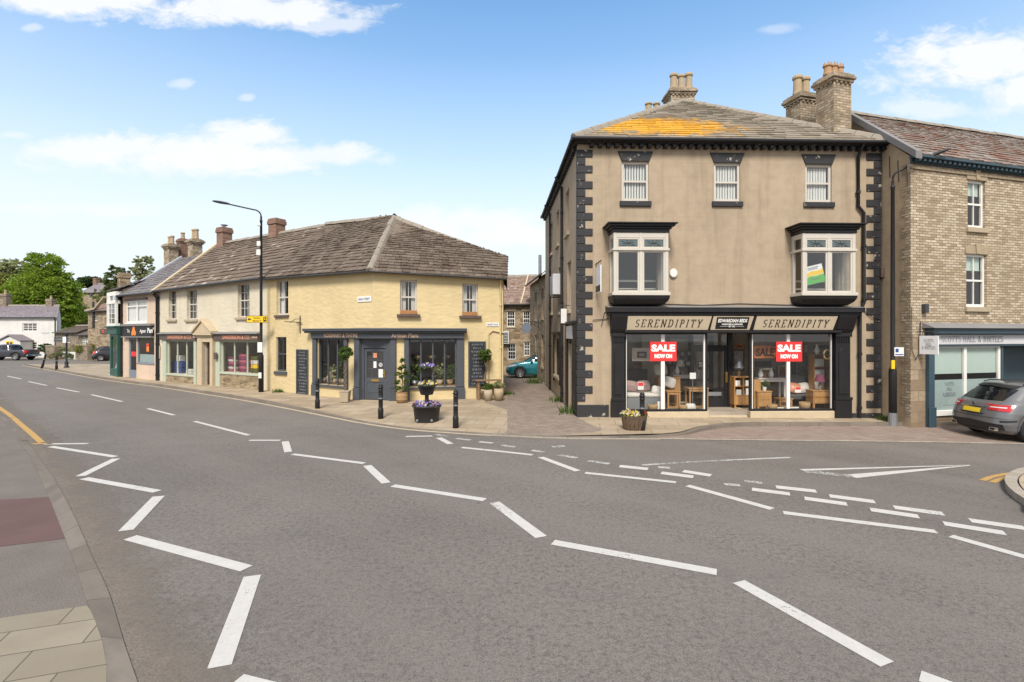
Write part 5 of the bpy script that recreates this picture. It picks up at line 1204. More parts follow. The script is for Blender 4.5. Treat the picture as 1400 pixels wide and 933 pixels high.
def offs(P, o):
    """offset a plan polyline to its right"""
    out = []
    for i in range(len(P)):
        ns = []
        if i > 0: d = (P[i]-P[i-1]).normalized(); ns.append(Vector((d.y,-d.x)))
        if i < len(P)-1: d = (P[i+1]-P[i]).normalized(); ns.append(Vector((d.y,-d.x)))
        m = sum(ns, Vector((0,0))).normalized(); out.append(P[i] + m*(o/max(.5, m.dot(ns[0]))))
    return out
def smoothline(P, n=5):
    out = []
    for i in range(len(P)-1):
        p0, p1, p2, p3 = P[max(i-1,0)], P[i], P[i+1], P[min(i+2,len(P)-1)]
        for k in range(n):
            t = k/n; out.append(.5*((2*p1)+(p2-p0)*t+(2*p0-5*p1+4*p2-p3)*t*t+(3*p1-p0-3*p2+p3)*t**3))
    return out + [P[-1]]
def ribbon(name, P, o0, o1, z0, z1, mat, base=None, kind='structure'):
    """band along plan polyline P between offsets; z0/z1 may be functions of the index; base closes the sides downwards"""
    A_, B_ = offs(P, o0), offs(P, o1); mb = MB(); n = len(P)
    fz = lambda z, i: (z(i/(n-1)) if callable(z) else z)
    s = 0.0; uvs = []
    vs = []
    for i in range(n):
        a, b = A_[i], B_[i]
        vs += [(a.x,a.y,fz(z0,i)+gz(a.x)), (b.x,b.y,fz(z1,i)+gz(b.x))]
        if base is not None: vs += [(a.x,a.y,base+gz(a.x)), (b.x,b.y,base+gz(b.x))]
    k = 4 if base is not None else 2; fs = []
    for i in range(n-1):
        q = i*k; fs.append((q,q+1,q+k+1,q+k))
        if base is not None: fs += [(q+2,q,q+k,q+k+2), (q+1,q+3,q+k+3,q+k+1)]
    mb.add(vs, fs)
    o = mb.build(name, MT[mat], None, recalc=True)
    # texture runs along the band
    me = o.data; uv = me.uv_layers[0].data; L = [0.0]
    for i in range(n-1): L.append(L[-1]+(P[i+1]-P[i]).length)
    for l in me.loops: i = l.vertex_index//k; uv[l.index].uv = (L[i], (l.vertex_index % k)*.14+.3)
    o['kind'] = kind; return o
sheet('ground', [(-420,-200),(300,-200),(300,420),(-420,420)], -.06, 'ground_earth')
sheet('road', [(-110,-45),(75,-45),(75,58),(-110,58)], 0.0, 'asphalt')
# far kerb line, from the left nose to the alley and on to the right
kp = [(33,500),(60,504.5),(121,515.5),(170,523),(218,529),(280,538.5),(340,548),(404,560),(460,571),(500,578.5),(552,586),(620,591.5),(692,595.5),(780,599),(900,599.5)]
KL = smoothline([gxy(*p) for p in kp], 4)
fr_ = lambda a, b, x: max(0.0, min(1.0, (x-a)/(b-a)))
nK = len(KL)-1
def hK(t):                                             # upstand: 10 cm on the left, lowered to the carriageway from the planter on
    i = t*nK/4
    return .105*(1-fr_(6.4, 8.6, i)) + .016*fr_(6.4, 8.6, i)
ribbon('kerb', KL, -.14, 0, hK, hK, 'kerb_stone', base=-.05)
ribbon('channel_line', KL, .03, .17, .0045, .0045, 'mark_cream')
inner = offs(KL, -.14)
# pavement in front of the yellow shop: kerb edge low, rises to the building line
def strip_sheet(name, edge, hedge, back, hb, mat, mid=.35):
    mb = MB(); n = len(edge); vs = []
    for i in range(n):
        e, b = edge[i], back[i]; m = e + (b-e)*mid; he = hedge(i/(n-1))-.0015
        for p, h in ((e, he), (m, (he+hb)/2+.01 if he < .08 else hb), (b, hb)): vs.append((p.x, p.y, h+gz(p.x)))
    fs = []
    for i in range(n-1):
        for k in (0,1): q = i*3+k; fs.append((q, q+3, q+4, q+1))
    mb.add(vs, fs); o = mb.build(name, MT[mat], None, recalc=True)
    for p in o.data.polygons:
        if p.normal.z < 0: p.flip()
    uv = o.data.uv_layers[0].data
    for l in o.data.loops: c = o.data.vertices[l.vertex_index].co; uv[l.index].uv = (c.x, c.y)
    o['kind'] = 'structure'; return o
# building line (a little inside the walls)
bl = [Vector((-33,44)), Vector((-28.5,37)), Vector((-26.0,33.2)), Vector((-23.1,30.8)), Vector((-19.2,28.3)), Vector((-11.0,23.4)), pCc+Vector((0,.4)), Vector((-.3,20.9)), Vector((-.2,21.3))]
def along(P, n):
    L = [0]; 
    for a, b in zip(P, P[1:]): L.append(L[-1]+(b-a).length)
    out = []
    for k in range(n):
        s = L[-1]*k/(n-1); i = max(j for j in range(len(P)-1) if L[j] <= s+1e-9) if s < L[-1] else len(P)-2
        out.append(P[i]+(P[i+1]-P[i])*((s-L[i])/(L[i+1]-L[i])))
    return out
n1 = 12*4+1                                           # kerb points up to the alley
strip_sheet('pavement', inner[:n1], lambda t: hK(t*(n1-1)/nK), along(bl, n1), .10, 'paving_buff')
# the alley, laid with setts, and the yard behind it
pA0, pA1 = KL[n1-1], KL[-6]
al = [inner[i] for i in range(n1-1, nK-4)]
cv = smoothline([inner[nK-5], gxy(822,588,.05), gxy(803,577,.08), Vector((2.02,15.95))], 4)
sheet('alley_paving', al + cv[1:] + [Vector((1.66,26.3)), Vector((2.3,26.3)), Vector((2.3,40)), Vector((-9,40)), Vector((-9,27.5)), Vector((-.5,27.5)), Vector((-.3,20.6)), along(bl,n1)[-1]], .05, 'paving_setts', hfun=lambda x, y: .0145 + .075*fr_(13.3, 17, y))
# pavement and kerb before the corner building
k2 = smoothline([KL[nK-2], gxy(930,596), gxy(960,590), gxy(1000,584.5), gxy(1060,583.5), gxy(1200,583), gxy(1400,582.5), gxy(1400,582.5)+Vector((12,.3))], 4)
h2 = lambda t: .016 + .094*fr_(.06, .36, t)
ribbon('kerb', k2, -.16, 0, h2, h2, 'kerb_stone', base=-.05)
in2 = offs(k2, -.16)
back2 = [Vector((2.02,15.9))] + [Vector((2.0+.9*i, 16.2+.03*i)) for i in range(1, 12)] + [Vector((11.9,15.5)), Vector((16.5,16.8)), Vector((32,21))]
e2 = list(reversed(cv[1:-1])) + [inner[nK-5], inner[nK-3]] + in2[2:]
poly2 = [Vector((2.02,15.95))] + list(reversed(cv[:-1])) + in2[3:] + [Vector((32,21)), Vector((16.5,17.0)), Vector((11.9,15.9)), Vector((11.7,16.4)), Vector((2.05,16.1))]
sheet('pavement', poly2, .10, 'paving_buff', hfun=lambda x, y: min(.105, .0145 + .075*fr_(13.3, 17, y) + .09*fr_(2.9, 6.0, x)))
# parking bay and its pale edging
edge = [KL[-3], KL[-1], gxy(1000,601), gxy(1150,602.5), gxy(1300,604.5), gxy(1400,606.5), gxy(1400,606.5)+Vector((12,-.2))]
edge = smoothline(edge, 4)
sheet('parking_bay', edge + list(reversed(k2[1:])), .005, 'paving_bay')
ribbon('edging', [KL[i] for i in range(n1-2, nK-1)] + edge[3:], 0, .13, .0085, .0085, 'kerb_pale')
# near pavement on the left, with flush kerb, tactile panel and slabs
ko = [(5,570),(29,594),(53,626),(78,662),(102,708),(126,762),(150,815),(182,917)]
ki = [(-2,571),(16,596),(39,624),(62,672),(82,722),(101,772),(117,822),(146,917)]
KO = [Vector((-60,54))] + [gxy(*p) for p in ko] + [Vector((-1.3,2.35)), Vector((.6,.9)), Vector((4,-1.2)), Vector((20,-8))]
KI = [Vector((-60.2,53.6))] + [gxy(*p) for p in ki] + [Vector((-1.75,2.2)), Vector((.35,.55)), Vector((3.9,-1.6)), Vector((20,-8.5))]
KO, KI = smoothline(KO, 4), smoothline(KI, 4)
mb = MB(); n = len(KO); vs = []
for a, b in zip(KO, KI): vs += [(a.x,a.y,.010+gz(a.x)), (b.x,b.y,.034+gz(b.x)), (a.x,a.y,-.05+gz(a.x))]
fs = []
for i in range(n-1): q = i*3; fs += [(q,q+3,q+4,q+1), (q+2,q+5,q+3,q)]
mb.add(vs, fs); o = mb.build('kerb', MT['kerb_stone'], None, recalc=True); o['kind'] = 'structure'
uv = o.data.uv_layers[0].data; Ls = [0.0]
for i in range(n-1): Ls.append(Ls[-1]+(KO[i+1]-KO[i]).length)
for l in o.data.loops: uv[l.index].uv = (Ls[l.vertex_index//3], (l.vertex_index % 3)*.3+.3)
ribbon('road_dirt', [p for p in KO if -30 < p.x < 8], -.95, -.01, .004, .0045, 'road_dirt')
sheet('near_pavement', KI + [Vector((20,-40)), Vector((-110,-40)), Vector((-110,53))], .031, 'tarmac_footway')
def lineext(a, b, l): a, b = gxy(*a, .03), gxy(*b, .03); d = (a-b).normalized(); return b, a + d*l
def near_panel(name, top, bot, z, mat):
    (t1, t0), (b1, b0) = lineext(*top, 4), lineext(*bot, 4)
    seg = [p for p in KI if min(t1.y,b1.y) < p.y < max(t1.y,b1.y) and p.x < 0]
    return sheet(name, [t0, t1] + seg + [b1, b0], z, mat)
near_panel('tactile_paving', ((0,684),(66,680)), ((0,748),(88.5,737)), .035, 'tactile_red')
near_panel('paving_slabs', ((0,846),(119,829)), ((0,1400),(260,1180)), .036, 'paving_slab')
# corner of the far-right pavement
ri = smoothline([Vector((30,10)), gxy(1540,644), gxy(1460,645), gxy(1416,650), gxy(1400,655), gxy(1391,663), gxy(1393,673), gxy(1404,684), gxy(1422,696), gxy(1450,714), gxy(1480,727)+Vector((2,.1)), Vector((16,6.2)), Vector((30,5.5))], 4)
ribbon('kerb', ri, 0, .16, .12, .12, 'kerb_pale', base=-.05)
rin = offs(ri, .16)                                    # offset goes to the right of travel
sheet('pavement', [p.lerp(Vector((14,8.4)), .006) for p in ri], .113, 'paving_buff')

# ------------------------------------------------------------------ painted road markings
WM, WN, YM = MB(), MB(), MB()
def mk(mb, a, b, w, w2=None, z=.0055):
    a, b = (gxy(*a) if not isinstance(a, Vector) else a), (gxy(*b) if not isinstance(b, Vector) else b)
    d = (b-a); L = d.length; d.normalize(); nn = Vector((d.y,-d.x)); n = max(1, int(L/.3)); vs = []; fs = []
    for i in range(n+1):
        p = a + (b-a)*(i/n); ww = (w + ((w2 or w)-w)*i/n)/2
        for s in (-1, 1): q = p+nn*ww*s; vs.append((q.x, q.y, z+gz(q.x)))
    for i in range(n): fs.append((2*i, 2*i+1, 2*i+3, 2*i+2))
    mb.add(vs, fs)
W = .13
for a, b in [((10,514.5),(29,518.5)),((39,522),(64,527.5)),((77,530.5),(108,536.5)),((125,540),(167,549.5)),((202,559),(238,568)),((266,576.5),(340,595.5))]: mk(WM, a, b, .12)
for a, b, w in [((62,607.5),(120,607),W),((69,611),(158,625),W),((159,627.5),(110,651.5),.16),((115,654.5),(215,672.5),.15),((217,679),(172,726),.17),((178,735.5),(337,778),.16),((345,788),(300,912.5),.17),((322,932),(480,972),.16),
              ((341,602.5),(383,602.5),W),((390,604),(394,618.5),.16),((400,621.5),(498,634),W),((502,637),(528,661),.16),((537,664.5),(663,684),.15),((676,687.5),(740,735),.17),((756,742),(980,783),.16),((1010,796),(1213,909),.17),((1258,925),(1420,985),.17),
              ((555,597.3),(591,596.6),W),((600,599),(616,607.5),.16),((631,612.3),(728,622.5),W),((739,625.5),(790,644.5),.15),((800,647),(924,660),W),((940,664.5),(1056,696.5),.15),((1071,701.5),(1280,727.5),.15),((1300,733.5),(1430,770),.15)]: mk(WM, a, b, w)
for a, b in [((596,594.4),(612,597)),((624,599.8),(643,602.2)),((655,604.5),(674,606.3)),((686,609.2),(705,611.8)),((727,616.2),(744,618.8)),((763,622.5),(789,626.6)),((804,630.5),(833,634.7)),
             ((900,639.4),(916,640.2)),((990,662.5),(1012,664.3)),((1018,658.3),(1042,660.8))]: mk(WN, a, b, .14)
for a, b in [((847,637.8),(886,641.8)),((904,647),(948,652.6)),((934,644.6),(972,650.6)),((1028,669.4),(1080,676)),((1061,666.3),(1116,672.2)),((1100,681.8),(1158,689.8)),((1134,678.6),(1196,686.6)),((1190,697.2),(1256,706.8)),((1222,694),(1290,703.2)),((1290,716.2),(1374,729.5)),((1326,712),(1402,722.8))]: mk(WM, a, b, .20)
cl = smoothline([gxy(878,636.5),gxy(930,633),gxy(1000,629.5),gxy(1080,626)], 4)
for a, b in zip(cl, cl[1:]): mk(WN, a, b, .10)
mk(WM, (1096,643.2), (1326,636.4), .13, .03); mk(WN, (1100,644.5), (1166,652), .22); mk(WM, (1163,651.8), (1326,636.9), .24, .03)
mk(WN, (755,611.5), (772,610.2), .16); mk(WN, (759,610), (767,612.4), .12)
yl = smoothline([gxy(-60,520), gxy(0,558.5), gxy(30,582), gxy(57,605.5)], 4)
for a, b in zip(yl, yl[1:]): mk(YM, a, b, .13)
mk(YM, (44,607), (72,607), .1)
for o_, pts in ((0, [(1343,657.5),(1362,651),(1400,645.5),(1440,643)]), (1, [(1356,660),(1374,653.8),(1400,649),(1440,646.5)])):
    q = smoothline([gxy(*p) for p in pts], 4)
    for a, b in zip(q, q[1:]): mk(YM, a, b, .10)
for m_, nm, mt in ((WM,'road_markings','mark_white'), (WN,'worn_road_markings','mark_worn'), (YM,'yellow_lines','mark_yellow')):
    o = m_.build(nm, MT[mt]); o['kind'] = 'structure'
# repaired trench in the asphalt and an iron drain grate by the near kerb
# ------------------------------------------------------------------ hills
mb = MB(); nx, ny = 40, 24; vs = []
for j in range(ny+1):
    for i in range(nx+1):
        x, y = -330+i*11.5, 66+j*11.0; t = max(0, (y-72)/70); t = min(1, t); t = t*t*(3-2*t)
        k = 1-max(0, min(1, (x+70)/60)); z = -.3 + t*(4.5+7.5*k) + 3*noise.noise(Vector((x*.02,y*.02,0)))*t
        if y > 160: z -= (y-160)*.06
        vs.append((x, y, z))
fs = [(j*(nx+1)+i, j*(nx+1)+i+1, (j+1)*(nx+1)+i+1, (j+1)*(nx+1)+i) for j in range(ny) for i in range(nx)]
mb.smooth = True; mb.add(vs, fs); o = mb.build('hills', MT['hillside']); o['kind'] = 'structure'
def hz_(x, y):
    t = max(0, min(1, (y-72)/70)); t = t*t*(3-2*t); k = 1-max(0, min(1, (x+70)/60)); return -.3 + t*(4.5+7.5*k) + 3*noise.noise(Vector((x*.02,y*.02,0)))*t
# ------------------------------------------------------------------ houses of the alley and beyond
def simple_house(name, label, fac, depth, ze, zr, wallmat, roofmat, wins=(), holes=(), base=-.4, row=.32, sl=(.24,.44), ridge_v=None, skew=0.0, gutter=True):
    SK = Matrix(((1,skew,0,0),(0,1,0,0),(0,0,1,0),(0,0,0,1)))
    H = thing(name, label, 'house', M=fac.M); L = fac.L; rv = ridge_v or depth/2
    mb = MB(SK); wall(mb, 0, L, base, ze, [w[0] for w in wins]+list(holes), .12)
    mb.poly([(0,0,base),(0,depth,base),(0,depth,ze),(0,rv,zr-.06),(0,0,ze)]); mb.poly([(L,0,base),(L,depth,base),(L,depth,ze),(L,rv,zr-.06),(L,0,ze)]); mb.poly([(0,depth,base),(L,depth,base),(L,depth,ze),(0,depth,ze)])
    mb.build('wall', MT[wallmat], H)
    mb = MB(SK); slate_plane(mb, ((-.1,-.25,ze-.04),(L+.1,-.25,ze-.04),(L+.1,rv,zr),(-.1,rv,zr)), row, sl[0], sl[1], .03, 3); slate_plane(mb, ((L+.1,depth+.2,ze-.04),(-.1,depth+.2,ze-.04),(-.1,rv,zr),(L+.1,rv,zr)), .5, .5, .8, .03, 3)
    r = mb.build('roof', MT[roofmat], H)
    mb = MB(SK); ridge_tiles(mb, (-.1,rv,zr+.04), (L+.1,rv,zr+.04), .14); mb.build('ridge_tiles', MT['ridge_stone'], r)
    if gutter: mb = MB(I4); mb.tube([(-.05,-.29,ze-.04),(L+.05,-.29,ze-.04)], .055); mb.build('gutter', MT['iron_dark'], H)
    for rc, kw in wins: window(H, I4, rc, MT[kw.pop('frame','paint_white')], **kw)
    return H, r
# end of the alley: stone house with a rusty stone roof
FJ = Fac((-3.2, 33.6), (3.6, 32.6)); FJ2 = FJ
zj = FJ.z(712, 416)
J, rJ = simple_house('alley_house', 'stone house with rusty tiled roof closing the end of the alley', FJ, 7, zj, FJ.z(712,378,3.5)+.0, 'rubble_tan', 'slate_alley',
    [(FJ.rect(693,425.5,704,447), dict(cols=3, rows=4, v=.05, fr=.05, sill=(MT['stone_sill'],.06,.1,.05), lintel=(MT['stone_lintel'],.1,.16,.03,0))), (FJ.rect(715,425.5,724.5,447), dict(cols=3, rows=4, v=.05, fr=.05, sill=(MT['stone_sill'],.06,.1,.05), lintel=(MT['stone_lintel'],.1,.16,.03,0))),
     (FJ.rect(716,468,724.5,487), dict(cols=3, rows=4, v=.05, fr=.05)), (FJ.rect(694,470,705,492), dict(cols=3, rows=4, v=.05, fr=.05, frame='sign_grey'))])
mb = MB(I4); mb.extr([(FJ.u(712),-.27,zj),(FJ.u(712)+.1,-.27,zj),(FJ.u(712)+.14,3.5,FJ.z(712,378,3.5)+.07),(FJ.u(712)+.04,3.5,FJ.z(712,378,3.5)+.07)], (0,0,.08)); mb.build('roof_seam', MT['stone_pale'], rJ)
mb = MB(I4); a, b_, c, d = FJ.rect(688,453,696.5,470); mb.box(a, b_, -.25, -.003, c, d); vb = mb.build('louvred_vent', MT['plastic_white'], J)
mb = MB(I4); [mb.box(a+.05, b_-.05, -.27, -.251, c+.06+.1*i, c+.11+.1*i) for i in range(7)]; mb.build('louvres', MT['iron_dark'], vb)
# flank house on the right of the alley
FK = Fac((1.15, 32.6), (1.77, 26.28)); LK = FK.L
K, rK = simple_house('side_house', 'narrow rubble stone house behind the corner building along the alley', FK, 4.5, 5.75, 7.6, 'rubble_tan', 'slate_alley',
    [((LK-1.7,LK-1.0,3.5,5.1), dict(cols=2, rows=4, frame='paint_cream', sill=(MT['stone_sill'],.06,.12,.06))), ((LK-4.2,LK-3.5,3.5,5.1), dict(cols=2, rows=4, frame='paint_cream', sill=(MT['stone_sill'],.06,.12,.06))), ((LK-1.7,LK-1.0,.9,2.6), dict(cols=2, rows=4, frame='paint_cream', sill=(MT['stone_sill'],.06,.12,.06))), ((LK-4.2,LK-3.5,.9,2.6), dict(cols=2, rows=4, frame='paint_cream', sill=(MT['stone_sill'],.06,.12,.06)))])
mb = MB(I4); mb.tube([(.9,.5,5.6),(.9,.5,7.55)], .10); mb.build('flue_pipe', MT['steel_grey'], K)
mb = MB(FK.M); mb.tube([(LK-2.6,0,3.35),(LK-2.6,-1.05,3.35)], .02, 6); mb.tube([(LK-2.6,-.02,3.0),(LK-2.6,-.6,3.35)], .012, 5); mb.tube([(LK-2.6,-.02,3.0),(LK-2.6,-.02,3.5)], .02, 5)
hs = mb.build('hanging_sign', MT['iron_dark']); tag(hs, 'round blue-grey hanging sign on an iron bracket in the alley', 'sign')
mb = MB(FK.M); mb.extr([(LK-2.61, -.72+.26*math.cos(R(t)), 2.98+.30*math.sin(R(t))) for t in range(0,360,24)], (.03,0,0)); mb.build('sign_disc', MT['paint_bluegrey'], hs)

# far left: white cottage
FG = Fac((-67.5, 60.3), (-53.35, 60.0)); zg = FG.z(60,434)
threes = [FG.rect(31,442,50.5,453.5), FG.rect(31,468,50.5,478)]
Gc, rG = simple_house('white_cottage', 'long white cottage with purple slate roof and gabled porch beyond the road', FG, 6.5, zg, FG.z(40,418,3.25), 'render_white', 'slate_purple',
    [(rc, dict(cols=3, rows=3, bar=.055, v=.06, mid=False, fr=.09, glass=MT['glass_dark'], name='casement_window')) for rc in threes], row=.36, skew=-.84)
chimney(Gc, I4, FG.u(3,3.2), FG.u(11.5,3.2), 2.9, 3.6, 5.8, FG.z(7,402,3.2), 'rubble_grey', [(FG.u(7,3.2),3.25)], 'brick_red' if False else 'pot_clay', cap=False, ph=.5); chimney(Gc, I4, FG.u(65.5,3.2), FG.u(73.5,3.2), 2.9, 3.6, 5.8, FG.z(69,409,3.2), 'rubble_grey', [(FG.u(69.5,3.2),3.25)], cap=False, ph=.4)
px0, pxm, px1 = FG.u(-3,-1.5), FG.u(13,-1.5), FG.u(29,-1.5); pa, pe = FG.z(13,459,-1.5), FG.z(28,466.5,-1.5)
mb = MB(I4); mb.extr([(px0+.1,-1.5,-.3),(px1-.1,-1.5,-.3),(px1-.1,-1.5,pe),(pxm,-1.5,pa-.1),(px0+.1,-1.5,pe)], (0,1.497,0)); pc = mb.build('porch', MT['render_white'], Gc)
mb = MB(I4); mb.extr([(px0-.05,-1.65,pe-.06),(pxm,-1.65,pa),(px1+.05,-1.65,pe-.06),(px1+.05,-1.65,pe+.06),(pxm,-1.65,pa+.13),(px0-.05,-1.65,pe+.06)], (0,1.64,0)); mb.build('porch_roof', MT['slate_purple'], pc)
mb = MB(I4); a, c = FG.u(8.5,-1.5), FG.u(18,-1.5); mb.box(a, c, -1.53, -1.503, .1, FG.z(13,466.5,-1.5)); mb.build('door', MT['sign_yellow'], pc)
mb = MB(I4); mb.box(a+.08, (a+c)/2-.05, -1.54, -1.531, .9, FG.z(13,468,-1.5)); mb.box((a+c)/2+.05, c-.08, -1.54, -1.531, .9, FG.z(13,468,-1.5)); mb.build('door_pane', MT['glass_dark'], pc)
downpipe(Gc, I4, [(FG.L-.15,-.25,zg),(FG.L-.15,-.06,zg-.3),(FG.L-.15,-.06,0)], .05)
mb = MB(I4); a, b_, c, d = FG.rect(57,454,67,456); mb.box(a,b_,-.03,-.003,c,d); mb.build('street_name_plate', MT['sign_grey'], Gc)
# low stone outbuildings
FM = Fac((-52.6, 59.0), (-47.0, 55.5)); zm = FM.z(95,454.5)
M1, _ = simple_house('stone_outbuilding', 'low stone outbuilding with brown stone roof right beside the white cottage', FM, 5, zm, FM.z(92,446,2.5), 'rubble_grey', 'slate_brown', skew=-.75, wins=[(FM.rect(91,462,96,469), dict(cols=2, rows=2, mid=False, glass=MT['glass_dark'], v=.05))])
FM2 = Fac((-46.9, 55.4), (-43.4, 53.2)); zm2 = FM2.z(118,458)
M2, _ = simple_house('stone_outbuilding', 'lower stone lean-to with double white doors left of the stone gabled house', FM2, 4.5, zm2, FM2.z(118,447,2.2), 'rubble_grey', 'slate_brown', skew=-.7, wins=[(FM2.rect(112,462,126,471), dict(cols=4, rows=3, mid=False, bar=.09, v=.05, glass=MT['glass_dark'], name='window'))])
# gabled stone house
FI = Fac((-43.9, 53.0), (-38.0, 49.8)); 
I_, rI = simple_house('gabled_stone_house', 'tall rubble stone house with red patched roof behind the black hatchback', FI, 7, FI.z(140,425), FI.z(140,408,3.0), 'rubble_tan', 'slate_alley',
    [(FI.rect(145.5,432,152,446), dict(cols=2, rows=3, v=.04, glass=MT['glass_dark'])), (FI.rect(129,432,133,439), dict(cols=2, rows=2, v=.04, mid=False, glass=MT['glass_dark']))], ridge_v=3.0)
mb = MB(I4); mb.tube([(FI.u(127.5,-.1),-.1,FI.z(127,449)),(FI.u(127.5,-.1),-.1,FI.z(127,413))], .11); mb.build('flue_pipe', MT['iron_dark'], I_)
a, b_, c, d = FI.rect(137,450,147,456.5); mb = MB(I4); mb.box(a,b_,-.06,-.003,c,d); sg = mb.build('house_sign', MT['paint_brown'], I_); mb = MB(I4); mb.box((a+b_)/2-.15,(a+b_)/2+.15,-.065,-.061,c+.1,d-.1); mb.build('emblem', MT['sign_red'], sg)
mb = MB(I4); mb.extr([(FI.u(120),-.3,FI.z(120,424)),(FI.u(133),-.3,FI.z(133,421)),(FI.u(146),-.3,FI.z(146,405)),(FI.u(146),-.3,FI.z(146,407.5)),(FI.u(133),-.3,FI.z(133,423.5)),(FI.u(120),-.3,FI.z(120,426.5))], (0,.28,0)); mb.build('verge_coping', MT['stone_sill'], rI)
# house on the hill
hb = at(125, 412, 120)
FH = Fac((at(109.5,410,121).x, 121), (at(142,410,118).x, 118)); zh = FH.z(125,400.5)
Hh, rH = simple_house('hillside_house', 'distant stone house with purple slate roof high on the wooded hill', FH, 7, zh, FH.z(125,388.5,3.5), 'rubble_tan', 'slate_purple', [(FH.rect(121,402,127.5,408), dict(cols=2, rows=1, mid=False, v=.05, glass=MT['glass_dark']))], base=2, row=.5, sl=(.5,.9))
chimney(Hh, I4, FH.u(107.5), FH.u(112), 3, 3.9, zh, FH.z(110,382,3.5), 'brick_red', [], cap=False); chimney(Hh, I4, FH.u(138.5), FH.u(142), 3, 3.9, zh, FH.z(140,387,3.5), 'brick_red', [], cap=False)
# garden walls and pillars across the far road
def stone_wall(label, p0, p1, h, t, mat='rubble_grey', cop=True):
    f = Fac(p0, p1); b = MB(); b.box(0, f.L, 0, t, -.3, h); o = b.build('stone_wall', MT[mat], bevel=.03); o.matrix_world = f.M
    if cop: c = MB(); [c.box(x*.4+.01, min(f.L, x*.4+.39), -.05, t+.05, h+.001, h+.10+rnd(-.02,.02)) for x in range(int(f.L/.4))]; c.build('coping', MT['stone_sill'], o)
    return tag(o, label, 'wall')
stone_wall('rough stone wall between pickup truck and leaning bollard', (at(62,490,55).x,55), (at(74,490,54.5).x,54.5), 1.35, .5)
stone_wall('short stone wall directly left of the black hatchback', (at(103,490,53).x,53), (at(119,490,51.8).x,51.8), 1.5, .5)
stone_wall('low pale garden wall behind the fingerpost', (at(76,490,56).x,56), (at(104,490,54).x,54), .75, .3, 'render_white', False)

# ------------------------------------------------------------------ trees and plants
def leaf_cloud(mb, c, r, n, size, rr, flat=.0):
    c = Vector(c)
    for _ in range(n):
        while True:
            d = Vector((rr.gauss(0,.5), rr.gauss(0,.5), rr.gauss(0,.5)))
            if d.length < 1.15: break
        p = c + Vector((d.x*r[0], d.y*r[1], d.z*r[2])); s = size*rr.uniform(.55,1.3)
        a = Vector((rr.uniform(-1,1), rr.uniform(-1,1), rr.uniform(-.6,.6))).normalized(); b = a.cross(Vector((rr.uniform(-1,1), rr.uniform(-1,1), rr.uniform(-.2,1)))).normalized()
        mb.add([p-a*s*.5, p+b*s*.32, p+a*s*.5, p-b*s*.32], [(0,1,2,3)])
def crown(mb, blobs, n, size, seed, clump=.34, per=42):
    rr = random.Random(seed); tot = sum(b[3]*b[4]*b[5] for b in blobs)**1.0
    for cx, cy, cz, rx, ry, rz in blobs:
        k = max(4, int(n*(rx*ry*rz)/tot/per))
        for _ in range(k):
            while True:
                d = Vector((rr.uniform(-1,1), rr.uniform(-1,1), rr.uniform(-1,1)))
                if .1 < d.length < 1: break
            d = d.normalized()*(.45+.58*rr.random()**.6)
            q = rr.uniform(.6,1.25)
            leaf_cloud(mb, (cx+d.x*rx, cy+d.y*ry, cz+d.z*rz), (rx*clump*q, ry*clump*q, rz*clump*q*.62), per, size, rr)
def tree(label, base, blobs, n, size, leaf, tr=.3, seed=1, group=None, name='tree', cat='tree', limbs=7, clump=.34, per=42, bark='bark'):
    base = Vector(base); o = thing(name, label, cat, base, 0, group)
    rr = random.Random(seed); top = max(b[2] for b in blobs)
    t = MB(); low = min(b[2]-b[5]*.6 for b in blobs)
    zz = [0, low*.5, low, (low+top)/2, top]; pts = [(rr.uniform(-.03,.03)*z, rr.uniform(-.03,.03)*z, z) for z in zz]
    t.tube(pts, [tr*1.3, tr, tr*.85, tr*.5, tr*.15], 8)
    for k in range(limbs):
        b = blobs[k % len(blobs)]; z0 = rr.uniform(low*.8, (low+top)/2); a = rr.uniform(0, 6.28)
        e = Vector((b[0]+b[3]*.75*math.cos(a), b[1]+b[4]*.75*math.sin(a), b[2]+b[5]*rr.uniform(-.3,.7)))
        s = Vector((0,0,z0)); m = (s+e)/2 + Vector((0,0,.12*(e-s).length))
        t.tube([s, m, e], [tr*.4, tr*.22, tr*.06], 6)
    t.build('trunk', MT[bark], o)
    c = MB(); crown(c, blobs, n, size, seed, clump, per); c.build('crown', MT[leaf], o)
    return o
def atb(px, Y, z=None): x = (px-CX)/F*Y; return Vector((x, Y, hz_(x, Y) if z is None else z))
def zat(py, Y): return CH+(HZ-py)/F*Y
Y = 76; b0 = atb(66, Y)
def blob(px, py, rx, rz, Y, base, ry=None, dy=0): return ((px-CX)/F*Y-base.x, dy, zat(py,Y)-base.z, rx/F*Y, (ry or rx)/F*Y, rz/F*Y)
tree('big bright green tree rising behind the white cottage', b0, [blob(62,397,34,24,Y,b0), blob(60,362,20,16,Y,b0), blob(36,402,24,20,Y,b0), blob(88,404,16,18,Y,b0), blob(94,430,17,18,Y,b0), blob(40,424,28,18,Y,b0), blob(78,424,28,22,Y,b0), blob(76,380,18,14,Y,b0)], 46000, .38, 'leaf_fresh', .45, 3, 'trees behind the white cottage', per=40)
Y = 84; b0 = atb(8, Y); tree('yellow-green spring tree at the far left edge', b0, [blob(6,398,20,22,Y,b0), blob(-14,400,22,26,Y,b0), blob(14,412,16,16,Y,b0)], 9000, .5, 'leaf_yellow', .3, 5, 'trees behind the white cottage')
Y = 100; b0 = atb(22, Y); tree('dark thin-topped tree standing behind the yellow-green tree', b0, [blob(18,370,20,14,Y,b0), blob(26,384,14,16,Y,b0), blob(4,372,14,12,Y,b0), blob(32,364,9,8,Y,b0)], 6000, .55, 'leaf_olive', .35, 7, 'trees behind the white cottage', clump=.26)
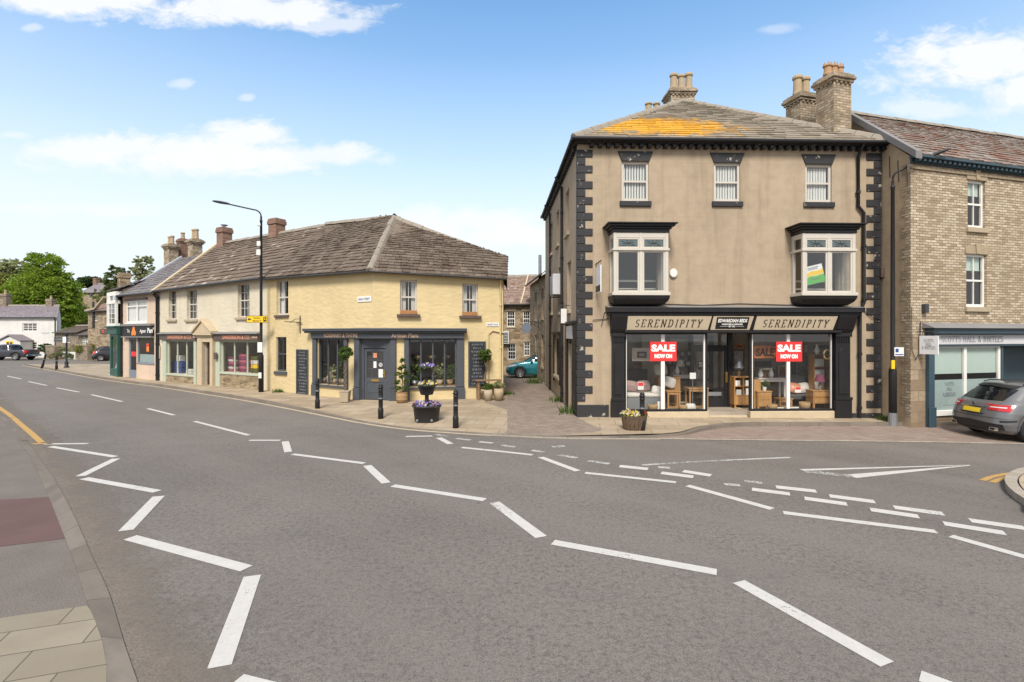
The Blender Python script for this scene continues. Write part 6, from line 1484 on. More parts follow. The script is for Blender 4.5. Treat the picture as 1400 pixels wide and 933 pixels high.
Y = 92; b0 = atb(128, Y); tree('mid-green bushy tree on the slope below the hillside house', b0, [blob(126,436,18,13,Y,b0), blob(112,432,12,12,Y,b0), blob(142,438,14,16,Y,b0)], 14000, .5, 'leaf_hill', .3, 9, 'trees on the hill')
Y = 108; b0 = atb(140, Y); tree('pale green shrubby tree right of the hillside house', b0, [blob(153,404,9,18,Y,b0), blob(146,422,8,9,Y,b0), blob(160,398,8,12,Y,b0)], 8000, .5, 'leaf_hill', .3, 10, 'trees on the hill')
Y = 150; b0 = atb(124, Y); tree('dark round tree on the skyline above the hillside house', b0, [blob(124,386,13,7,Y,b0), blob(113,389,9,5,Y,b0), blob(135,389,9,5,Y,b0)], 6000, .8, 'leaf_dark', .4, 12, 'trees on the hill')
Y = 62; b0 = atb(193, Y, 0); tree('sparse young tree above the roofs left of the stone chimneys', b0, [blob(196,357,11,9,Y,b0), blob(187,366,9,8,Y,b0), blob(204,366,8,7,Y,b0), blob(196,376,14,9,Y,b0)], 1700, .32, 'leaf_olive', .22, 14, 'thin trees behind the shops', clump=.24, per=16)
Y = 60; b0 = atb(160, Y, 0); tree('slender pale tree behind the small stone chimney', b0, [blob(160,370,9,8,Y,b0), blob(152,382,9,10,Y,b0), blob(170,374,8,7,Y,b0), blob(151,398,8,12,Y,b0)], 2200, .32, 'leaf_hill', .2, 15, 'thin trees behind the shops', clump=.26, per=18)
# wooded slope that reads as one mass
mb = MB(); rr = random.Random(4)
for k in range(46):
    x = rr.uniform(-150,-62); y = rr.uniform(98,160); s = rr.uniform(3.5,6)
    for _ in range(5): d = Vector((rr.uniform(-.7,.7)*s, rr.uniform(-.7,.7)*s, rr.uniform(.2,.9)*s)); leaf_cloud(mb, Vector((x,y,hz_(x,y)))+d, (s*.5,s*.5,s*.4), 70, .9, rr)
o = mb.build('woodland', MT['leaf_hill']); o['kind'] = 'stuff'; o['label'] = 'wooded hillside behind the houses'
# hedge by the black car, shrub by the wall
def bush(label, c, r, n, size, leaf, name='shrub', cat='shrub', group=None):
    c = Vector(c); o = MB(); rr = random.Random(int(c.x*7+c.y)); crown(o, [(0,0,r[2]*.9,r[0],r[1],r[2])], n, size, int(c.x*3), .4, 24)
    s = MB(); [s.tube([(rr.uniform(-.3,.3)*r[0],rr.uniform(-.3,.3)*r[1],-.02),(rr.uniform(-.6,.6)*r[0],rr.uniform(-.6,.6)*r[1],r[2])], [.03,.012], 5) for _ in range(6)]
    e = thing(name, label, cat, c, 0, group); o.build('foliage', MT[leaf], e); s.build('stem', MT['stem'], e); return e
bush('clipped yellow-green hedge directly behind the black hatchback', at(135,484,52.6), (2.3,.6,.55), 3500, .2, 'leaf_yellow', 'hedge', 'hedge')
bush('dark red-leaved shrub against the stone outbuilding wall', Vector((at(92,478,57).x,56.6,.0)), (1.2,.5,.7), 900, .2, 'leaf_olive')
bush('green shrub on top of the rough stone wall by the pickup', Vector((at(62,478,55.6).x,55.8,.6)), (.9,.5,.55), 900, .18, 'leaf_dark')
bush('grassy shrubs at the foot of the pale garden wall', Vector((at(88,486,54.4).x,54.0,.0)), (1.2,.3,.4), 700, .16, 'leaf_hill')

# ------------------------------------------------------------------ street furniture
def bollard_proto():
    o = thing('bollard', 'x', 'bollard')
    b = MB(); b.smooth = True; b.lathe([(.082,-.1),(.082,.30),(.078,.31),(.066,.33),(.066,.60),(.073,.61),(.073,.65),(.066,.66),(.066,.86),(.072,.87),(.072,.90),(.060,.905),(.060,.93)], (0,0,0), 20); b.build('post', MT['paint_black'], o)
    b = MB(); b.smooth = True; b.lathe([(.060,.931),(.082,.94),(.084,.965),(.06,.99),(.066,1.02),(.05,1.055),(.0,1.065)], (0,0,0), 20); b.build('cap', MT['paint_black'], o)
    b = MB(); b.smooth = True; b.lathe([(.0735,.612),(.0745,.615),(.0745,.645),(.0735,.648)], (0,0,0), 20, False); b.build('band', MT['steel_grey'], o); return o
bp = bollard_proto()
bl_spec = [((434,559.5), .04, 'black bollard in front of the yellow shop left window'), ((520.5,573), .03, 'black bollard before the charcoal shop door'), ((623,585.5), .02, 'black bollard right of the three-tier flower planter'),
           ((878,590), .02, 'black bollard standing before the wooden flower tub'), ((77.3,505.4), .1, 'upright black bollard on the far left pavement corner'), ((57.6,502.8), .08, 'black bollard knocked askew on the far left pavement corner')]
for i, (p, z, lab) in enumerate(bl_spec):
    o = bp if i == 0 else copy_tree(bp); o.location = G(*p, z); tag(o, lab, 'bollard', 'black bollards along the kerb')
    if i == 5: o.rotation_euler = (0, R(16), 0); o.location.z += .02
def lamp(label, base, H, arm, bracket_z=None):
    o = thing('street_lamp', label, 'street lamp', base, 0, 'street lamps'); ax, ay, rise = arm
    b = MB(); b.smooth = True; b.lathe([(.105,-.2),(.105,1.55),(.10,1.60),(.062,1.72),(.058,H*.55),(.050,H-.25),(.058,H-.24),(.058,H-.16),(.042,H-.15),(.040,H)], (0,0,0), 16); b.build('column', MT['paint_black'], o)
    b = MB(); pts = [(0,0,H-.1)] + [(ax*.22*(1-math.cos(R(t))), ay*.22*(1-math.cos(R(t))), H+.28*math.sin(R(t))) for t in range(15,91,15)]; pts.append((ax*.92, ay*.92, H+.28+rise)); b.tube(pts, .03, 10); b.build('arm', MT['paint_black'], o)
    d = Vector((ax,ay,0)).normalized(); n = Vector((-d.y,d.x,0)); e = Vector((ax*.86, ay*.86, H+.28+rise*.93)); tl = rise/Vector((ax,ay,0)).length
    b = MB(); rings = []
    for k, (s, w, h) in enumerate(((0,.05,.035),(.12,.10,.05),(.35,.14,.055),(.58,.12,.04),(.68,.05,.02))):
        c = e + d*s + Vector((0,0,s*tl+.01)); rings.append([c+n*w, c+n*w*.7+Vector((0,0,h)), c-n*w*.7+Vector((0,0,h)), c-n*w, c-n*w*.7-Vector((0,0,h*.7)), c+n*w*.7-Vector((0,0,h*.7))])
    b.loft(rings); b.build('lantern', MT['iron_dark'], o, bevel=.008, recalc=True); return o
L1b = G(357, 536, .1); L1b = Vector((L1b.x, L1b.y, .09)); H1 = CH+(HZ-296)/F*L1b.y - .09
L1 = lamp('tall black street lamp with a yellow sign before the cream shop', L1b, H1, (-1.45, -.28, .20))
b = MB(); 
for py, w, h in ((308,.10,.12),(334,.12,.22),(346,.14,.26)): z = (458-py)/F*L1b.y+CH-.09; b.box(-w-.02, .02, -.13, -.05, z-h/2, z+h/2)
b.build('control_box', MT['plastic_white'], L1, bevel=.02)
b = MB(); z = CH+(HZ-475)/F*L1b.y-.09; b.box(-.10,.11,-.125,-.108,z-.22,z+.22); b.box(-.06,.07,-.118,-.107,z-1.35,z-1.1); b.build('paper_notice', MT['plastic_white'], L1)
sgn = thing('direction_sign', 'yellow temporary direction sign with black arrow on lamp column', 'sign', L1b); Yz = L1b.y-.16
sx0, sx1 = (337-CX)/F*Yz-L1b.x, (365.5-CX)/F*Yz-L1b.x; sz0, sz1 = CH+(HZ-441.5)/F*Yz-.09, CH+(HZ-432)/F*Yz-.09
b = MB(); b.box(sx0,sx1,-.17,-.155,sz0,sz1); b.build('panel', MT['sign_yellow'], sgn)
b = MB(); e = .018
for q in ((sx0,sx1,sz0,sz0+e),(sx0,sx1,sz1-e,sz1),(sx0,sx0+e,sz0+e,sz1-e),(sx1-e,sx1,sz0+e,sz1-e)): b.box(q[0],q[1],-.176,-.1705,q[2],q[3])
zc = (sz0+sz1)/2; b.extr([(sx0+.05,-.176,zc),(sx0+.13,-.176,zc+.07),(sx0+.13,-.176,zc+.025),(sx0+.21,-.176,zc+.025),(sx0+.21,-.176,zc-.025),(sx0+.13,-.176,zc-.025),(sx0+.13,-.176,zc-.07)], (0,.005,0))
b.box(sx1-.17,sx1-.05,-.176,-.1705,zc-.10,zc-.02); b.box(sx1-.17,sx1-.14,-.176,-.1705,zc-.019,zc+.06); b.box(sx1-.10,sx1-.05,-.176,-.1705,zc+.0,zc+.06); b.box(sx1-.17,sx1-.05,-.1765,-.1705,zc+.061,zc+.09); b.build('border_and_arrow', MT['letter_dark'], sgn)
b = MB(); xm = (sx0+sx1)/2+.01; text(b, 'Parking', FT(xm,-.172,zc+.02), .075, ext=.0008, bold=.002); text(b, 'Market Pl', FT(xm,-.172,zc-.10), .07, ext=.0008, bold=.002); b.build('lettering', MT['letter_dark'], sgn)
b = MB(); b.box(-.07,.07,-.154,-.05,zc-.08,zc-.05); b.box(-.07,.07,-.154,-.05,zc+.05,zc+.08); b.build('clamp', MT['steel_grey'], sgn)
L2b = Vector(((1220.5-CX)/F*15.35, 15.35, gz(11.4)+.08)); H2 = CH+(HZ-247)/F*15.35-L2b.z
L2 = lamp('black street lamp against the gable between the corner and office buildings', L2b, H2, (.85, -.25, .30))
b = MB(); z = CH+(HZ-481)/F*15.3-L2b.z; b.box(-.02,.26,-.10,-.085,z-.13,z+.13); pn = b.build('parking_sign', MT['sign_white'], L2)
b = MB(); b.box(.01,.10,-.104,-.101,z-.02,z+.09); b.box(.0,.24,-.104,-.101,z-.10,z-.07); b.build('blue_panel', MT['box_blue'], pn)
b = MB(); z = CH+(HZ-498.5)/F*15.3-L2b.z; b.box(-.125,-.03,-.13,-.09,z-.13,z+.13); b.build('yellow_tag', MT['sign_yellow'], L2)
b = MB(); b.lathe([(.125,-.15),(.125,.32)], (0,0,0), 16); b.build('base_band', MT['steel_grey'], L2)
b = MB(FA.M); b.box(FA.u(1202.5)-.03,FA.u(1202.5)+.12,-.12,.05,FA.z(1205,380),FA.z(1205,366)); o = b.build('junction_box', MT['paint_brown'], bevel=.01); tag(o, 'small rust-brown junction box beside the right lamp column', 'junction box')
# white board hanging before the office, board on the corner of the shop
def hanging_board(name, label, f, u, v0, v1, z0, z1, mat, rows, lm, arm=.12):
    o = thing(name, label, 'sign', M=f.M); b = MB(); b.box(u-.015,u+.015,-v1,-v0,z0,z1); p = b.build('board', MT[mat], o, bevel=.004)
    b = MB(); b.tube([(u,0,z1+arm),(u,-v1-.03,z1+arm)], .018, 6)
    for k in (.15,.5,.85): v = v0+(v1-v0)*k; b.tube([(u,-v,z1+arm),(u,-v,z1-.02)], .007, 5)
    b.build('bracket', MT['iron_dark'], o)
    Ml = Matrix(((0,0,-1,u-.017),(-1,0,0,-(v0+v1)/2),(0,1,0,0),(0,0,0,1)))
    b = MB()
    for s, zz, h, w in rows:
        M_ = Ml @ Matrix.Translation((0, z0+(z1-z0)*zz, 0)); serif(b, s, M_, h, .15, .06, .1, width=w) if lm else text(b, s, M_, h, ext=.0005, width=w)
    b.build('lettering', MT['letter_grey'], o); return o
uw = FB.u(1254.5); vo = 1.0
# outer end must reach photo column 1283
for vo in [x*.02 for x in range(10, 120)]:
    p = FB.w(uw+.0, -vo); 
    if p.x/p.y*F+CX > 1283: break
zb0, zb1 = FB.z(1262,485,-.4), FB.z(1262,459.5,-.4)
hanging_board('hanging_sign', 'square white hanging sign with grey lettering at the office corner', FB, uw, .06, vo, zb0, zb1, 'sign_white', [('SCOTTS', .66, .085, vo*.48), ('HALL', .47, .085, vo*.28), ('& BIRTLES', .28, .085, vo*.66)], True)
us = FA.u(814.5)
for vs_ in [x*.01 for x in range(10, 120)]:
    p = FA.w(us, -vs_)
    if p.x/p.y*F+CX > 821.5: break
zs_0, zs_1 = FA.z(816,401,-.3), FA.z(816,365,-.3)
o = hanging_board('hanging_sign', 'narrow white board hanging from the left quoins of corner building', FA, us, .08, vs_, zs_0, zs_1, 'sign_white', [], True)
b = MB(); b.box(us-.018, us-.0155, -vs_+.02, -.10, zs_0+.03, zs_0+.22); b.build('dark_panel', MT['letter_dark'], o)
hanging_board('hanging_sign', 'small pale oval sign projecting into the alley from the corner building', FAs, LAs-1.8, .10, .30, 3.0, 3.5, 'plastic_white', [], True)
# fingerpost
fb = G(91, 503, .1); o = thing('fingerpost', 'dark green fingerpost on the far left pavement corner', 'signpost', fb)
b = MB(); b.smooth = True; b.lathe([(.17,-.1),(.17,.08),(.11,.14),(.13,.40),(.07,.50),(.055,2.45),(.08,2.5),(.05,2.62),(.0,2.7)], (0,0,0), 12); b.build('post', MT['paint_black'], o)
b = MB(); b.box(-.95,-.05,-.03,.03,1.98,2.12); b.build('sign_arm', MT['paint_charcoal'], o); b = MB(); b.box(-.93,-.05,-.03,.03,2.2,2.34); b.build('sign_arm', MT['paint_charcoal'], o); b = MB(); b.box(.05,.3,-.4,-.36,1.9,2.35); b.build('sign_arm', MT['sign_white'], o)
# A-board before the green shop
ab = G(160, 512.5, .1); o = thing('pavement_board', 'white and blue advertising board outside the green shop', 'sign board', ab, R(-30))
for s in (-1,1): b = MB(); b.extr([(-.36,s*.28,0),(.36,s*.28,0),(.36,s*.04,1.05),(-.36,s*.04,1.05)], (0,.025*s,0)); p = b.build('panel', MT['sign_white' if s < 0 else 'plastic_black'], o, recalc=True)
b = MB(); b.extr([(-.30,-.315,.05),(.30,-.315,.05),(.30,-.245,.32),(-.30,-.245,.32)], (0,-.004,0)); b.extr([(-.30,-.166,.62),(.06,-.166,.62),(.06,-.10,.9),(-.30,-.10,.9)], (0,-.004,0)); b.build('print', MT['paint_bluegrey'], o, recalc=True)

# ------------------------------------------------------------------ flowers and pots
def flowers(mb_by, c, rx, ry, n, size, cols, rr, dome=.08):
    for _ in range(n):
        a = rr.uniform(0, 6.28); q = math.sqrt(rr.random()); x, y = c[0]+rx*q*math.cos(a), c[1]+ry*q*math.sin(a); z = c[2]+dome*(1-q*q)+rr.uniform(-.03,.05)
        m = mb_by[rr.choice(cols)]; s = size*rr.uniform(.7,1.25); tilt = Vector((rr.uniform(-1,1), rr.uniform(-1.4,.4), rr.uniform(.2,1))).normalized()
        t1 = tilt.cross(Vector((0,0,1.01))).normalized(); t2 = tilt.cross(t1)
        m.add([Vector((x,y,z))+(t1*math.cos(k*1.2566)+t2*math.sin(k*1.2566))*s*.5*(1 if k % 2 else .85) for k in range(5)], [(0,1,2,3,4)])
def flowerbed(parent, spots, rr):
    cols = sorted(set(c for s in spots for c in s[5])); M_ = {c: MB() for c in cols}
    lf = MB()
    for c, rx, ry, n, size, cc in spots:
        flowers(M_, c, rx, ry, n, size, cc, rr)
        for _ in range(n*2): leaf_cloud(lf, (c[0]+rr.uniform(-.8,.8)*rx, c[1]+rr.uniform(-.8,.8)*ry, c[2]-.01), (.08,.08,.05), 1, .07, rr)
    for c in cols: M_[c].build('blossoms', MT[c], parent)
    lf.build('foliage', MT['leaf_bay'], parent)
tb = G(583.5, 576.5, .03); T3 = thing('tiered_planter', 'black three-tier planter full of purple and white pansies on pavement', 'planter', tb); rr = random.Random(8)
b = MB(); b.smooth = True; b.lathe([(.34,0),(.35,.02),(.40,.44),(.43,.445),(.435,.50),(.41,.50),(.38,.46),(0,.46)], (0,0,0), 28); b.build('bottom_tub', MT['plastic_black'], T3)
b = MB(); b.lathe([(.06,.46),(.06,1.55)], (0,0,0), 10); b.build('stem_pole', MT['plastic_black'], T3)
for nm, z, r in (('middle_tub', .80, .285), ('top_tub', 1.33, .225)):
    b = MB(); b.smooth = True; b.lathe([(r*.62,z),(r*.66,z+.02),(r*.92,z+.25),(r,z+.255),(r,z+.30),(r*.9,z+.29),(0,z+.27)], (0,0,0), 24); b.build(nm, MT['plastic_black'], T3)
b = MB(); [b.box(x-.03,x+.03,-.365,-.345,.06,.12) for x in (-.22,.2)]; b.build('drain_plug', MT['steel_grey'], T3)
flowerbed(T3, [((0,0,.50),.42,.42,150,.075,['petal_purple','petal_purple','petal_purple','petal_white','petal_red']), ((0,0,1.09),.29,.29,70,.07,['petal_white','petal_white','petal_yellow']), ((0,0,1.62),.22,.22,60,.07,['petal_purple','petal_purple','petal_white'])], rr)
wb = G(867, 588.5, .02); WT = thing('wooden_planter', 'weathered wooden tub of yellow and orange pansies on right pavement', 'planter', wb)
b = MB(); n = 18; 
for k in range(n):
    a0, a1 = 2*math.pi*(k+.06)/n, 2*math.pi*(k+.94)/n; r0, r1 = .28, .36
    b.loft([[(r*math.cos(a),r*.8*math.sin(a),z) for r, a in ((q,a0),(q,a1),(q-.03,a1),(q-.03,a0))] for q, z in ((r0,0),((r0+r1)/2+.01,.2),(r1,.42))])
b.build('staves', MT['wood_barrel'], WT)
b = MB(); 
for z, r in ((.06,.297),(.34,.350)): b.loft([[(r*math.cos(2*math.pi*k/24),r*.8*math.sin(2*math.pi*k/24),z+h) for k in range(24)] for h in (0,.035)], False)
b.build('hoop', MT['iron_dark'], WT); b = MB(); b.lathe([(0,.37),(.31,.38)], (0,0,0), 18, False)
for i in range(len(b.v)): b.v[i].y *= .8
b.build('soil', MT['bark'], WT)
flowerbed(WT, [((-.02,0,.42),.24,.24,70,.08,['petal_yellow','petal_yellow','petal_white']), ((.26,-.02,.42),.1,.15,26,.08,['petal_orange']), ((-.14,.05,.45),.12,.12,18,.07,['petal_purple','petal_yellow']), ((-.30,0,.42),.08,.14,16,.07,['petal_white','petal_yellow'])], rr)
def topiary_spiral(base, H, rb, label, twist=True, pot='square', ph=.42, lean=0.0):
    o = thing('potted_tree', label, 'potted plant', base, 0, 'potted trees outside the yellow shop'); rr = random.Random(int(base.x*50)); 
    b = MB()
    if pot == 'square': b.extr([(-.15,-.15,0),(.15,-.15,0),(.15,.15,0),(-.15,.15,0)], (0,0,.03)); b.loft([[(s*-1,s*-1,z),(s,-s,z),(s,s,z),(-s,s,z)] for s, z in ((.14,.031),(.17,ph-.04),(.19,ph-.039),(.19,ph))]); b.build('pot', MT['steel_grey'] if False else MT['stone_sill'], o, bevel=.01)
    elif pot == 'basket':
        b.smooth = True; b.lathe([(.17,0),(.20,.12),(.21,.26),(.19,ph),(.16,ph-.02)], (0,0,0), 18); b.build('basket', MT['basket'], o)
    else: b.smooth = True; b.lathe([(.13,0),(.18,.26),(.20,ph),(.17,ph-.03),(0,ph-.03)], (0,0,0), 16); b.build('pot', MT['pot_clay'], o)
    t = MB(); zt = H-rb
    if twist:
        for ph_ in (0, math.pi): t.tube([(.035*math.cos(ph_+k*.75),.035*math.sin(ph_+k*.75),ph-.05+(zt-ph)*k/26) for k in range(27)], .014, 6)
    else: t.tube([(.05*math.sin(k*.9)+lean*k/14,.05*math.cos(k*.9),ph-.05+(zt-ph)*k/14) for k in range(15)], .016, 6)
    t.build('stem', MT['stem'], o)
    c = MB(); crown(c, [(lean,0,H-rb,rb*.86,rb*.86,rb*.82)], 1500, .075, int(base.y*9), .36, 26); c.build('foliage', MT['leaf_bay'], o); return o
p = G(472, 549.5, .1); topiary_spiral(p, 2.08, .28, 'lollipop bay tree with twisted stem left of the charcoal door')
p = G(664, 545.5, .1); p.y -= .12; topiary_spiral(p, 2.02, .29, 'lollipop bay tree with wavy stem behind the bench', twist=False, pot='round', ph=.4)
p = G(549.5, 550.5, .1); o = thing('cloud_tree', 'cloud-pruned shrub in a woven basket right of the charcoal door', 'potted plant', p)
b = MB(); b.smooth = True; b.lathe([(.18,0),(.205,.12),(.215,.28),(.20,.38),(.17,.36),(0,.36)], (0,0,0), 18); b.build('basket', MT['basket'], o)
b = MB(); [b.lathe([(.20+.012,z),(.22,z+.02),(.212,z+.04)], (0,0,0), 18, False) for z in (.1,.24,.34)]; b.build('basket_rim', MT['basket'], o)
t = MB(); c = MB(); rr = random.Random(5); t.tube([(0,0,.3),(.02,0,.8),(-.03,0,1.3),(.0,0,1.55)], [.025,.02,.016,.01], 6)
for x, y, z, r in ((0,0,1.55,.12),(-.06,-.05,1.28,.10),(.09,0,1.33,.09),(-.16,0,1.05,.13),(.16,-.04,1.08,.14),(-.18,-.05,.78,.14),(.18,0,.80,.13),(-.14,-.05,.52,.15),(.15,-.06,.52,.14),(.0,-.1,.95,.08)):
    t.tube([(0,0,z-.12),(x*.6,y,z-.05),(x,y,z)], .01, 5); crown(c, [(x,y,z,r*.85,r*.85,r*.8)], 230, .06, int(z*99), .4, 12)
t.build('stem', MT['stem'], o); c.build('foliage', MT['leaf_bay'], o)
# bench and its pots
bp0 = FCR.w(FCR.u(650), -.62); FBn = Matrix.Translation((0,0,0))
o = thing('wooden_bench', 'small weathered wooden slatted bench against the yellow wall', 'bench', (bp0.x, bp0.y, .1), math.atan2(FCR.d.y, FCR.d.x))
b = MB(); [b.box(-.05, .95, y, y+.09, .72, .76) for y in (0,.11,.22,.33)]; b.build('seat', MT['wood_bench'], o, bevel=.006)
for x in (0, .84):
    for y in (.02, .33): b = MB(); b.extr([(x,y,0),(x+.07,y,0),(x+.07,y+.06,.72),(x,y+.06,.72)], (0,.06,0)); b.build('leg', MT['wood_bench'], o)
b = MB(); b.box(.07,.84,.05,.09,.28,.34); b.box(.0,.1,.08,.33,.5,.56); b.box(.84,.9,.08,.33,.5,.56); b.build('stretcher', MT['wood_bench'], o)
for x, lab, mat, h, r, lf in ((662.5, 'grey square pot with leafy plant under the bench', 'stone_sill', .42, .17, 'leaf_bay'), (676.5, 'terracotta pot with small plant at the bench end', 'pot_clay', .46, .2, 'leaf_olive')):
    q = FCR.w(FCR.u(x), -.80); o = thing('plant_pot', lab, 'potted plant', (q.x, q.y, .1), 0, 'pots by the bench'); b = MB(); b.smooth = True; b.lathe([(r*.75,0),(r*.98,h*.6),(r*.9,h),(r*.75,h-.03),(0,h-.03)], (0,0,0), 16); b.build('pot', MT[mat], o); c = MB(); crown(c, [(0,0,h+.1,r*1.1,r,.15)], 260, .09, int(x), .4, 12); c.build('foliage', MT[lf], o)
# weeds along the walls
for q, lab, s in ((Vector((1.93,16.6,.07)), 'clump of weeds at the foot of the alley wall by the corner quoins', .34), (Vector((1.82,19.6,.08)), 'weeds growing along the alley wall below the side window', .3), (Vector((1.2,26.6,.1)), 'grassy weeds at the foot of the stone side house', .5), (Vector((11.5,15.75,-.02)), 'small weeds at the base of the downpipe by the right lamp', .22), (FCL.w(FCL.u(385),-.1)+Vector((0,0,.1)), 'grass tuft below the small charcoal window', .2), (Vector((-.2,21.6,.07)), 'weeds in the corner of the yellow wall by the alley', .25)):
    c = MB(); rr = random.Random(int(q.y*10)); 
    for _ in range(110):
        x, y = rr.gauss(0,.55)*s, rr.gauss(0,.8)*s*.8; h = s*rr.uniform(.25,.9); a = rr.uniform(0,6.28); d = Vector((math.cos(a), math.sin(a), 0)); w = .02
        c.poly([Vector((x,y,0))-d*w, Vector((x,y,0))+d*w, Vector((x,y,h))+d*h*.5+Vector((-d.y,d.x,0))*h*.2])
    o = c.build('weeds', MT['leaf_bay']); o.location = q; tag(o, lab, 'weeds', 'weeds along the walls')
# ------------------------------------------------------------------ cars, shaped from horizontal slices
def lerp_tab(tab, z):
    if z <= tab[0][0]: return tab[0][1:]
    for a, b in zip(tab, tab[1:]):
        if z <= b[0]:
            t = (z-a[0])/(b[0]-a[0]); return tuple(x+(y-x)*t for x, y in zip(a[1:], b[1:]))
    return tab[-1][1:]
class CarBody:
    """tab rows: (z, rear x, front x, half width, superellipse exponent); x forward, y to the left"""
    def __init__(s, tab): s.tab = tab
    PW = 2.7                                            # roundness of the corners in plan
    def dims(s, z):
        xr, xf, w, e = lerp_tab(s.tab, z); a = (xf-xr)/2; return (xr+xf)/2, a, w, min(a*.98, 2.0/e)
    def ring(s, z):
        xc, a, w, c = s.dims(z); q = []
        for i in range(13): f = math.pi/2*i/12; q.append((a-c+c*math.cos(f)**(2/s.PW) if i < 12 else a-c, w*math.sin(f)**(2/s.PW)))
        q += [((a-c)*(1-k/5), w) for k in range(1, 5)]
        full = q + [(0, w)] + [(-x, y) for x, y in reversed(q)]
        full += [(x, -y) for x, y in reversed(full[1:-1])]
        return [(xc+x, y, z) for x, y in full]
    def side(s, x, z, off=.006):
        xc, a, w, c = s.dims(z); k = max(0, min(.9999, (abs(x-xc)-(a-c))/c)); return w*(1-k**s.PW)**(1/s.PW)+off
    def end(s, y, z, rear=True, off=.006):
        xc, a, w, c = s.dims(z); k = min(.9999, abs(y/w)); d = a-c+c*(1-k**s.PW)**(1/s.PW)+off; return xc-d if rear else xc+d
    def mesh(s, wheels, r, name, mat, parent, nz=44):
        z0, z1 = s.tab[0][0], s.tab[-1][0]; zs = sorted(set([z0+(z1-z0)*i/nz for i in range(nz+1)] + [t[0] for t in s.tab]))
        b = MB(); b.smooth = True; b.loft([s.ring(z) for z in zs], False); b.smooth = False
        nr = len(s.ring(z0)); b.add(s.ring(z0), [tuple(range(nr))[::-1]]); b.add(s.ring(z1), [tuple(range(nr))])
        o = b.build(name, mat, None, recalc=False)
        bm = bmesh.new(); bm.from_mesh(o.data); bmesh.ops.remove_doubles(bm, verts=bm.verts, dist=1e-5); bmesh.ops.recalc_face_normals(bm, faces=bm.faces); bm.to_mesh(o.data); bm.free()
        c = MB()
        for wx in wheels:
            for sy in (-1, 1):
                w = max(t[3] for t in s.tab); c.extr([(wx+r*math.cos(R(t)), sy*(w-.26), r*.98+r*math.sin(R(t))) for t in range(0,360,12)], (0, sy*.5, 0))
        co = c.build('cutter', mat, None, recalc=True)
        m = o.modifiers.new('arches', 'BOOLEAN'); m.operation = 'DIFFERENCE'; m.object = co; m.solver = 'EXACT'
        dg = bpy.context.evaluated_depsgraph_get(); me = bpy.data.meshes.new_from_object(o.evaluated_get(dg))
        o.modifiers.clear(); o.data = me; bpy.data.objects.remove(co)
        o.parent = parent; return o
    def side_panel(s, b, sy, lo, hi, n=16, m=5, off=.006):
        """panel on the flank between two curves z = lo(x), hi(x) given as point lists with the same end x"""
        x0, x1 = max(lo[0][0], hi[0][0]), min(lo[-1][0], hi[-1][0]); vs = []
        f = lambda tab, x: lerp_tab(tab, x)[0]
        for i in range(n+1):
            x = x0+(x1-x0)*i/n; a, c = f(lo, x), f(hi, x)
            for j in range(m+1): z = a+(c-a)*j/m; vs.append((x, sy*s.side(x, z, off), z))
        b.add(vs, [(i*(m+1)+j, (i+1)*(m+1)+j, (i+1)*(m+1)+j+1, i*(m+1)+j+1) for i in range(n) for j in range(m)])
    def end_panel(s, b, pts_lo, pts_hi, rear=True, n=14, m=5, off=.006):
        """panel on nose or tail between z curves over y"""
        vs = []; y0, y1 = pts_lo[0][0], pts_lo[-1][0]
        for i in range(n+1):
            y = y0+(y1-y0)*i/n; a, c = lerp_tab(pts_lo, y)[0], lerp_tab(pts_hi, y)[0]
            for j in range(m+1): z = a+(c-a)*j/m; vs.append((s.end(y, z, rear, off), y, z))
        b.add(vs, [(i*(m+1)+j, (i+1)*(m+1)+j, (i+1)*(m+1)+j+1, i*(m+1)+j+1) for i in range(n) for j in range(m)])
def wheel(parent, x, y, r, sy, w=.21, spokes=5, mat='alloy', twin=True):
    o = MB(); Rm = Matrix.Translation((x,y,r)) @ Matrix.Rotation(-sy*math.pi/2, 4, 'X'); o.M = Rm; o.smooth = True   # local z -> outwards
    o.lathe([(r*.66,-w/2),(r*.93,-w/2),(r,-w*.32),(r,w*.32),(r*.94,w/2),(r*.70,w/2),(r*.68,w*.40)], (0,0,0), 32, False)
    wh = o.build('wheel', MT['rubber'], parent)
    b = MB(Rm); b.smooth = True; b.lathe([(r*.69,w*.46),(r*.66,w*.48),(r*.63,w*.40),(r*.61,w*.05),(0,w*.04)], (0,0,0), 32, False); b.smooth = False; b.build('rim', MT['alloy_dark'], wh)
    b = MB(Rm)
    for k in range(spokes):
        for dx in ((-.10,.10) if twin else (0,)):
            a = 2*math.pi*k/spokes+math.pi/2; a1 = a+dx*1.5; a0 = a+dx*2.2; hw = .030*(r/.35)*(1 if twin else 1.6)
            p0 = Vector((r*.12*math.cos(a0), r*.12*math.sin(a0))); p1 = Vector((r*.65*math.cos(a1), r*.65*math.sin(a1))); d = (p1-p0).normalized(); n = Vector((-d.y,d.x))*hw
            b.extr([(p0.x+n.x,p0.y+n.y,w*.30),(p1.x+n.x,p1.y+n.y,w*.44),(p1.x-n.x,p1.y-n.y,w*.44),(p0.x-n.x,p0.y-n.y,w*.30)], (0,0,.02))
    b.lathe([(r*.17,w*.28),(r*.17,w*.40),(r*.1,w*.43)], (0,0,0), 14); b.lathe([(r*.70,w*.45),(r*.665,w*.50),(r*.63,w*.47)], (0,0,0), 32, False)
    b.build('spokes', MT[mat], wh); return wh
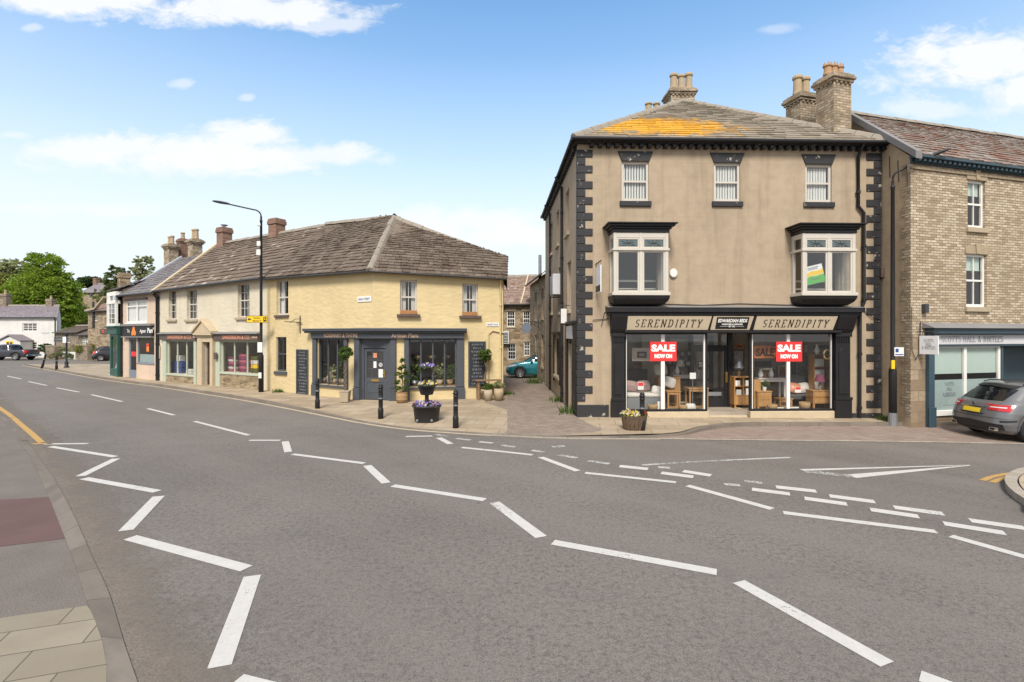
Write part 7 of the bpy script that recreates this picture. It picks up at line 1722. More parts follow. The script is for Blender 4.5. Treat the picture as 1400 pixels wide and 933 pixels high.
def arch(parent, body, wheels, r, mat='trim_black', wd=.05):
    for wx in wheels:
        for sy in (-1,1):
            b = MB()
            ri, ro = r*1.0, r+wd; vs = []
            for i in range(25):
                t = R(-8+196*i/24)
                for rr_ in (ri, ro): x, z = wx+rr_*math.cos(t), max(.2, r*.98+rr_*math.sin(t)); vs.append((x, sy*(body.side(x, z, .012)), z))
            b.add(vs, [(2*i,2*i+1,2*i+3,2*i+2) for i in range(24)]); b.build('wheel_arch', MT[mat], parent)

# --- grey SUV, seen from behind on the right
S = thing('parked_suv', 'metallic grey compact SUV parked before the office, rear towards us', 'car', (12.4, 13.86, gz(13.5)+.005), R(-3))
SB = CarBody([(.20,.16,4.22,.78,5),(.30,.04,4.32,.86,5),(.46,-.0,4.38,.895,5),(.62,.02,4.40,.90,5),(.74,.05,4.38,.90,4.8),(.86,.09,4.30,.89,4.4),(.95,.13,4.12,.875,4.2),(1.02,.20,3.40,.84,4.2),(1.06,.25,3.02,.81,4.4),(1.25,.47,2.72,.735,4.4),(1.38,.58,2.42,.67,4.0),(1.455,.66,2.20,.60,3.4),(1.485,.86,1.95,.50,3),(1.495,1.0,1.75,.35,2.5)])
SB.mesh((.86,3.50), .37, 'body', MT['car_grey'], S)
arch(S, SB, (.86,3.50), .37, 'car_grey', .035)
for wx in (.86, 3.5):
    for sy in (-1,1): wheel(S, wx, sy*.785, .345, sy)
b = MB(); SB.end_panel(b, [(-.62,1.045),(0,1.03),(.62,1.045)], [(-.54,1.33),(0,1.385),(.54,1.33)], off=.010); b.build('rear_window', MT['glass_car'], S)
b = MB(); SB.end_panel(b, [(-.58,1.375),(0,1.41),(.58,1.375)], [(-.56,1.43),(0,1.465),(.56,1.43)], off=.035); SB.end_panel(b, [(-.58,1.36),(0,1.395),(.58,1.36)], [(-.58,1.40),(0,1.435),(.58,1.40)], off=.055); b.build('spoiler', MT['trim_black'], S)
for sy in (-1,1): b = MB(); SB.side_panel(b, sy, [(.75,1.13),(1.2,1.05),(2.9,1.02)], [(.75,1.20),(1.1,1.385),(1.9,1.41),(2.35,1.33),(2.9,1.06)]); b.build('side_window', MT['glass_car'], S)
b = MB(); SB.end_panel(b, [(-.62,1.08),(0,1.08),(.62,1.08)], [(-.5,1.41),(0,1.43),(.5,1.41)], False, off=.01); b.build('windscreen', MT['glass_car'], S)
for sy in (-1,1):
    b = MB(); SB.end_panel(b, sorted([(sy*.45,.815),(sy*.86,.785)]), sorted([(sy*.45,.905),(sy*.70,.955),(sy*.86,.95)]), off=.020, n=12); SB.side_panel(b, sy, [(.14,.79),(.235,.84)], [(.14,.955),(.235,.94)], off=.018)
    t = b.build('tail_light', MT['lamp_red'], S); b = MB(); SB.end_panel(b, sorted([(sy*.48,.872),(sy*.80,.872)]), sorted([(sy*.48,.895),(sy*.80,.90)]), off=.026); b.build('reflector', MT['lamp_clear'], t)
b = MB(); SB.end_panel(b, [(-.27,.70),(.27,.70)], [(-.27,.815),(.27,.815)], off=.022); b.build('number_plate', MT['plate_yellow'], S)
b = MB(); SB.end_panel(b, [(-.36,.665),(0,.655),(.36,.665)], [(-.34,.695),(0,.69),(.34,.695)], off=.012); SB.end_panel(b, [(-.80,.27),(0,.25),(.80,.27)], [(-.76,.46),(0,.50),(.76,.46)], off=.012); b.build('rear_diffuser', MT['trim_black'], S)
b = MB(); SB.end_panel(b, [(-.40,.835),(.40,.835)], [(-.40,.862),(.40,.862)], off=.03); b.build('chrome_strip', MT['chrome'], S)
b = MB(); M_ = Matrix.Translation((SB.end(0,.93)-.012,0,.93)); b.M = M_
b.extr([(0,.05*math.cos(R(t)),.05*math.sin(R(t))) for t in range(0,360,18)], (-.004,0,0))
for k in range(3): a = R(90+120*k); b.extr([(-.006,.012*math.cos(a+1.57),.012*math.sin(a+1.57)),(-.006,.012*math.cos(a-1.57),.012*math.sin(a-1.57)),(-.006,.048*math.cos(a),.048*math.sin(a))], (-.006,0,0))
b.build('emblem', MT['chrome'], S)
for sy in (-1,1):
    b = MB(); x = SB.end(sy*.58,.32)-.03; b.extr([(x,sy*.50,.29),(x,sy*.68,.28),(x,sy*.71,.37),(x,sy*.54,.37)], (.12,0,0)); ex = b.build('exhaust_tip', MT['chrome'], S, recalc=True); b = MB(); b.extr([(x-.003,sy*.53,.302),(x-.003,sy*.665,.295),(x-.003,sy*.685,.355),(x-.003,sy*.555,.357)], (.002,0,0)); b.build('exhaust_bore', MT['rubber'], ex)
    b = MB(); b.tube([(.85,sy*.585,1.46),(1.0,sy*.59,1.50),(2.1,sy*.59,1.50),(2.3,sy*.57,1.44)], .018, 8); b.build('roof_rail', MT['trim_black'], S)
    b = MB(); SB.side_panel(b, sy, [(.12,.50),(.42,.55)], [(.12,.56),(.42,.585)], off=.006); b.build('bumper_crease', MT['trim_black'], S)
    b = MB(); SB.side_panel(b, sy, [(1.35,.22),(3.0,.22)], [(1.35,.33),(3.0,.33)], off=.012); b.build('side_skirt', MT['trim_black'], S)
    for xx in (1.32, 2.15, 3.05): b = MB(); SB.side_panel(b, sy, [(xx,.36),(xx+.012,.36)], [(xx,1.02),(xx+.012,1.02)], n=1, m=12, off=.003); b.build('door_gap', MT['rubber'], S)
    for xx in (1.42, 2.3): b = MB(); y = SB.side(xx,.86); b.tube([(xx,sy*y,.86),(xx+.05,sy*(y+.03),.86),(xx+.2,sy*(y+.03),.86),(xx+.25,sy*y,.86)], .014, 6); b.build('door_handle', MT['car_grey'], S)
    b = MB(); b.loft([[(2.75+dx,sy*.98+dy*sy,1.03+dz) for dx, dy, dz in ((-.08,-.10,-.05),(.1,-.10,-.06),(.1,.08,-.05),(-.08,.08,-.04))], [(2.75+dx,sy*.98+dy*sy,1.03+dz) for dx, dy, dz in ((-.07,-.09,.1),(.06,-.09,.1),(.06,.07,.1),(-.07,.07,.1))]]); b.build('wing_mirror', MT['car_grey'], S, recalc=True, bevel=.02)
    b = MB(); SB.end_panel(b, sorted([(sy*.48,.62),(sy*.80,.66)]), sorted([(sy*.48,.75),(sy*.82,.82)]), False, off=.01); b.build('headlight', MT['lamp_clear'], S)
b = MB(); SB.end_panel(b, [(-.84,.60),(.84,.60)], [(-.84,.612),(.84,.612)], off=.004, n=24, m=1); b.build('bumper_gap', MT['rubber'], S)
b = MB(); b.M = Matrix.Translation((SB.end(.18,1.08)-.02,.12,1.07)); b.tube([(0,0,0),(.05,-.18,.07),(.09,-.32,.11)], .012, 5); b.build('rear_wiper', MT['trim_black'], S)

# --- teal hatchback in the alley, nose to the left
def hatch(name, label, loc, rz, paint, plate_rear='plate_yellow'):
    T = thing(name, label, 'car', loc, rz)
    HB = CarBody([(.18,.10,3.92,.74,5),(.30,.02,4.02,.83,5),(.48,0,4.04,.865,4.8),(.62,.03,4.02,.87,4.6),(.74,.06,3.92,.865,4.2),(.84,.10,3.72,.85,4.0),(.92,.14,3.30,.825,4.0),(.98,.19,3.02,.79,4.2),(1.2,.42,2.62,.71,4.2),(1.36,.58,2.26,.64,3.8),(1.44,.76,2.0,.55,3.2),(1.475,1.0,1.7,.38,2.5)])
    HB.mesh((.72,3.22), .345, 'body', MT[paint], T); arch(T, HB, (.72,3.22), .345, 'rubber', .012)
    for wx in (.72, 3.22):
        for sy in (-1,1): wheel(T, wx, sy*.755, .315, sy, .19, 7, 'alloy', False)
    for sy in (-1,1):
        b = MB(); HB.side_panel(b, sy, [(.62,1.02),(1.0,.98),(1.62,.96)], [(.62,1.12),(.95,1.33),(1.62,1.375)]); b.build('side_window', MT['glass_car'], T); b = MB(); HB.side_panel(b, sy, [(1.70,.96),(2.75,.95)], [(1.70,1.375),(2.05,1.345),(2.40,1.21),(2.75,.99)]); b.build('side_window', MT['glass_car'], T)
    b = MB(); HB.end_panel(b, [(-.62,1.0),(0,1.0),(.62,1.0)], [(-.5,1.38),(0,1.41),(.5,1.38)], False, off=.012); b.build('windscreen', MT['glass_car'], T)
    b = MB(); HB.end_panel(b, [(-.60,1.02),(0,1.0),(.60,1.02)], [(-.5,1.34),(0,1.38),(.5,1.34)], True, off=.012); b.build('rear_window', MT['glass_car'], T)
    for sy in (-1,1):
        b = MB(); HB.end_panel(b, sorted([(sy*.42,.60),(sy*.79,.66)]), sorted([(sy*.42,.70),(sy*.79,.80)]), False, off=.012); HB.side_panel(b, sy, [(3.45,.74),(3.86,.66)], [(3.45,.80),(3.86,.77)], off=.01); b.build('headlight', MT['lamp_clear'], T)
        b = MB(); HB.end_panel(b, sorted([(sy*.58,.72),(sy*.82,.70)]), sorted([(sy*.58,.98),(sy*.78,.98)]), True, off=.014); HB.side_panel(b, sy, [(.15,.74),(.34,.80)], [(.15,.97),(.34,.93)], off=.012); b.build('tail_light', MT['lamp_red'], T)
        b = MB(); HB.end_panel(b, sorted([(sy*.55,.33),(sy*.74,.33)]), sorted([(sy*.55,.44),(sy*.74,.44)]), False, off=.01); b.build('fog_lamp', MT['trim_black'], T)
        for xx in (1.05, 1.66, 2.68): b = MB(); HB.side_panel(b, sy, [(xx,.30),(xx+.012,.30)], [(xx,.94),(xx+.012,.94)], n=1, m=10, off=.003); b.build('door_gap', MT['rubber'], T)
        b = MB(); b.loft([[(2.55+dx,sy*(.93+dy),.98+dz) for dx, dy, dz in ((-.07,-.1,-.04),(.08,-.1,-.05),(.08,.07,-.04),(-.07,.07,-.03))], [(2.55+dx,sy*(.93+dy),.98+dz) for dx, dy, dz in ((-.06,-.09,.1),(.05,-.09,.1),(.05,.06,.1),(-.06,.06,.1))]]); b.build('wing_mirror', MT[paint], T, recalc=True, bevel=.02)
    b = MB(); HB.end_panel(b, [(-.42,.26),(.42,.26)], [(-.46,.50),(.46,.50)], False, off=.008); b.build('grille', MT['trim_black'], T)
    b = MB(); HB.end_panel(b, [(-.26,.42),(.26,.42)], [(-.26,.53),(.26,.53)], False, off=.02); HB2 = b; b.build('number_plate', MT['sign_white'], T)
    b = MB(); HB.end_panel(b, [(-.26,.56),(.26,.56)], [(-.26,.67),(.26,.67)], True, off=.016); b.build('number_plate', MT[plate_rear], T)
    b = MB(); HB.end_panel(b, [(-.7,.22),(.7,.22)], [(-.7,.40),(.7,.40)], True, off=.008); b.build('rear_bumper_trim', MT['trim_black'], T)
    return T
# front wheel under photo column 711, ground line at row 517
gY = 29.6; fx = (711-CX)/F*gY
hatch('parked_hatchback', 'teal blue hatchback parked across the end of the alley', (fx+3.22, gY+.75, .085), R(180), 'car_teal')
cy = 50.5; c0 = at(122, 494, cy)
hatch('parked_hatchback', 'black hatchback seen from behind near the hedge on the far side', (c0.x+.2, cy, .01), R(38), 'car_black', 'plate_yellow')
# --- dark grey pickup truck, far left
P_ = thing('pickup_truck', 'dark grey double-cab pickup truck parked before the white cottage', 'pickup', (at(56,492,53.4).x, 52.6, .0), R(180))
PB = CarBody([(.34,.12,5.0,.80,6),(.48,.02,5.12,.88,6),(.70,0,5.16,.90,6),(.90,.0,5.12,.90,5.5),(1.0,.02,4.95,.89,5),(1.06,.04,4.6,.87,5)])
PB.mesh((1.05,4.15), .42, 'body', MT['car_darkgrey'], P_); arch(P_, PB, (1.05,4.15), .42, 'trim_black', .07)
CB = CarBody([(1.03,1.55,4.2,.84,5),(1.12,1.60,3.95,.81,5),(1.35,1.68,3.5,.74,5),(1.55,1.78,3.15,.68,4.5),(1.62,1.95,2.95,.58,3.5),(1.64,2.2,2.7,.4,3)])
CB.mesh((), .3, 'cab', MT['car_darkgrey'], P_)
for sy in (-1,1): b = MB(); CB.side_panel(b, sy, [(1.80,1.10),(2.55,1.08)], [(1.80,1.50),(2.55,1.53)]); b.build('side_window', MT['glass_car'], P_); b = MB(); CB.side_panel(b, sy, [(2.65,1.08),(3.75,1.10)], [(2.65,1.53),(3.0,1.50),(3.75,1.14)]); b.build('side_window', MT['glass_car'], P_)
b = MB(); CB.end_panel(b, [(-.6,1.12),(.6,1.12)], [(-.52,1.5),(.52,1.5)], True, off=.01); CB.end_panel(b, [(-.6,1.12),(.6,1.12)], [(-.52,1.52),(.52,1.52)], False, off=.01); b.build('windscreen', MT['glass_car'], P_)
for wx in (1.05, 4.15):
    for sy in (-1,1): wheel(P_, wx, sy*.79, .39, sy, .24, 6, 'alloy', False)
for sy in (-1,1):
    b = MB(); PB.end_panel(b, sorted([(sy*.74,.72),(sy*.88,.72)]), sorted([(sy*.74,1.02),(sy*.86,1.02)]), True, off=.015); PB.side_panel(b, sy, [(.04,.76),(.15,.78)], [(.04,1.0),(.15,.98)], off=.015); b.build('tail_light', MT['lamp_red'], P_)
b = MB(); b.extr([(.25,-.80,1.062),(1.5,-.80,1.062),(1.5,.80,1.062),(.25,.80,1.062)], (0,0,.015)); b.build('load_bed_cover', MT['trim_black'], P_)
b = MB(); PB.side_panel(b, 1, [(3.35,.62),(2.65,.62)][::-1], [(3.35,.92),(2.65,.92)][::-1], off=.01); b.build('door_sticker', MT['art_rust'], P_)
b = MB(); b.box(-.10,.06,-.80,.80,.42,.58); b.build('rear_bumper', MT['chrome'], P_, bevel=.03)

# ------------------------------------------------------------------ window posters and things on show in the corner shop
def poster(name, label, x0, x1, y0, y1, f, v, cat='poster', group=None):
    u0, u1, z0, z1 = f.rect(x0, y0, x1, y1, v); o = thing(name, label, cat, M=f.M, group=group); b = MB(); b.box(u0, u1, v-.004, v, z0, z1); b.build('sheet', MT['sign_red'], o)
    uc, h = (u0+u1)/2, z1-z0; b = MB(); text(b, 'SALE', FT(uc,v-.0055,z0+h*.52), h*.33, ext=.0005, bold=.016, width=(u1-u0)*.90); text(b, 'NOW ON', FT(uc,v-.0055,z0+h*.17), h*.19, ext=.0005, bold=.012, width=(u1-u0)*.66); b.build('lettering', MT['letter_white'], o); return o
poster('sale_poster', 'red SALE NOW ON poster in the left shop window', 888.5, 925, 467.5, 494, FA, .008)
poster('sale_poster', 'red SALE NOW ON poster in the right shop window', 1061, 1096.5, 467.5, 494.5, FA, .008)
# yellow, white and green letting board in the right bay window
o = thing('letting_sign', 'tilted white, yellow and green sign in the right bay window', 'sign', M=FA.M)
u0, u1, z0, z1 = FA.rect(1099.5,361,1127.5,390,-.555); uc, zc = (u0+u1)/2, (z0+z1)/2; w, h = (u1-u0)*.94, (z1-z0)*.86
Ml = FT(uc, -.548, zc) @ Matrix.Rotation(R(14), 4, 'Z')
def flat(nm, pts, mat, dz): b = MB(); b.extr([Ml @ Vector((x*w/2, y*h/2, dz)) for x, y in pts], (0,.002,0)); return b.build(nm, MT[mat], o)
flat('board', [(-1,-1),(1,-1),(1,1),(-1,1)], 'sign_white', 0)
flat('yellow_band', [(-.98,-.25),(-.5,-.05),(.1,-.15),(.98,-.1),(.98,.45),(.4,.35),(-.2,.42),(-.98,.2)], 'sign_yellow', .003)
MT['sign_green'] = m_paint('sign_green', (.08,.38,.05), .5, .05)
flat('green_band', [(-.98,-.98),(.98,-.98),(.98,-.14),(.1,-.2),(-.5,-.1),(-.98,-.3)], 'sign_green', .006)
b = MB()
for y, ww in ((.72,.62),(.55,.5)): 
    n = 9
    for k in range(n): x = -ww+2*ww*k/n; b.extr([Ml @ Vector((a*w/2, c*h/2, .003)) for a, c in ((x,y),(x+1.4*ww/n,y),(x+1.4*ww/n,y+.11),(x,y+.11))], (0,.001,0))
for k in range(7): x = -.45+.14*k; b.extr([Ml @ Vector((a*w/2, c*h/2, .009)) for a, c in ((x,-.55),(x+.1,-.55),(x+.1,-.42),(x,-.42))], (0,.001,0))
b.build('small_print', MT['letter_grey'], o)
FLR = .17
def fpos(px, v): return FA.u(px, v)
def furn(name, label, cat, u, v, rz=0, group=None):
    p = FA.w(u, v); return thing(name, label, cat, (p.x, p.y, FLR), math.atan2(FA.d.y, FA.d.x)+rz, group)
def legs4(o, w, d, h, t, mat): 
    for x in (0, w-t):
        for y in (0, d-t): b = MB(); b.box(x, x+t, y, y+t, 0, h); b.build('leg', MT[mat], o)
def table(label, u, v, w, d, h, mat='wood_oak', t=.05, name='side_table', cat='table', rail=True):
    o = furn(name, label, cat, u, v); b = MB(); b.box(-.02, w+.02, -.02, d+.02, h-.04, h); b.build('top', MT[mat], o, bevel=.006); legs4(o, w, d, h-.041, t, mat)
    if rail: b = MB(); b.box(t, w-t, .005, .03, h-.12, h-.042); b.box(t, w-t, d-.03, d-.005, h-.12, h-.042); b.box(t,w-t,.01,.03,.08,.12); b.build('rail', MT[mat], o)
    return o
table('small oak nest of tables low in the left shop window', fpos(912,.5), .45, .42, .40, .62); table('second oak side table at the right of the left window', fpos(941,.7), .6, .62, .40, .70)
table('pale stone-topped console table behind the oak stools', fpos(921,1.6), 1.6, .75, .40, 1.05, 'cloth_white')
o = furn('display_bed', 'dark grey bed with pale bedding in the left shop window', 'bed', fpos(856,.6), .45); b = MB(); b.box(0,1.15,0,1.8,.0,.40); b.build('base', MT['steel_grey'], o); b = MB(); b.box(-.01,1.16,-.02,1.8,.401,.55); b.build('mattress', MT['cloth_white'], o, bevel=.05); b = MB(); b.box(0,1.2,1.82,1.9,0,1.2); b.build('headboard', MT['cloth_grey'], o)
def cushion(label, u, v, z, w, h, mat, rz=0, tilt=20):
    p = FA.w(u, v); b = MB(); b.smooth = True; rings = []
    n = 20
    for k in range(7):
        t = -1+2*k/6; s = math.sqrt(max(0,1-t*t))**.7; d = .08*t
        rings.append([(w/2*s**.35*math.copysign(abs(math.cos(2*math.pi*i/n))**.5, math.cos(2*math.pi*i/n)), d, h/2*s**.35*math.copysign(abs(math.sin(2*math.pi*i/n))**.5, math.sin(2*math.pi*i/n))) if s > 0 else (0,d,0) for i in range(n)])
    b.loft(rings, False); o = b.build('cushion', MT[mat]); o.location = (p.x, p.y, z); o.rotation_euler = (R(-tilt), R(rz), 0); tag(o, label, 'cushion', 'cushions in the corner shop'); return o
cushion('pink patterned cushion at the left on the display bed', fpos(862,.9), .9, FLR+.74, .46, .36, 'cloth_pattern', 6); cushion('second patterned cushion beside the pink one on the bed', fpos(880,.9), .95, FLR+.74, .46, .36, 'cloth_pattern', -5); cushion('white cushion leaning at the bed corner by the mullion', fpos(899,.55), .55, FLR+.62, .40, .30, 'cloth_white', 14); cushion('white cushion on the oak chest behind the mullion', fpos(915,.9), .9, FLR+.86, .42, .36, 'cloth_white', 20); cushion('yellow and white cushion standing upright on the oak chest', fpos(903,1.4), 1.4, FLR+1.25, .45, .42, 'petal_white', -4)
table('oak chest carrying cushions behind the left mullion', fpos(900,1.2), 1.2, .75, .4, 1.0, 'wood_oak', .2, 'oak_chest', 'chest')
def frame_on(name, label, x0, x1, y0, y1, v, fm, pm, cat='picture'):
    u0, u1, z0, z1 = FA.rect(x0,y0,x1,y1,v); o = thing(name, label, cat, M=FA.M); b = MB(); t = .05
    for q in ((u0,u0+t,z0,z1),(u1-t,u1,z0,z1),(u0+t,u1-t,z0,z0+t),(u0+t,u1-t,z1-t,z1)): b.box(q[0],q[1],v,v+.03,q[2],q[3])
    b.build('frame', MT[fm], o); b = MB(); b.box(u0+t,u1-t,v+.012,v+.02,z0+t,z1-t); b.build('picture', MT[pm], o); return o
frame_on('framed_picture', 'cream framed panel with small grey picture in the left window', 864, 888, 476, 494, .8, 'paint_cream', 'paint_cream'); frame_on('framed_picture', 'small grey print inside the cream framed panel', 871.5, 884, 481, 489.5, .79, 'paint_brown', 'art_print')
for i, (x0,x1,y0,y1,v) in enumerate(((929,937,480,489,2.0),(939,946,479,488,2.0),(912,920,489,500,2.1),(936,946,493,502,2.0))): frame_on('framed_picture', ('grey print upper middle of the black display shelf','grey print upper right of the black display shelf','grey print lower left of the black display shelf','grey print lower right of the black display shelf')[i], x0,x1,y0,y1,v,'paint_black','art_print')
o = furn('display_shelf', 'tall black open shelf with ornaments in the left window', 'shelf', fpos(915,2.2), 2.2); b = MB(); [b.box(0,1.6,0,.3,z,z+.03) for z in (.3,.8,1.3,1.8,2.3)]; b.build('shelf_board', MT['paint_black'], o); b = MB(); [b.box(x,x+.04,0,.3,0,2.4) for x in (0,.8,1.56)]; b.build('upright', MT['paint_black'], o); b = MB(); b.box(-.9,1.6,.31,.34,0,2.6); b.build('back_panel', MT['shop_inside'], o)
for k, (x, z) in enumerate(((.2,.83),(.5,.83),(1.0,.83),(1.3,1.33),(.35,1.33),(1.1,1.83))):
    p = FA.w(fpos(915,2.2)+x, 2.33); b = MB(); b.smooth = True; b.lathe([(.05,0),(.09,.08),(.06,.18),(.03,.24),(.05,.28)], (0,0,0), 12); q = b.build('vase', MT['cloth_white']); q.location = (p.x,p.y,FLR+z); tag(q, ('pale vase at the left of the second shelf','pale vase beside it on the second shelf','pale vase right of centre on the second shelf','pale vase at the right of the third shelf','pale vase at the left of the third shelf','pale vase on the upper shelf')[k], 'vase', 'vases on the black shelf')
o = furn('sign_stand', 'white notice on a thin stand right of the left window', 'stand', fpos(947,.55), .55); b = MB(); b.tube([(0,0,0),(0,0,1.0)], .012, 6); b.build('pole', MT['steel_grey'], o); b = MB(); b.box(-.1,.1,-.02,-.013,1.0,1.2); b.build('card', MT['paper'], o); b = MB(); b.box(-.12,.12,-.12,.12,0,.015); b.build('base', MT['steel_grey'], o)
cushion('small white box-like cushion on the floor at the right', fpos(944,.35), .35, FLR+.12, .32, .22, 'cloth_white', 0)
# right window
def bookcase(label, u, v, w, d, h, rows, mat='wood_oak', cols=1, legs=.12, books=True, name='bookcase'):
    o = furn(name, label, 'bookcase', u, v); b = MB(); t = .03
    b.box(0,t,0,d,legs,h); b.box(w-t,w,0,d,legs,h); b.box(t,w-t,d-.02,d,legs,h); b.box(0,w,-.01,d,h,h+.03); b.build('carcass', MT[mat], o, bevel=.004)
    b = MB(); [b.box(t,w-t,0,d-.02,legs+(h-legs)*k/rows,legs+(h-legs)*k/rows+.025) for k in range(rows)]
    for c in range(1,cols): b.box(w*c/cols-.012,w*c/cols+.012,0,d-.02,legs+(h-legs)/rows,h)
    b.build('shelf', MT[mat], o); b = MB(); b.box(t,w-t,-.008,.012,legs+.03,legs+(h-legs)/rows-.01); b.build('drawer', MT[mat], o)
    b = MB(); [b.box(x,x+.05,y,y+.05,0,legs) for x in (0.02,w-.07) for y in (.02,d-.07)]; b.build('leg', MT[mat], o)
    if books:
        b = MB()
        for k in range(1, rows):
            for c in range(cols): z = legs+(h-legs)*k/rows+.026; x = w*c/cols+.06+rnd(0,.05); b.box(x,x+w/cols*.5,.06,.2,z,z+(h-legs)/rows*rnd(.5,.8))
        b.build('boxes', MT['paper'], o)
    return o
bookcase('low oak bookcase beside the shop door', fpos(1004,.75), .75, .62, .35, 1.02, 3, cols=2); bookcase('tall oak bookcase with books right of the right window', fpos(1113,.9), .9, .62, .32, 1.75, 4)
o = furn('bedside_cabinet', 'oak cabinet with a small plant in the right window', 'cabinet', fpos(1036,.4), .4); b = MB(); b.box(0,.46,0,.4,.1,.58); b.box(-.02,.48,-.02,.42,.58,.61); b.build('carcass', MT['wood_oak'], o, bevel=.005); b = MB(); b.box(.03,.43,-.015,.0-.001,.34,.56); b.box(.03,.43,-.015,-.001,.13,.32); b.build('drawer', MT['wood_oak'], o); legs4(o,.46,.4,.099,.05,'wood_oak')
p = FA.w(fpos(1045,.6), .6); o = thing('potted_plant', 'small green plant in white pot on the oak cabinet', 'potted plant', (p.x,p.y,FLR+.61)); b = MB(); b.lathe([(.05,0),(.07,.12),(0,.11)], (0,0,0), 12); b.build('pot', MT['plastic_white'], o); b = MB(); crown(b, [(0,0,.2,.15,.15,.1)], 120, .07, 3, .5, 10); b.build('foliage', MT['leaf_bay'], o)
o = furn('chest_of_drawers', 'low oak chest of drawers at the right end of the window', 'chest', fpos(1112,.35), .35); b = MB(); b.box(0,.66,0,.4,.2,.60); b.box(-.02,.68,-.02,.42,.60,.63); b.build('carcass', MT['wood_oak'], o, bevel=.005); b = MB(); b.box(.03,.63,-.015,-.001,.42,.58); b.box(.03,.63,-.015,-.001,.23,.40); b.build('drawer', MT['wood_oak'], o); legs4(o,.66,.4,.199,.05,'wood_oak')
table('long pale console table behind the oak cabinet', fpos(1038,.95), .95, .9, .35, .98, 'cloth_white'); table('low oak stool in the middle of the right window', fpos(1066,.5), .5, .42, .35, .36, 'wood_oak', .05, 'stool', 'stool')
o = furn('oak_screen', 'upright oak panel beside the low bookcase', 'panel', fpos(1031,.55), .55); b = MB(); b.box(0,.22,0,.05,0,.98); b.build('panel', MT['wood_oak'], o); b = MB(); b.box(-.03,.25,-.05,.1,.0,.03); b.build('foot', MT['wood_oak'], o)
o = furn('upholstered_bench', 'grey checked bench in the right window', 'bench', fpos(1080,1.0), 1.0); b = MB(); b.box(0,.9,0,.5,.25,.42); b.build('seat', MT['cloth_grey'], o, bevel=.03); b = MB(); b.box(0,.9,.5,.58,.25,1.05); b.build('backrest', MT['cloth_grey'], o, bevel=.03); legs4(o,.9,.5,.25,.05,'wood_oak')
# wooden SALE board hanging inside, tv-like black screen, wreath, small cards
u0, u1, z0, z1 = FA.rect(1031,473,1061,490,.5); o = thing('wooden_sign', 'rust-coloured wooden SALE board hanging in the right window', 'sign', M=FA.M); b = MB(); b.box(u0,u1,.5,.53,z0,z1); b.build('board', MT['art_rust'], o); b = MB(); text(b, 'SALE', FT((u0+u1)/2,.497,z0+.08), (z1-z0)*.62, shear=.1, ext=.001, bold=.012, width=(u1-u0)*.86); b.build('lettering', MT['letter_dark'], o)
frame_on('dark_screen', 'black wall-mounted panel under the wooden SALE board', 1033, 1055, 494, 503, .9, 'paint_black', 'paint_black', 'screen')
frame_on('wall_art', 'dark patterned wall hanging left of the right window', 1002, 1018, 478, 508, 1.6, 'paint_brown', 'art_print'); frame_on('wall_art', 'dark driftwood picture above the tall bookcase', 1113, 1134, 473, 486, 1.4, 'paint_black', 'art_print'); frame_on('wall_art', 'brown patterned hanging behind the console table', 1038, 1060, 505, 525, 2.2, 'wood_barrel', 'art_rust'); frame_on('wall_art', 'tall grey patterned wall panel behind the mullion', 1086, 1110, 488, 530, 2.4, 'paint_brown', 'art_print')
u, z = FA.u(1131,.3), FA.z(1131,485,.3); b = MB(); b.smooth = True; b.tube([(u+.12*math.cos(R(t)),.3,z+.15*math.sin(R(t))) for t in range(0,361,24)], .03, 6); o = b.build('wreath', MT['basket']); o.matrix_world = FA.M; tag(o, 'round woven wreath hanging at the right edge of the window', 'wreath')
for lab, x0, x1, y0, y1, v, mt in (('small red and white sale card in the right window middle',1087,1095,529,537,.3,'sign_white'),('white card at the foot of the left mullion',899,906,549,561,.25,'paper'),('pale card leaning low at the right mullion',1063,1092,557,560.5,.2,'paper'),('red and white card on the display bed',872,880,523,533,.4,'sign_white')):
    u0,u1,z0,z1 = FA.rect(x0,y0,x1,y1,v); b = MB(); b.box(u0,u1,v,v+.006,z0,z1); o = b.build('price_card', MT[mt]); o.matrix_world = FA.M; tag(o, lab, 'card')
    if mt == 'sign_white': b = MB(); b.box(u0+.01,u1-.01,v-.003,v-.0005,(z0+z1)/2,z1-.01); b.build('red_heading', MT['sign_red'], o)
# more stock: table lamps, baskets, vases and prints
def table_lamp(label, px, v, z, mat='cloth_white'):
    p = FA.w(fpos(px, v), v); o = thing('table_lamp', label, 'lamp', (p.x, p.y, FLR+z), 0, 'table lamps in the corner shop'); b = MB(); b.smooth = True; b.lathe([(.07,0),(.07,.02),(.03,.05),(.06,.14),(.02,.24),(.015,.32)], (0,0,0), 14); b.build('base', MT['wood_bench'], o); b = MB(); b.smooth = True; b.lathe([(.16,.28),(.10,.50)], (0,0,0), 18, False); b.build('shade', MT[mat], o)
table_lamp('cream table lamp on the console behind the oak stools', 930, 1.8, 1.05); table_lamp('white table lamp on the long pale console in the right window', 1046, 1.1, .98); table_lamp('grey table lamp on top of the low oak bookcase', 1010, .9, 1.05, 'steel_grey'); table_lamp('plum table lamp on the low oak chest of drawers', 1121, .5, .63, 'cloth_plum')
for i, (px, v, r, h, lab) in enumerate(((893,.35,.16,.22,'round wicker basket at the foot of the display bed'),(1056,.3,.15,.2,'small wicker basket beside the bedside cabinet'),(1100,.35,.17,.26,'wicker basket between the mullion and chest of drawers'),(934,.3,.13,.18,'little wicker basket before the second oak side table'))):
    p = FA.w(fpos(px, v), v); b = MB(); b.smooth = True; b.lathe([(0,.01),(r*.8,.0),(r,h*.6),(r*.95,h),(r*.85,h-.02),(r*.7,.05)], (0,0,0), 18); o = b.build('wicker_basket', MT['basket']); o.location = (p.x,p.y,FLR); tag(o, lab, 'basket', 'baskets in the corner shop')
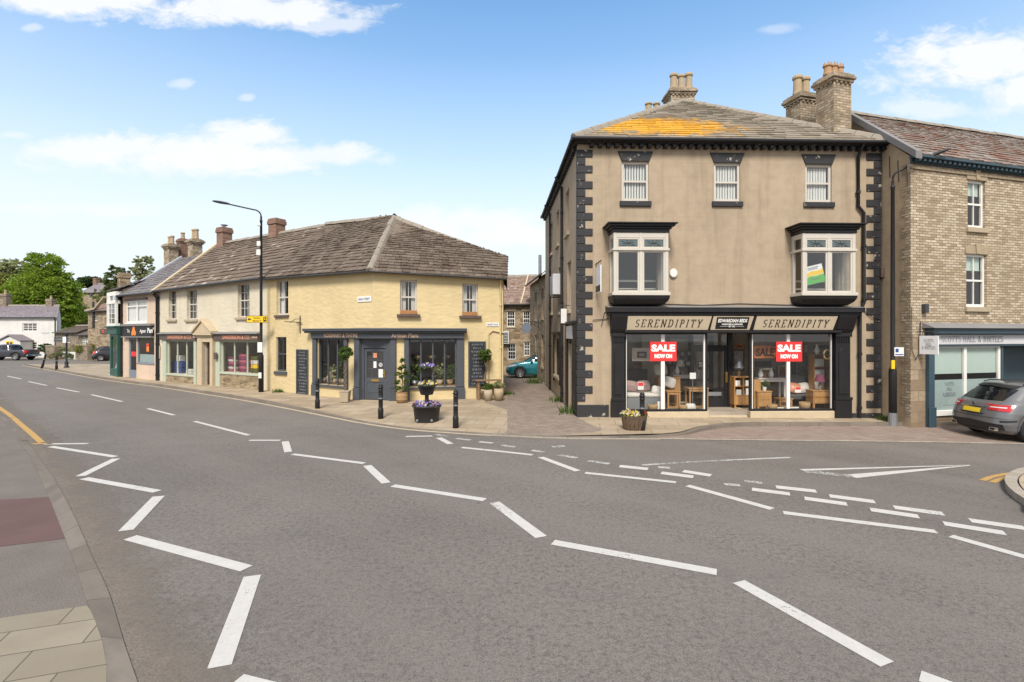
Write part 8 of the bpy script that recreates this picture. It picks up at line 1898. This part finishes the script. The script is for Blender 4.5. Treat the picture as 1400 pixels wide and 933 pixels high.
for i, (x0,x1,y0,y1,v,fm,pm,lab) in enumerate(((866,880,500,514,2.6,'wood_oak','art_print','oak framed grey print low on the left back wall'),(946,956,484,500,2.5,'wood_oak','art_rust','rust coloured print at the right of the left back wall'),(946,956,505,518,2.5,'paint_white','art_print','white framed print under the rust coloured one'),(1005,1018,470,477,2.5,'wood_oak','art_rust','small rust print high beside the shop door'),(1064,1082,500,520,2.7,'paint_white','art_rust','white framed rust picture left of the right mullion'),(1098,1110,470,484,2.7,'wood_oak','paper','oak framed pale print behind the right sale poster'),(1085,1096,498,510,2.7,'paint_white','paper','white framed pale print right of the mullion'))): frame_on('framed_picture', lab, x0,x1,y0,y1,v,fm,pm)
for i, (px, v, z, lab) in enumerate(((1040,1.1,.98,'white vase at the left of the long pale console'),(1054,1.1,.98,'white vase at the right of the long pale console'),(1117,.95,1.78,'white vase on top of the tall oak bookcase'),(926,1.7,1.05,'white vase on the console behind the stools'))):
    p = FA.w(fpos(px, v), v); b = MB(); b.smooth = True; b.lathe([(.05,0),(.09,.1),(.06,.22),(.03,.28),(.05,.33)], (0,0,0), 12); o = b.build('vase', MT['plastic_white']); o.location = (p.x,p.y,FLR+z); tag(o, lab, 'vase', 'white vases in the corner shop')
cushion('rust coloured cushion on the grey checked bench', fpos(1086,1.2), 1.2, FLR+.62, .42, .36, 'letter_copper', 10); cushion('cream cushion beside the rust one on the checked bench', fpos(1098,1.25), 1.25, FLR+.62, .42, .36, 'cloth_white', -8)
# ------------------------------------------------------------------ things on show in the yellow shop and the cream shop
def show_plant(label, f, px, v, z, r, leaf, pot, seed, h=.4):
    p = f.w(f.u(px, v), v); o = thing('potted_plant', label, 'potted plant', (p.x, p.y, z), 0, 'plants in the yellow shop windows'); b = MB(); b.smooth = True; b.lathe([(.10,0),(.15,.22),(.13,.20),(0,.2)], (0,0,0), 12); b.build('pot', MT[pot], o); b = MB(); crown(b, [(0,0,.3+h*.4,r,r,h)], 200, .12, seed, .45, 10); b.build('foliage', MT[leaf], o)
zsl = swL[2]+.02; zsr = swR[2]+.02
b = MB(I4); b.box(swL[0],swL[1],.14,.65,zsl-.06,zsl); b.M = MCR; b.box(swR[0],swR[1],.14,.65,zsr-.06,zsr); b.build('window_shelf', MT['wood_bench'], csf)
for px, lab, lf, pt, h in ((442,'plant in grey pot at the left of the yellow shop left window','leaf_dark','stone_sill',.5),(457,'trailing plant in terracotta pot, middle of the left window','leaf_olive','pot_clay',.35),(468,'bushy plant by the right jamb of the left window','leaf_bay','pot_clay',.55)): show_plant(lab, FCL, px, .4, zsl, .22, lf, pt, px, h)
for px, lab, lf, pt, h in ((567,'fern in grey pot at the left of the yellow shop right window','leaf_bay','steel_grey',.4),(583,'dark plant left of centre in the right window','leaf_dark','pot_clay',.35),(601,'round olive plant right of centre in the right window','leaf_olive','pot_clay',.45),(615,'green plant in basket at the right end of the right window','leaf_bay','basket',.4)): show_plant(lab, FCR, px, .4, zsr, .24, lf, pt, px, h)
p = FCL.w(FCL.u(452,.3), .3); b = MB(); b.smooth = True; b.lathe([(.14,0),(.15,.3),(.08,.42),(.10,.5)], (0,0,0), 14); o = b.build('milk_churn', MT['stone_pale']); o.location = (p.x,p.y,zsl); tag(o, 'pale milk churn standing in the yellow shop left window', 'churn')
for px, lab in ((571,'left hanging pot in the yellow shop right window'),(591,'middle hanging pot in the yellow shop right window'),(611,'right hanging pot in the yellow shop right window')):
    p = FCR.w(FCR.u(px,.45), .45); z = FCR.z(px, 487, .45); o = thing('hanging_pot', lab, 'hanging pot', (p.x,p.y,z), 0, 'hanging pots in the yellow shop'); b = MB(); b.lathe([(.02,-.12),(.1,-.08),(.12,.0),(.1,.01)], (0,0,0), 12); b.build('pot', MT['basket'], o); b = MB(); b.tube([(0,0,0),(0,0,2.6-z)], .006, 4); b.build('cord', MT['stem'], o); b = MB(); crown(b, [(0,0,-.02,.16,.16,.14)], 70, .1, px, .5, 8); b.build('foliage', MT['leaf_dark'], o)
for i, rc in enumerate(upR):                            # timber flower boxes on the upper sills
    u0, u1, z0, z1 = rc; o = thing('window_box', ('orange timber window box under the left upper window', 'orange timber window box under the right upper window')[i], 'window box', M=FCR.M); w = (u1-u0)*(.98 if i == 0 else .92); b = MB(); b.box(u0+.0, u0+w, -.155, .0, z0+.001, z0+.15)
    b.build('trough', MT['wood_box'], o, bevel=.006); b = MB(); [b.box(u0+w*k-.02, u0+w*k+.02, -.165, -.1555, z0+.01, z0+.14) for k in (.33,.66)]; b.build('batten', MT['wood_box'], o)
pl_ = lambda px, v: FD.w(FD.u(px, v), v)
def stack(name, label, px, v, z, w, h, d, mat, n, cat, mats=None):
    p = pl_(px, v); o = thing(name, label, cat, (p.x,p.y,z), math.atan2(FD.d.y,FD.d.x))
    for k in range(n): b = MB(); b.box(-w/2+rnd(-.02,.02), w/2+rnd(-.02,.02), 0, d, k*h/n, (k+1)*h/n-.012); b.build('layer', MT[(mats or [mat])[k % len(mats or [mat])]], o, bevel=.015)
b = MB(I4); b.box(sd1[0],sd1[1],.2,.9,sd1[2]-.05,sd1[2]+.0); b.box(sd2[0],sd2[1],.2,.9,sd2[2]-.05,sd2[2]); b.build('window_shelf', MT['shop_inside'], dsf)
stack('storage_box', 'pair of blue storage boxes in the cream shop left window', 240, .4, sd1[2], 1.15, .62, .4, 'box_blue', 2, 'boxes')
stack('white_parcel', 'white crumpled parcel on top of the blue boxes', 243, .5, sd1[2]+.63, .4, .32, .3, 'cloth_white', 1, 'parcel'); stack('china_set', 'white china pieces at the right of the cream shop left window', 259, .4, sd1[2], .7, .25, .3, 'cloth_white', 2, 'china')
stack('towel_stack', 'stack of red and pink towels in the cream shop right window', 315, .4, sd2[2], .38, .72, .3, 'cloth_pink', 6, 'towels', ['cloth_pink','cloth_white','cloth_plum']); stack('towel_stack', 'stack of plum and red towels in the middle of the right window', 331, .4, sd2[2], .55, .88, .3, 'cloth_plum', 6, 'towels', ['cloth_plum','cloth_pink']); stack('parcel_stack', 'yellow and green packets at the right of the right window', 347, .4, sd2[2], .5, .8, .3, 'sign_yellow', 4, 'packets', ['leaf_yellow','sign_yellow','cloth_white'])

# ------------------------------------------------------------------ sky, sun, camera
SUN_EL, SUN_AZ = 47.0, 186.0                            # high behind the camera, a little to its left (compass from +Y, clockwise)
w = bpy.data.worlds.new('World'); sc.world = w; w.use_nodes = True; t = w.node_tree; t.nodes.clear()
class WN_(NT):
    def __init__(s): s.t = t; s.n = t.nodes
N = WN_(); out = t.nodes.new('ShaderNodeOutputWorld'); bg = t.nodes.new('ShaderNodeBackground')
sky = t.nodes.new('ShaderNodeTexSky'); sky.sky_type = 'NISHITA'; sky.sun_disc = False; sky.sun_elevation = R(SUN_EL); sky.sun_rotation = R(SUN_AZ); sky.altitude = 150; sky.air_density = 1.0; sky.dust_density = .6; sky.ozone_density = 2.2
tc = t.nodes.new('ShaderNodeTexCoord'); sp = N.node('ShaderNodeSeparateXYZ', {0: tc.outputs['Generated']}); X, Yy, Z = sp.outputs
ym = N.math('MAXIMUM', Yy, .05); gx, gzz = N.math('DIVIDE', X, ym), N.math('DIVIDE', Z, ym)
cmb = N.node('ShaderNodeCombineXYZ', {0: gx, 1: gzz, 2: 0.0}).outputs[0]
n1_ = N.noise(N.scale(cmb, (1, 2.0, 1)), 4.2, 10, .66, dist=.6); n2_ = N.noise(N.scale(cmb, (1, 1.8, 1)), 15.0, 8, .68, dist=.4)
nz_ = N.math('ADD', N.math('MULTIPLY', N.math('SUBTRACT', n1_, .5), 2.6), N.math('MULTIPLY', N.math('SUBTRACT', n2_, .5), 1.3))
front = N.math('GREATER_THAN', Yy, .05); cov = None
# cumulus banks of the photographed quarter of the sky, by compass direction: (right, up, width, height, flatness of the base, density)
for cx_, cy_, rx_, ry_, den in ((300,214,235,30,1.0),(345,186,92,26,1.0),(150,205,120,24,.9),(420,212,120,24,.85),(330,14,215,26,1.0),(120,-6,180,26,1.0),(452,34,80,14,.7),(1330,84,150,56,1.0),(1270,74,90,36,1.0),(1420,120,120,34,1.0),(1270,150,75,15,.6),(640,302,130,24,.85),(700,322,120,24,.9),(250,115,20,9,.5),(338,133,14,7,.5),(45,38,16,7,.5),(40,285,70,14,.6),(165,288,60,10,.5),(20,185,30,8,.5),(1060,40,36,9,.35)):
    a, b_ = (cx_-CX)/F, (HZ-cy_)/F
    dx = N.math('DIVIDE', N.math('SUBTRACT', gx, a), rx_/F); dy = N.math('DIVIDE', N.math('SUBTRACT', gzz, b_), ry_/F)
    d = N.math('SQRT', N.math('ADD', N.math('MULTIPLY', dx, dx), N.math('MULTIPLY', dy, dy)))
    e = N.math('MULTIPLY', N.ramp(N.math('ADD', d, nz_), (.45, 1), (1.25, 0)), den)
    cov = e if cov is None else N.math('MAXIMUM', cov, e)
cov = N.math('MULTIPLY', cov, front)
# broken cloud added out of view, to neutralise the blue fill light
pz = N.math('ADD', N.math('MAXIMUM', Z, 0.0), .18); up = N.node('ShaderNodeCombineXYZ', {0: N.math('DIVIDE', X, pz), 1: N.math('DIVIDE', Yy, pz), 2: 0.0}).outputs[0]
g1 = N.noise(up, 1.1, 8, .6); rest = N.ramp(g1, (.33, .25), (.52, 1)); rest = N.math('MULTIPLY', rest, N.ramp(Yy, (.0, 1), (.45, 0)))
cov = N.math('MAXIMUM', cov, N.math('MULTIPLY', rest, N.math('LESS_THAN', Yy, .45)))
haze = N.ramp(Z, (.0, 1.0), (.20, .90), (.33, .50), (.48, .17), (.62, .03))
skyc = N.node('ShaderNodeHueSaturation', {'Hue': .492, 'Saturation': 1.22, 'Value': 1.0, 'Color': sky.outputs[0]}).outputs[0]
HZC, CLC = (3.35, 3.62, 3.8), (3.8, 3.82, 3.84)
c = N.mix(haze, skyc, HZC); shade = N.mix(N.math('MULTIPLY', n2_, .5), CLC, (3.2, 3.35, 3.55)); c = N.mix(N.math('MULTIPLY', cov, .93), c, shade)
N.L(c, bg.inputs[0]); bg.inputs[1].default_value = .12; N.L(bg.outputs[0], out.inputs[0])
sl = bpy.data.lights.new('sun', 'SUN'); sl.energy = 2.0; sl.angle = R(16); sl.color = (1.0, .95, .87); so = bpy.data.objects.new('sun', sl); COL.objects.link(so)
az, el = R(SUN_AZ), R(SUN_EL); dirv = Vector((math.sin(az)*math.cos(el), math.cos(az)*math.cos(el), math.sin(el)))
so.rotation_euler = dirv.to_track_quat('Z', 'Y').to_euler(); so.location = (0, -10, 30)
cam = bpy.data.cameras.new('camera'); co = bpy.data.objects.new('camera', cam); COL.objects.link(co); co.location = (0, 0, CH); co.rotation_euler = (R(90), 0, 0)
cam.sensor_fit = 'HORIZONTAL'; cam.sensor_width = 36; cam.lens = 36*F/1400; cam.shift_y = -(466.5-HZ)/1400; cam.clip_end = 1500; cam.clip_start = .05; sc.camera = co
sc.view_settings.view_transform = 'Standard'; sc.view_settings.look = 'None'; sc.view_settings.gamma = 1; sc.view_settings.exposure = 1.20; sc.view_settings.use_curve_mapping = False
sc.cycles.max_bounces = 8; sc.cycles.transparent_max_bounces = 16; sc.cycles.diffuse_bounces = 4; sc.cycles.use_denoising = True
